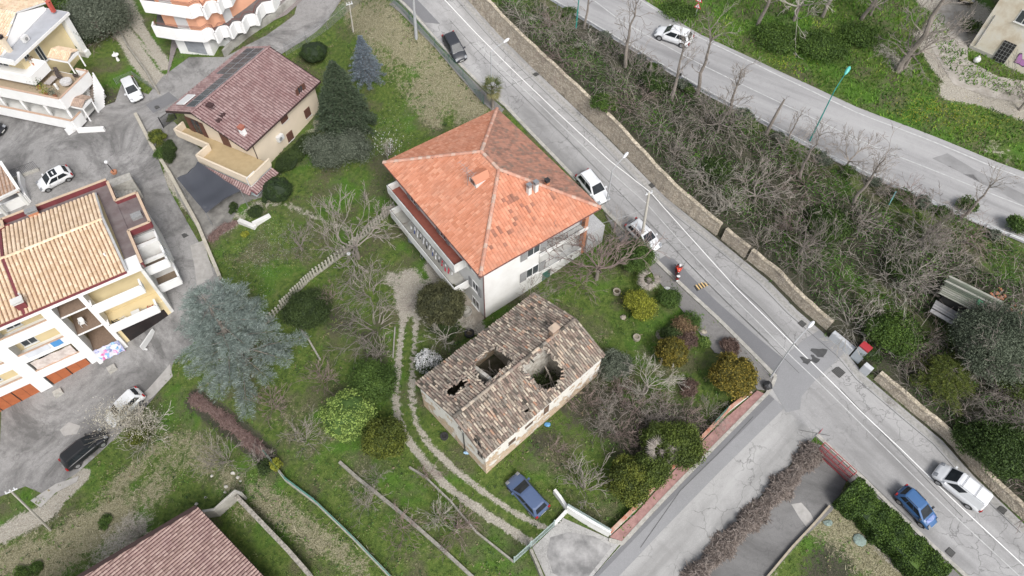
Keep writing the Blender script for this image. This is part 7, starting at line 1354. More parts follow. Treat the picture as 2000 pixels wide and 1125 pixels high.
def conifer(label, c, Rpx, H, leaf, name='spruce_tree', cat='tree', nb=90, droop=.15, plume=.55, ls=.11, pw=.75, zs=.04, lw=.22, up=.1, base=None, fine=1.0, jitter=.25, s0=.18, tiers=0):
    p = spot(c[0], c[1], H*.42) if base is None else G(*base); R = Rpx*mpp(p); t = thing(name, label, cat, p); g = np.random.default_rng(int(c[0]*17+c[1])); m = MB(); bk = MB()
    for i in range(nb):
        tf = zs+(1-zs)*((i+.5)/nb)**.9; tf = (math.floor(tf*tiers)+.5+g.uniform(-.12, .12))/tiers if tiers else tf; az = i*2.39996+g.normal(0, .2); L = R*max(.06, (1-tf)**pw)*g.uniform(1-jitter, 1+jitter*.5); z0 = H*tf; d = np.array([math.cos(az), math.sin(az), 0]); s_ = np.array([-d[1], d[0], 0])
        def bp(s): return p+d*L*s+np.array([0, 0, z0+L*(up*s-droop*s*s)])
        bk.tube([bp(0), bp(.5), bp(.95)], [.012+L*.012, .008+L*.006, .006], 3)
        ns = max(3, int(L/.30*fine))
        for j in range(ns):
            s = s0+(1-s0)*(j+.5)/ns; q0 = bp(s)
            for sg in (-1, 1, 0) if j == ns-1 else (-1, 1):
                pl = plume*(1.15-s*.55)*min(1, L/1.2)*g.uniform(.7, 1.25); an_ = sg*g.uniform(.7, 1.1); pd = d*math.cos(an_)+s_*math.sin(an_)+np.array([0, 0, g.uniform(-.12, .22)]); k = max(3, int(pl/.075*fine)); u_ = np.linspace(.08, 1, k); Q = q0+pd*(u_*pl)[:, None]+np.array([0, 0, -1])*(u_**2*.12*pl)[:, None]
                sd_ = unit(np.cross(pd, (0, 0, 1.)))
                for sg2 in (-1, 1):
                    A = unit(pd[None]*.75+sd_*sg2*.75+g.normal(0, .22, (k, 3))+np.array([0, 0, .12])); B = unit(np.cross(A, g.normal(0, 1, (k, 3))+np.array([0, 0, 1.2]))); l_ = ls*g.uniform(.7, 1.3, k)*(1.15-u_*.5)
                    cards(m, Q+A*l_[:, None]*.8, A, B, l_, l_*lw, np.clip(g.random(k)*.35+.05+.2*g.random()+.45*u_*g.random(k), 0, 1))
    m.build('crown', LF[leaf], t); bk.tube([p-(0, 0, .3), p+(0, 0, H*.5), p+(0, 0, H*.98)], [R*.05+.05, R*.03+.02, .015], 7); bk.build('trunk', m_bark, t); return t
# ---- leafless trees: recursive limbs, a few models re-used with their parts
def grow(mb, p, d, L, r, depth, g, spread=.6, up=.15, n=4, mn=.013, kids_=(2, 4), wob=.22, shrink=.68):
    pts = [p]; rad = [r]; q = p; dd = d
    for i in range(n): dd = unit(dd+g.normal(0, wob, 3)+np.array([0, 0, up])); q = q+dd*L/n; pts.append(q); rad.append(max(mn, r*(1-.45*(i+1)/n)))
    mb.tube(pts, rad, 5 if r > .05 else 3, cap=False)
    if depth <= 0: return
    for k in range(int(g.integers(kids_[0], kids_[1]+1))):
        f_ = g.uniform(.3, 1.0) if k else 1.0; i = min(n, max(1, int(round(f_*n)))); a = unit(np.cross(dd, g.normal(0, 1, 3))); nd = unit(dd+a*g.uniform(.5, 1.3)*spread); grow(mb, pts[i], nd, L*shrink*g.uniform(.75, 1.2), max(mn, rad[i]*.62), depth-1, g, spread, up, max(2, n-1), mn, kids_, wob, shrink)
def bare_model(kind, seed, mat_, name='bare_tree'):
    g = np.random.default_rng(seed); t = bpy.data.objects.new(name, None); C.objects.link(t); ROOTLOC[t.name] = (0, 0, 0); a, b = MB(), MB()
    if kind == 'spread':   # wide crown on a short trunk, about 5 m high
        top = np.array([0, 0, 1.3]); a.tube([(0, 0, -.4), (.03, 0, .6), top], [.17, .14, .12], 8)
        for k in range(7): az = k*.9+g.normal(0, .2); grow(b, top, unit(np.array([math.cos(az)*.9, math.sin(az)*.9, g.uniform(.35, .9)])), g.uniform(1.7, 2.3), .07, 4, g, .62, .05, 4, .014, (2, 4), .2, .68)
    elif kind == 'upright':  # tall slim roadside tree, about 8 m
        pts = [np.array([0, 0, -.5])]; 
        for i in range(7): pts.append(pts[-1]+np.array([g.normal(0, .13), g.normal(0, .13), 1.0]))
        a.tube(pts, [.2, .18, .16, .14, .12, .10, .08, .05], 8)
        for k in range(12): i = int(g.integers(3, 8)); az = g.uniform(0, 6.28); grow(b, pts[i], unit(np.array([math.cos(az), math.sin(az), 1.1])), g.uniform(.8, 1.5), .045, 3, g, .55, .12, 3, .013, (2, 3), .25)
    elif kind == 'stub':
        pts = [np.array([0, 0, -.5]), np.array([.05, 0, 1.5]), np.array([.25, .1, 3.2]), np.array([.45, .15, 4.6])]; a.tube(pts, [.2, .17, .14, .09], 8)
        for k in range(7): i = int(g.integers(1, 4)); az = g.uniform(0, 6.28); grow(b, pts[i], unit(np.array([math.cos(az), math.sin(az), .8])), g.uniform(.4, .8), .025, 1, g, .6, .1, 3, .010, (1, 3), .25)
    elif kind == 'shrub':   # many stems from the ground, about 2.2 m
        for k in range(16): az = g.uniform(0, 6.28); s = g.uniform(.2, 1.1); grow(b, np.array([math.cos(az)*.12, math.sin(az)*.12, -.05]), unit(np.array([math.cos(az)*s, math.sin(az)*s, 1])), g.uniform(.8, 1.2), .022, 3, g, .6, .02, 3, .011, (2, 3), .25, .7)
    elif kind == 'arch':   # arching thicket, stems bow over
        for k in range(20): az = g.uniform(0, 6.28); s = g.uniform(.4, 1.5); grow(b, np.array([math.cos(az)*.3, math.sin(az)*.3, -.05]), unit(np.array([math.cos(az)*s, math.sin(az)*s, 1.1])), g.uniform(1.1, 1.8), .03, 3, g, .55, -.12, 4, .010, (2, 3), .2, .72)
    if a.v: a.build('trunk', m_bark, t)
    b.build('branches', mat_, t); return t
MOD = {}
def bare(kind, label, base, scl=1.0, mat_=None, group=None, rz=None, name='bare_tree', cat='tree', crown=None, v=None):
    mat_ = mat_ or m_bark2; v = (int(base[0])*7+int(base[1])) % 3 if v is None else v; key = (kind, v, mat_.name, name)
    if key not in MOD: MOD[key] = bare_model(kind, 11*v+len(kind)*5, mat_, name)
    rz = random.uniform(0, 6.28) if rz is None else rz; p = G(*base); o = place(MOD[key], p, rz, scl, label, group, cat); ROOTLOC[o.name] = tuple(p); return o
def cards_on(t, name, leaf, cen, n, r, ls, up=.3):
    m = MB(); q = np.array(cen)+RNG.normal(0, 1, (n, 3))*np.array(r); leaves(m, q, RNG.normal(0, 1, (n, 3))+(0, 0, up), ls); return m.build(name, LF[leaf], t)
# ---- garden
bush('small round clipped dark bush in the upper garden', (613, 104), 25, 2.3, 'yew', ls=.05, spike=0, lump=.05, clump=.22, core=.9, rag_=.03, nc=70)
conifer('silvery blue spruce at the top of the garden', (713, 122), 38, 6.0, 'blue', nb=230, plume=.40, ls=.10, droop=.25, pw=.85, lw=.3)
conifer('large dark green spruce in the upper garden', (668, 203), 60, 9.6, 'spruce', nb=400, plume=.65, ls=.13, droop=.3, pw=.72, lw=.32)
bush('grey green olive tree left of a pair below the dark spruce', (638, 298), 32, 3.2, 'olive', 'olive_tree', 'tree', ls=.085, lump=.8, clump=.26, core=.3, rag_=.7, spike=1.4)
bush('grey green olive tree right of a pair below the dark spruce', (684, 290), 30, 3.0, 'olive', 'olive_tree', 'tree', ls=.085, lump=.8, clump=.26, core=.3, rag_=.7, spike=1.4)
bush('large clipped round dark bush at the cream house corner', (542, 373), 27, 2.6, 'yew', ls=.05, spike=0, lump=.04, clump=.22, core=.92, rag_=.03, nc=80)
bush('tiny dark bush left of the large clipped round bush', (520, 388), 8, .8, 'yew', ls=.04, spike=0, trunk=False)
bush('long low clipped hedge along the cream house wall', (578, 300), 14, .9, 'dark', 'hedge', 'hedge', spike=0, ls=.05, asp=4.5, ang=math.radians(-28), trunk=False, nc=60, clump=.6)
bare('spread', 'wide leafless walnut tree in the middle of the upper lawn', (700, 505), 1.45, m_bark2, rz=1.0)
bare('spread', 'smaller leafless tree beside the walnut with trunk on the lawn', (590, 490), .62, m_bark, rz=2.0)
bare('upright', 'leafless tree with flower buds next to the orange roof corner', (762, 320), .42, m_bark4, name='magnolia_tree')
tt = thing('blossom_shrub', 'magnolia shrub with upright white buds left of the orange roof', 'shrub', spot(760, 290, 1)); p = np.array(ROOTLOC[tt.name]); m = MB(); g = np.random.default_rng(5)
for k in range(9): az = g.uniform(0, 6.28); grow(m, p, unit(np.array([math.cos(az)*.7, math.sin(az)*.7, 1])), .9, .025, 2, g, .5, .12, 3)
m.build('branches', m_bark2, tt); m = MB(); q = p+np.stack([g.normal(0, .8, 90), g.normal(0, .8, 90), g.uniform(1.2, 2.4, 90)], 1); A = np.tile([0, 0, 1.], (90, 1)); cards(m, q, A, unit(g.normal(0, 1, (90, 3))*[1, 1, 0]), .13, .035); cards(m, q, A, unit(g.normal(0, 1, (90, 3))*[1, 1, 0]), .13, .035); m.build('blossom', LF['white'], tt)
conifer('huge silver blue cedar between the lawn and the apartment yard', (446, 657), 108, 12.0, 'cedar', 'cedar_tree', nb=70, droop=.18, plume=1.25, ls=.21, pw=.62, zs=.06, up=.30, lw=.12, fine=.95, jitter=.5, s0=.38, tiers=9)
bare('arch', 'tall grey leafless thicket left of the gravel track', (735, 640), 1.35, m_bark2, v=0, name='bare_shrub', cat='shrub'); bare('arch', 'upper part of the grey thicket next to the globe lamp', (722, 575), 1.15, m_bark2, v=1, name='bare_shrub', cat='shrub')
bare('shrub', 'lower grey twiggy shrub closing the thicket by the track', (738, 690), 1.1, m_bark2, name='bare_shrub', cat='shrub'); bare('shrub', 'leafless shrub with reddish twigs above the fence bush', (650, 585), .8, m_bark3, name='bare_shrub', cat='shrub')
bush('dark spreading evergreen bush under the concrete slat fence', (600, 605), 38, 1.9, 'dark', ls=.07, lump=.4, clump=.3, rag_=.3)
bush('rounded green bush above the pale tipped tree', (727, 748), 38, 2.4, 'green', ls=.08, lump=.3, rag_=.25)
bush('round tree with pale yellow green leaf tips beside the track', (681, 812), 52, 3.6, 'lime', 'loquat_tree', 'tree', ls=.085, lump=.3, clump=.16, core=.8, tips=.55, nc=110, rag_=.2)
bush('dense golden green evergreen tree next to the pale tipped tree', (752, 858), 42, 3.2, 'goldgreen', 'evergreen_tree', 'tree', ls=.08, lump=.3, rag_=.15, clump=.2, nc=90)
for c_, lb, s, mt in (((630,745),'leafless reddish shrub right of the cedar',1.15,m_bark3),((535,795),'leafless red brown shrub below the cedar',1.15,m_bark3),((600,860),'pale grey leafless bush in the lower garden',1.15,m_bark2),((720,985),'grey leafless bush beside the long concrete strip',.9,m_bark2),((785,1035),'red brown leafless bush on the long concrete strip',1.05,m_bark3),((888,1035),'lilac grey leafless bush right of the concrete strip',1.2,m_bark3),((838,935),'small reddish leafless shrub at the curved kerb wall',.7,m_bark3),((735,935),'thin grey shrub at the start of the concrete strip',.7,m_bark2),((860,1010),'pale grey leafless bush by the curved kerb wall',1.0,m_bark4),((512,905),'tangled grey shrub at the top of the mesh fence',.9,m_bark2),((440,900),'grey leafless bush on the weedy slope',1.2,m_bark2),((205,75),'leafless reddish tree beside the villa olive',1.7,m_bark3)):
    bare('shrub', lb, c_, s, mt, name='bare_shrub', cat='shrub')
bush('big round dark evergreen at the left corner of the orange house', (860, 596), 49, 4.2, 'umber', 'evergreen_tree', 'tree', ls=.085, lump=.35, clump=.17, nc=150, rag_=.08, core=.7)
bush('darker shrub beneath the big round evergreen', (868, 640), 26, 1.4, 'dark', ls=.07)
bare('spread', 'pale bare little tree in front of the big round evergreen', (872, 668), .62, m_bark4, v=1)
bush('bush covered in white blossom at the ruin corner', (836, 708), 26, 2.2, 'white', 'blossom_bush', 'shrub', ls=.06, lump=.3, clump=.2, core=0, nc=70, dens=.42); bush('green leaves inside the white blossom bush at the ruin', (836, 712), 23, 1.9, 'dark', ls=.07, dens=.6, nc=40)
bush('yellow green sapling on the mesh fence', (541, 908), 10, 1.5, 'yellow', ls=.06); bush('dark green bush beneath the yellow sapling on the mesh fence', (520, 912), 14, 1.1, 'dark')
bare('spread', 'bare tree in front of the white house facade', (1043, 592), .60, m_bark, v=2)
bare('spread', 'big leafless tree with hanging twigs at the loggia corner', (1165, 545), 1.35, m_bark3, v=0); bare('arch', 'mass of red brown bare twigs below the loggia', (1130, 555), .9, m_bark3, name='bare_shrub', cat='shrub'); bare('arch', 'grey bare twigs between the house annex and the street', (1200, 460), .95, m_bark2, name='bare_shrub', cat='shrub')
bush('dark green shrub at the foot of the concrete utility pole', (1240, 505), 33, 2.6, 'green', ls=.07, lump=.4, rag_=.3)
bush('bright yellow green rounded shrub on the garden grass', (1247, 597), 28, 1.9, 'yellow', ls=.07, lump=.3, spike=.8, tips=.3)
for c_, r, h, lf, lb in (((1309,582),20,1.2,'green','green rose shrub at the top of the sidewalk bed'),((1336,640),22,1.2,'brown','mottled brown green shrub in the sidewalk bed'),((1312,650),20,1.1,'dark','dark shrub left of the mottled shrub in the bed'),((1350,628),18,1.1,'green','green shrub touching the sidewalk in the bed'),((1340,665),22,1.1,'red','reddish brown shrub lowest in the sidewalk bed'),((1375,668),12,.4,'lime','bright green weeds beside the sidewalk'),((1425,678),18,1.0,'red','bare red twigged shrub beside the sidewalk'),((1345,757),18,.9,'red','low red brown rounded shrub on the grass')): bush(lb, c_, r, h, lf, ls=.06, lump=.4, rag_=.3, dens=.8)
bush('rounded golden brown evergreen at the middle of the right garden', (1312, 690), 33, 2.9, 'gold', 'evergreen_tree', 'tree', ls=.085, lump=.35, clump=.18, nc=100, rag_=.1, core=.7)
bush('largest golden orange evergreen at the street corner', (1432, 735), 45, 3.4, 'gold', 'evergreen_tree', 'tree', ls=.085, lump=.35, clump=.17, nc=130, rag_=.12, core=.7, tips=.35)
bush('grey green rounded shrub at the right end of the ruin', (1199, 714), 31, 2.0, 'olive', ls=.055, lump=.3, clump=.24, rag_=.3)
bare('spread', 'pale bare fruit tree between the grey shrub and golden evergreen', (1262, 765), .72, m_bark4, v=2)
for c_, r, h, lf, lb in (((1325,870),44,2.7,'conif','green evergreen at the sidewalk right of the dead palm'),((1285,858),30,2.4,'conif','green evergreen behind the dead palm'),((1275,918),34,2.6,'conif','middle dark green evergreen below the dead palm'),((1228,945),40,2.9,'goldgreen','lowest gold tinged evergreen above the white wall'),((1222,918),26,2.4,'goldgreen','upper gold tinged evergreen above the white wall')): bush(lb, c_, r, h, lf, 'evergreen_tree', 'tree', ls=.08, lump=.45, clump=.24, nc=70, rag_=.25, core=.62)
for i, (x, y) in enumerate(((1150,790),(1190,800),(1235,800),(1270,830),(1215,850),(1180,840),(1250,870),(1300,820),(1340,825),(1165,750),(1210,765),(1255,790),(1290,790))): bare('shrub', 'leafless %s bramble bush in the thicket right of the ruin, %s' % (('reddish', 'grey')[i % 2], ('nearest the ruin corner', 'next from the corner', 'upper middle', 'right of the middle', 'lower middle', 'lower left', 'above the dead palm', 'close to the coping wall', 'at the right end', 'highest left', 'high, below the grey shrub', 'high, under the pale tree', 'high right')[i]), (x, y), .8+.25*((i*7) % 3)/2, (m_bark3, m_bark2)[i % 2], 'bramble bushes right of the ruin', name='bare_shrub', cat='shrub')
bare('shrub', 'large pale leafless bush above the white driveway wall', (1145, 955), 1.5, m_bark2, name='bare_shrub', cat='shrub'); bare('shrub', 'reddish leafless bush against the ruin side wall', (1098, 780), .9, m_bark3, name='bare_shrub', cat='shrub'); bare('shrub', 'brown dry bush behind the slate blue car', (1085, 885), .8, m_bark3, name='bare_shrub', cat='shrub')
bare('arch', 'grey leafless bush at the end of the garden wall coping', (1385, 815), .7, m_bark2, name='bare_shrub', cat='shrub')
# palms
def palm(label, c, H, fr_n, L_, leaf, dead=0, name='palm_tree'):
    p = spot(c[0], c[1], H); t = thing(name, label, 'palm', p); m = MB(); m.tube([p-(0, 0, .2), p+(0, 0, H*.5), p+(0, 0, H)], [.2, .17, .2], 9); m.build('trunk', m_bark, t); top = p+(0, 0, H); m = MB(); g = np.random.default_rng(3)
    for k in range(fr_n):
        az = k*2.4; el = g.uniform(-.9, 1.2) if not dead else g.uniform(-1.1, .3); d = np.array([math.cos(az)*math.cos(el), math.sin(az)*math.cos(el), math.sin(el)]); s_ = unit(np.cross(d, (0, 0, 1.))); hub = top+d*L_*.45
        for j in range(11):
            a = (j-5)/5*1.15; dj = unit(d*math.cos(a)+s_*math.sin(a)+np.array([0, 0, -.12])); A = dj[None]; B = unit(np.cross(A, np.cross(s_, d)[None]+g.normal(0, .3, 3))); ll = L_*.38*(1-.25*abs(a)); r_ = g.uniform(.2, .75) if el > -.2 else g.uniform(.7, 1); cards(m, hub[None]+dj*ll, A, B, [ll], [.035], [r_]); m.tube([top, hub], .015, 3, r_)
    m.build('fronds', LF[leaf], t); return t
palm('fan palm between the street and the orange roof corner', (962, 172), 2.9, 34, 1.35, 'palm'); palm('withered grey palm surrounded by green evergreens', (1293, 882), 2.2, 30, 1.3, 'dead', 1); palm('withered brown palm below the green shrub near the sidewalk', (1268, 545), 1.6, 22, 1.1, 'dead', 1)
# left and top
bush('silvery olive tree behind the yellow villa', (187, 32), 38, 4.0, 'olive', 'olive_tree', 'tree', ls=.085, lump=.8, rag_=.7, core=.3, spike=1.4); bush('dark evergreen bush beside the villa pillar', (150, 75), 22, 2.2, 'dark', ls=.08); bush('green tree at the top edge behind the villa roof', (130, -5), 30, 3.5, 'green', ls=.09)
bush('green shrub at the upper end of the lane hedge', (309, 268), 14, 1.5, 'goldgreen', ls=.06); bush('dark green shrub in the narrow lane bed', (318, 300), 13, 1.0, 'green', ls=.06); bush('narrow clipped hedge beside the carport paving', (330, 295), 7, .9, 'dark', 'hedge', 'hedge', spike=0, ls=.05, asp=4.5, ang=math.radians(12), trunk=False, nc=40, clump=.8)
bush('small clipped hedge stub beside the net awning', (455, 408), 8, .9, 'dark', 'hedge', 'hedge', spike=0, ls=.05, asp=2.2, trunk=False); bush('low dark plants around the flower bed', (498, 412), 14, .5, 'dark', ls=.06, trunk=False); bush('yellow flowering plant beside the flower bed', (478, 458), 7, .4, 'yellow', ls=.05, trunk=False)
for c_, lb in (((100,180),'yellow green potted shrub on the villa terrace corner'),((112,182),'grey green potted plant on the villa terrace')):
    pass
q_ = P(62+0, 170, 3.4); 
def pot(label, px, py, z, leaf, s=.5):
    q = P(px, py, z+.6); q[2] = z; t = thing('potted_plant', label, 'potted plant', q); m = MB(); m.tube([q, q+(0, 0, .35)], [.16, .22], 9); m.build('pot', m_brick, t); m = MB(); g = RNG.normal(0, 1, (260, 3)); leaves(m, q+(0, 0, .8)+g*s*.42, g, .07); m.build('foliage', LF[leaf], t)
pot('bushy yellow green potted plant at the villa terrace corner', 86, 178, 2.47, 'yellow', .8); pot('dark leafy potted plant left on the villa terrace', 72, 165, 2.47, 'dark', .7); pot('olive green potted plant right at the villa terrace edge', 104, 182, 2.47, 'olive', .7); pot('terracotta potted plant on the upper villa balcony', 62, 118, 3.51, 'brown', .35)
t = bare('shrub', 'pale blossoming bush leaning over the two parked cars on the yard', (285, 845), 1.5, m_bark4, name='blossom_shrub', cat='shrub'); p = np.array(ROOTLOC[t.name]); m = MB(); g = np.random.default_rng(8); a = spot(235, 812, 2.0); b = p+(0, 0, 1.2)
tt = thing('blossom_branches', 'cream white blossom branches overhanging the black estate and white car', 'shrub', p)
for k in range(26): tgt = a+g.normal(0, 1, 3)*[1.4, 1.1, .4]+(0, 0, 2.0); grow(m, p, unit(tgt-p), np.linalg.norm(tgt-p)*.55, .025, 2, g, .35, .02, 4, .009, (1, 3), .12, .6)
m.build('branches', m_bark4, tt); m = MB(); q = np.concatenate([a+(0, 0, 1.9)+g.normal(0, 1, (3200, 3))*[1.3, .8, .35], b+g.normal(0, 1, (900, 3))*[1.2, .8, .5]]); leaves(m, q, g.normal(0, 1, q.shape), .06); m.build('blossom', leafm('cream_blossom', (.30,.27,.19), (.52,.48,.38), (.68,.65,.56)), tt)
bush('green plant under the blossom branches', (270, 848), 20, 1.0, 'goldgreen', ls=.06, trunk=False)
for c_, lb in (((70,1110),'upper of two leafy crop plants in the bottom left plot'),((40,1120),'lower of two leafy crop plants in the bottom left plot'),((207,1020),'dark green weed clump on the dry slope'),((12,760+0),'')): 
    if lb: bush(lb, c_, 11, .5, 'green', ls=.06, trunk=False)
bare('shrub', 'dark leafless shrub beside the lower roof edge', (277, 1045), .7, m_bark, name='bare_shrub', cat='shrub')
# ---- hedges
def hedge(label, px, wd, h, leaf, name='hedge', ls=.075, n=26000):
    pl = np.array(dens([G(*q)[:2] for q in px], .5)); t = thing(name, label, 'hedge', (*pl[0], tz(*pl[0]))); seg = np.linalg.norm(np.diff(pl, axis=0), axis=1); cum = np.concatenate([[0], np.cumsum(seg)]); g = RNG; s = g.uniform(0, cum[-1], n); x = np.interp(s, cum, pl[:, 0]); y = np.interp(s, cum, pl[:, 1]); i = np.clip(np.searchsorted(cum, s)-1, 0, len(seg)-1); d = (pl[i+1]-pl[i])/seg[i][:, None]; nn = np.stack([-d[:, 1], d[:, 0]], 1)
    k = g.random(n); wv = wd/2*(1+.10*np.sin(s*2.1)+.06*np.sin(s*5.3)); hh = h*(1+.06*np.sin(s*1.7)+.05*np.sin(s*4.1+1)); top = k < .55; u = np.where(top, g.uniform(-1, 1, n), np.sign(g.uniform(-1, 1, n))); off = u*wv+g.normal(0, .05, n); zz = np.where(top, hh*(1-.12*np.abs(u)**3), g.uniform(0, 1, n)*hh)+g.normal(0, .05, n)
    q = np.stack([x+nn[:, 0]*off, y+nn[:, 1]*off, zz], 1); q[:, 2] += terr(q[:, :2]); out = np.stack([nn[:, 0]*u*(~top), nn[:, 1]*u*(~top), top*1.0], 1); m = MB(); cl = np.sin(q[:, 0]*3.1)*np.sin(q[:, 1]*2.7+1)*.2; leaves(m, q, out+.01, ls, np.clip(g.random(n)*.7+.12+cl, 0, 1)); inner = MB()
    for a, b in zip(pl[:-1], pl[1:]): inner.beam((*a, tz(*a)-.2), (*b, tz(*b)-.2), wd*.84, h*.90+.2)
    m.build('foliage', LF[leaf], t); inner.build('inner_growth', LF['ivy'], t); return t
hedge('big dense clipped laurel hedge running down from the red gate', [(1642,964),(1690,1010),(1742,1060),(1822,1140)], 2.4, 1.7, 'laurel', ls=.085)
def bramble(label, px, wd, h, n, mat_, name='bramble_hedge', cat='hedge', ln=(.4, 1.0), r=.010):
    pl = np.array(dens([G(*q)[:2] for q in px], .5)); t = thing(name, label, cat, (*pl[0], tz(*pl[0]))); g = RNG; L_ = len(pl); m = MB(); h0_ = h; idx = g.uniform(0, L_-1.001, n); i = idx.astype(int); b = pl[i]+(pl[i+1]-pl[i])*(idx-i)[:, None]; d = unit(pl[i+1]-pl[i]); nn = np.stack([-d[:, 1], d[:, 0]], 1); o = g.uniform(-1, 1, n)*(.75+.35*np.sin(idx*.9)+.2*np.sin(idx*2.3)); h = h0_*(.75+.3*np.sin(idx*.7+1)+.15*np.sin(idx*2.9)); c_ = b+nn*(o*wd/2)[:, None]; z = terr(c_)+h*(1-np.minimum(1, np.abs(o))**2.2*.75)*g.uniform(.25, 1.08, n)
    c3 = np.concatenate([c_, z[:, None]], 1); az = g.uniform(0, 6.28, n); dr = np.stack([np.cos(az), np.sin(az), g.normal(.1, .35, n)], 1); l = g.uniform(*ln, n)[:, None]
    for s in range(3):
        a = c3+dr*l*(s/3-.5)-np.array([0, 0, 1])*(l*.5*(s/3-.5)**2); e = c3+dr*l*((s+1)/3-.5)-np.array([0, 0, 1])*(l*.5*((s+1)/3-.5)**2); w_ = unit(np.cross(e-a, [0, 0, 1.]))*r*g.uniform(.7, 1.8, (n, 1)); u_ = unit(np.cross(w_, e-a))*np.linalg.norm(w_, axis=1)[:, None]
        m.quads(np.stack([a-w_, e-w_, e+w_, a+w_], 1)); m.quads(np.stack([a-u_, e-u_, e+u_, a+u_], 1))
    m.build('twigs', mat_, t); k = MB()
    for a, b in zip(pl[:-1:3], pl[3::3]): k.tube([(*a, tz(*a)), (*((a+b)/2+g.normal(0, .2, 2)), tz(*a)+h0_*.8)], [.03, .015], 4)
    k.build('stems', m_bark, t); return t
m_brm = M('bramble_twig', (.26,.22,.195), (.15,.125,.11), 3, .95, rnd=[(0,(.10,.08,.065)),(.5,(.25,.205,.18)),(1,(.40,.35,.31))])
m_brr = M('rusty_bramble_twig', (.2,.12,.1), (.12,.08,.07), 3, .95, rnd=[(0,(.12,.07,.06)),(.5,(.23,.15,.135)),(1,(.36,.27,.24))])
bramble('leafless grey brown bramble hedge between the side street and old drive', [(1590,878),(1546,930),(1478,1003),(1408,1070),(1345,1140)], 1.6, .85, 10000, m_brm, r=.014)
bramble('reddish brown bramble strip running down from the cedar', [(378,778),(430,812),(480,855),(522,890)], .9, .6, 2600, m_brr)
bramble('reddish trailing vine edging the carport paving', [(412,470),(432,450),(462,436)], .7, .5, 900, m_brr)
# ---- the bank between the roads
BANK = [((1135,60),.8),((1180,130),.8),((1210,95),1)]
i = 0; gb = np.random.default_rng(21)
where = {0: 'above the top of the long stone wall', 1: 'on the middle of the bank opposite the white suv', 2: 'on the wide bank near the three wall pieces', 3: 'on the lower bank left of the collapsed shed', 4: 'on the lowest bank behind the white van'}
USED = {}; SHED = G(1885, 605)[:2]
LMK = [((1010,60),'near the top edge'),((1100,60),'by the top lamp'),((1130,180),'across from the palm'),((1222,130),'below the forked tree'),((1230,280),'facing the middle white lamp'),((1320,165),'below the marker post'),((1320,370),'facing the utility pole'),((1420,235),'below the leaning tree'),((1430,440),'behind the gap in the stone wall'),((1497,262),'below the broken stump'),((1500,500),'behind the short wall piece'),((1581,276),'below the tall green lamp'),((1600,580),'behind the low stone wall'),((1740,385),'by the short teal post'),((1700,520),'in the wide middle'),((1672,690),'by the red topped cabinet'),((1880,590),'by the collapsed shed'),((1873,430),'below the tree over the road'),((1850,735),'by the juniper'),((1900,860),'behind the white van')]
def zone(s): return 0 if s < 18 else 1 if s < 34 else 2 if s < 50 else 3 if s < 63 else 4
for s in np.arange(-2, 78, 2.5):
    D = float(np.interp(s, US, UT)-gs(s)); nrow = max(2, int(D/3.0))
    for r_ in range(nrow):
        if s > 60 and r_/nrow > .75: continue
        d = (r_+.5+gb.uniform(-.35, .35))/nrow*D; ss = s+gb.uniform(-1.1, 1.1); q = O0+SD*ss+TD*(gs(ss)+max(1.2, d)); 
        if q[0] > 62 or gb.random() < .54 or np.linalg.norm(q-SHED) < 4.2: continue
        z = tz(*q); kind = 'arch' if gb.random() < .62 else 'shrub'; mt = (m_bark2, m_bark3, m_bark2, m_bark4)[int(gb.integers(0, 4))]; v = int(gb.integers(0, 3)); key = (kind, v, mt.name, 'bare_shrub')
        if key not in MOD: MOD[key] = bare_model(kind, 11*v+len(kind)*5, mt, 'bare_shrub')
        col = {'pale_twig': 'grey', 'reddish_twig': 'reddish brown', 'white_twig': 'pale'}[mt.name]; fr_ = (d/D); pos_ = 'by the wall' if fr_ < .22 else 'low on the bank' if fr_ < .45 else 'halfway up the bank' if fr_ < .7 else 'under the guardrail'
        lm = LMK[int(np.argmin([np.linalg.norm(G(*l_[0])[:2]-q) for l_ in LMK]))][1]; lb_ = f'{col} bare {"arching" if kind=="arch" else "twiggy"} shrub {pos_} {lm}'; USED.setdefault(lb_, []).append(place(MOD[key], (*q, z), gb.uniform(0, 6.28), gb.uniform(.75, 1.2)*(1 if kind == 'arch' else 1.15), lb_, 'leafless shrubs of the bank', 'shrub'))
for lb_, l_ in USED.items():
    if len(l_) == 2:
        l_ = sorted(l_, key=lambda o_: o_.location.x); l_[0]['label'] = lb_+', left of two'; l_[1]['label'] = lb_+', right of two'
    elif len(l_) > 2:
        l_ = sorted(l_, key=lambda o_: o_.location.x)
        for o_, nm in zip(l_, ['leftmost', 'second', 'third', 'fourth', 'fifth']): o_['label'] = lb_+', '+nm
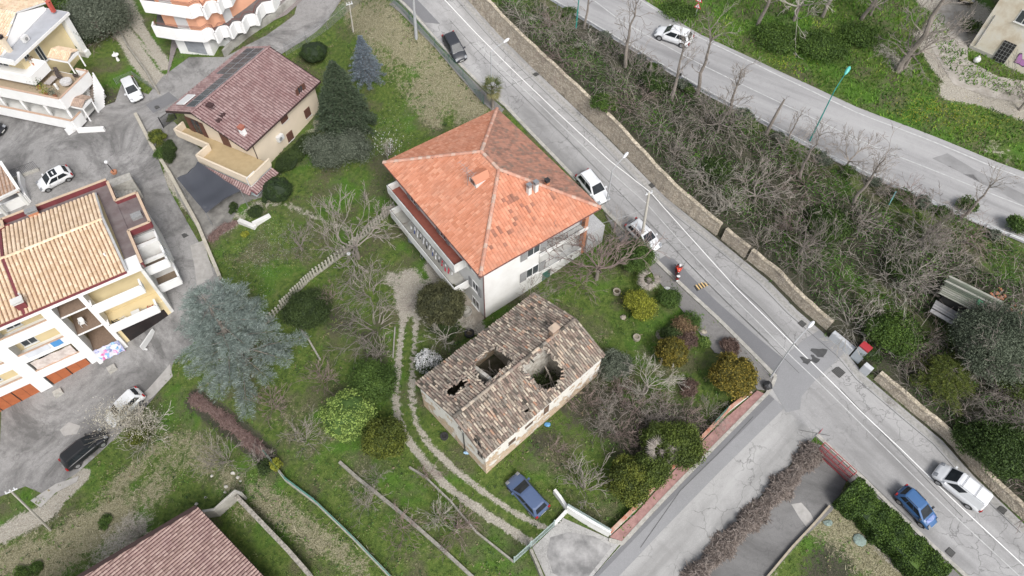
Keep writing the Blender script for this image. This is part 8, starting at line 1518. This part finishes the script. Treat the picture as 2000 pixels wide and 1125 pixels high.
for base, k_, s, lb, v in (((1222,130),'upright',1.15,'forked leafless tree by the guardrail near the white car',0),((1140,55),'upright',.85,'slim leafless tree at the guardrail top left',1),((1312,195),'upright',1.05,'ivy grey straight tree left of the marker post',2),((1358,185),'upright',1.2,'tall thin leafless tree right of the marker post',0),((1420,235),'upright',.95,'leafless tree leaning over the upper road kerb',1),((1497,262),'stub',.95,'broken grey tree stump standing at the guardrail',0),((1540,275),'upright',.5,'small leafless sapling left of the green lamp',2),((1560,350),'upright',.85,'pale leafless tree below the tall green lamp',0),((1650,330),'spread',.8,'leafless tree with twigs over the road right of the green lamp',1),((1668,395),'upright',.95,'pale leaning leafless tree above the yellowish weeds',1),((1800,470),'spread',.9,'leafless tree in the middle of the lower bank',0),((1872,430),'upright',.85,'leafless tree reaching over the road at the right',2),((1470,400),'spread',.95,'wide leafless tree low on the bank opposite the utility pole',2),((1400,260),'spread',.9,'wide leafless tree below the guardrail right of centre',0),((1770,560),'spread',.9,'wide pale leafless tree left of the collapsed shed',1),((1560,500),'spread',1.0,'wide leafless tree above the speed hump',0),((1915,700),'spread',1.0,'pale leafless tree in front of the dark olive',2),((1990,830),'shrub',1.6,'pale leafless bush at the right edge beside the white van',0),((1790,690),'arch',.8,'heap of cut branches right of the red topped cabinet',2)):
    bare(k_, lb, base, s, (m_bark2 if v else m_bark), rz=None, v=v)
bush('large dark grey olive tree at the right edge', (1955, 672), 56, 4.0, leafm('dark_olive_leaf', (.035,.05,.03), (.095,.12,.075), (.21,.24,.17)), 'olive_tree', 'tree', ls=.07, lump=.4, rag_=.35, core=.6, nc=90)
conifer('spreading golden green juniper left of the pale tree', (1848, 735), 55, 2.6, 'goldgreen', 'juniper', nb=70, plume=.8, ls=.12, pw=.5, zs=.1, droop=.1)
bush('bright green leafy bush above the red topped cabinet', (1742, 652), 38, 2.0, 'laurel', ls=.08, lump=.5, rag_=.4); bush('green ivy bush right of the red topped cabinet', (1700, 690), 16, 1.2, 'ivy', ls=.08)
for c_, r, h, lf, lb in (((1960,880),42,2.4,'ivy','dark ivy mass at the lower right edge'),((1905,860),30,1.6,'ivy','dark green bush beside the lower stone wall'),((1985,740),30,2.0,'conif','green conifer at the right edge below the olive'),((1985,440),16,1.4,'laurel','bright green bush at the guardrail right edge'),((1890,400),14,1.2,'green','green bush on the guardrail below the reaching tree'),((1765,520),30,1.3,'ivy','green ivy mound on the lower bank'),((1620,440),34,1.4,'ivy','green ivy mound below the green lamp'),((1400,330),26,1.3,'ivy','green ivy mound on the middle bank'),((1280,160),24,1.2,'ivy','ivy mound below the guardrail at the top'),((1180,200),22,1.2,'laurel','bright ivy mound above the stone wall')): bush(lb, c_, r, h, lf, ls=.085, lump=.5, rag_=.4, core=.6)
WB_ = ['right of the forked tree','two steps right of the forked tree','left of the marker post','right of the marker post','before the broken stump on the left','close to the broken stump','midway between stump and green lamp','right at the green lamp foot','just past the green lamp','above the pale leaning tree','left of the short teal post','right of the short teal post','further right of the teal post','left of the tree over the road','at the right edge','at the top edge lamp','below the top edge lamp']
for i, (x, y) in enumerate(((1250,115),(1275,135),(1330,165),(1345,175),(1450,225),(1460,232),(1520,268),(1590,300),(1605,312),(1655,335),(1705,355),(1760,380),(1800,395),(1840,415),(1940,460),(1110,25),(1180,72))): bush('%s leafy weed bush growing against the guardrail %s' % ('green' if i % 2 else 'greyish', WB_[i]), (x+2, y), 9+(i*5) % 7, .9, 'green' if i % 2 else 'olive', 'weed_bush', 'shrub', ls=.07, lump=.5, rag_=.5, trunk=False, core=.5, group='weed bushes along the guardrail')
# ---- beyond the upper road
for base, k_, s, lb, v, mt in (((1480,50),'upright',1.2,'grey trunk of a leafless tree left of the pale crown',0,m_bark2),((1550,40),'spread',1.35,'broad pale leafless crown beyond the upper road',1,m_bark4),((1606,32),'upright',1.2,'leafless trunk right of the broad pale crown',1,m_bark2),((1682,38),'upright',1.2,'twin leafless trunk at the top edge',2,m_bark2),((1755,140),'upright',1.9,'largest dark leafless tree beyond the road',0,m_bark),((1765,135),'spread',1.3,'dense dark twigs around the largest leafless tree trunk',0,m_bark),((1990,215),'spread',.9,'leafless tree at the right edge before the warehouse',1,m_bark),((1700,30),'spread',.9,'grey leafless tree between the twin trunk and largest tree',2,m_bark2)): bare(k_, lb, base, s, mt, v=v)
for c_, r, h, lf, lb in (((1520,75),34,1.0,'laurel','green bush under the pale crown'),((1610,90),36,1.0,'laurel','bright green bramble mound beyond the road'),((1680,70),30,.9,'laurel','green mound left of the largest leafless tree'),((1895,48),14,.9,'green','dark bush beside the warehouse wall'),((1325,20),26,.6,'laurel','bright green verge bush at the top edge')): bush(lb, c_, r, h, lf, ls=.10, lump=.95, rag_=.9, core=0, trunk=False, dens=.4)
# ---- countless small growth
def onroad(q):
    k = np.zeros(len(q), bool)
    for p_ in ROADPOLYS: k |= inpoly(q, p_)
    return k
def scatter(n, region=None, seed=1):
    g = np.random.default_rng(seed); i = g.integers(0, len(GQ), int(n*2.2)); ok = GNEAR[i]; i = i[ok]; q = GQ[i]+g.uniform(-.25, .25, (len(i), 2)); mk = GMASK[i]; d = (q-O0)@TD-gs((q-O0)@SD); s = (q-O0)@SD
    D = np.interp(s, US, UT)-gs(s); k = ~onroad(q) & ((d < -.4) | (d > .8)); return q[k][:n], mk[k][:n], d[k][:n], D[k][:n], s[k][:n]
def blades(name, q, h, wd, mats, kind='stuff', cat='grass', label='', rr=None, lean=.5):
    n = len(q); z = terr(q)+.0; az = RNG.uniform(0, 6.28, n); dx = np.stack([np.cos(az), np.sin(az), np.zeros(n)], 1); b = np.concatenate([q, z[:, None]], 1); hh = h*RNG.uniform(.5, 1.4, n); tip = b+np.concatenate([RNG.normal(0, 1, (n, 2))*lean*hh[:, None], hh[:, None]], 1); w_ = wd*RNG.uniform(.6, 1.4, n); m = MB()
    m.quads(np.stack([b-dx*w_[:, None]*.5, b+dx*w_[:, None]*.5, tip+dx*w_[:, None]*.25, tip-dx*w_[:, None]*.25], 1), rr); o = m.build(name, mats); return tag(o, label, cat, kind=kind)
q, mk, d, D, s = scatter(230000, seed=3)
nz = (np.sin(q[:, 0]*.55+1)*np.sin(q[:, 1]*.47)+np.sin(q[:, 0]*1.3+q[:, 1]*.9)*.5+np.sin(q[:, 0]*2.9-q[:, 1]*2.3)*.4); clump_ = (np.sin(q[:, 0]*4.1+np.sin(q[:, 1]*3.3)*2)*np.sin(q[:, 1]*4.7+np.cos(q[:, 0]*2.9)*2)) > -.1
low = d < 0; gr = low & (mk[:, 0] < .35) & (mk[:, 1] < .45) & (mk[:, 2] < .6) & clump_
blades('grass', q[gr], .14, .07, leafm('grass_blade', (.027,.056,.007), (.066,.128,.015), (.13,.21,.03), (.25,.26,.10)), label='short green grass and weeds covering the gardens', rr=np.clip(RNG.random(gr.sum())*.55+.2+nz[gr]*.18, 0, 1))
dr = (mk[:, 1] > .3) & (RNG.random(len(q)) < .8); blades('dry_grass', q[dr], .16, .05, leafm('straw_blade', (.12,.11,.05), (.26,.24,.15), (.42,.39,.27)), label='matted straw coloured dry grass on the slopes', lean=1.2)
beyond = d > D+8.0; be = beyond & (mk[:, 0] < .4); blades('verge_weeds', q[be], .24, .11, leafm('weed_blade', (.022,.06,.006), (.065,.16,.012), (.13,.27,.022), (.28,.31,.05)), label='tall bright green weeds beyond the upper road', rr=np.clip(RNG.random(be.sum())*.5+.2+nz[be]*.2, 0, 1))
bk_ = (d > .8) & (d < D-.3); qb = np.repeat(q[bk_], 3, 0)+RNG.normal(0, .3, (bk_.sum()*3, 2)); nb_ = np.sin(qb[:, 0]*.8+2)*np.sin(qb[:, 1]*.7)+.6*np.sin(qb[:, 0]*1.9+qb[:, 1]*1.4); hb = np.clip(.45+nb_*.45, .05, 1.3)*RNG.random(len(qb))**.7; keep = (nb_ > -.9); qb, hb, nb_ = qb[keep], hb[keep], nb_[keep]
m = MB(); c3 = np.concatenate([qb, (terr(qb)+hb)[:, None]], 1); leaves(m, c3, np.tile([0, 0, 1.], (len(c3), 1)), .10, np.clip(RNG.random(len(c3))*.55+.05+.22*nb_, 0, 1)); tag(m.build('undergrowth', leafm('undergrowth_leaf', (.012,.026,.005), (.035,.08,.010), (.06,.17,.012), (.15,.28,.03))), 'dark green ivy and bramble undergrowth on the bank', 'undergrowth', kind='stuff')
n = 9000; i = RNG.integers(0, len(qb), n); c_ = np.concatenate([qb[i], (terr(qb[i])+RNG.uniform(.1, 1.2, n))[:, None]], 1); az = RNG.uniform(0, 6.28, n); dr_ = np.stack([np.cos(az), np.sin(az), RNG.normal(.1, .4, n)], 1)*RNG.uniform(.25, .8, (n, 1)); w_ = unit(np.cross(dr_, [0, 0, 1.]))*RNG.uniform(.006, .016, (n, 1)); m = MB(); mid_ = c_+np.array([0, 0, .12])
m.quads(np.stack([c_-dr_-w_, mid_-w_, mid_+w_, c_-dr_+w_], 1)); m.quads(np.stack([mid_-w_, c_+dr_-w_, c_+dr_+w_, mid_+w_], 1)); tag(m.build('bramble_twigs', m_brm), 'tangled leafless bramble canes covering the bank', 'brambles', kind='stuff')
qw, mw, dw, Dw, sw_ = scatter(26000, seed=9); lw = (dw < 0) & (mw[:, 0] < .3) & ((np.sin(qw[:, 0]*.9)*np.sin(qw[:, 1]*.8+1)+RNG.normal(0, .5, len(qw))) > .15); qw = np.repeat(qw[lw], 6, 0)+RNG.normal(0, .11, (lw.sum()*6, 2)); m = MB(); rr_ = np.repeat(RNG.random(lw.sum()), 6)
leaves(m, np.concatenate([qw, (terr(qw)+.10+.08*RNG.random(len(qw)))[:, None]], 1), np.tile([0, 0, 1.], (len(qw), 1)), .085, np.clip(rr_+RNG.normal(0, .1, len(qw)), 0, 1), flat=1.2); tag(m.build('weeds', leafm('weed_rosette', (.02,.04,.01), (.05,.11,.02), (.11,.22,.03), (.21,.24,.09), (.24,.19,.12))), 'broad leaved weeds and tufts scattered through the grass', 'weeds', kind='stuff')
# flowers and litter
def flowers(name, px, R_, n, mat_, h, label, size=.05):
    c_ = G(*px); q = c_[:2]+RNG.normal(0, 1, (n, 2))*R_; q = q[~onroad(q)]; m = MB(); leaves(m, np.concatenate([q, (terr(q)+h)[:, None]], 1), np.tile([0, 0, 1.], (len(q), 1)), size, flat=2); tag(m.build(name, mat_), label, 'flowers', kind='stuff')
m_yf = leafm('yellow_flower', (.30,.24,.02), (.50,.40,.03), (.62,.52,.06)); m_wf = leafm('white_flower', (.45,.45,.42), (.7,.7,.68))
for px, R_, n, lb in (((1790,225),(2.2,1.2),420,'yellow wild flowers above the upper road bend'),((1830,210),(2.0,1.0),300,'yellow wild flowers below the dirt track'),((1540,130),(1.3,.9),150,'yellow wild flowers at the verge right of the bend'),((1890,240),(2.2,1.0),300,'yellow wild flowers near the right edge'),((1630,450),(1.2,.7),120,'orange yellow flowering weeds on the bank')): flowers('wild_flowers', px, R_, n, m_yf, .32, lb, .045)
for px, R_, n, lb in (((510,500),(1.9,1.7),650,'tiny white daisies across the lawn'),((760,260),(1.6,1.6),450,'tiny white daisies in the upper garden'),((540,460),(1.5,1.2),250,'tiny white daisies near the flower beds')): flowers('daisies', px, R_, n, m_wf, .1, lb, .03)


for o_ in list(C.objects):
    if o_.parent is None and 'label' in o_:
        l_ = str(o_['label'])
        for a_, b_ in ((' leafless', ''), (' against the stone wall', ' by the wall'), (', third from left', ', third'), (', fourth from left', ', fourth'), (', second', ', second')):
            if len(l_.split()) > 13: l_ = l_.replace(a_, b_)
        o_['label'] = l_
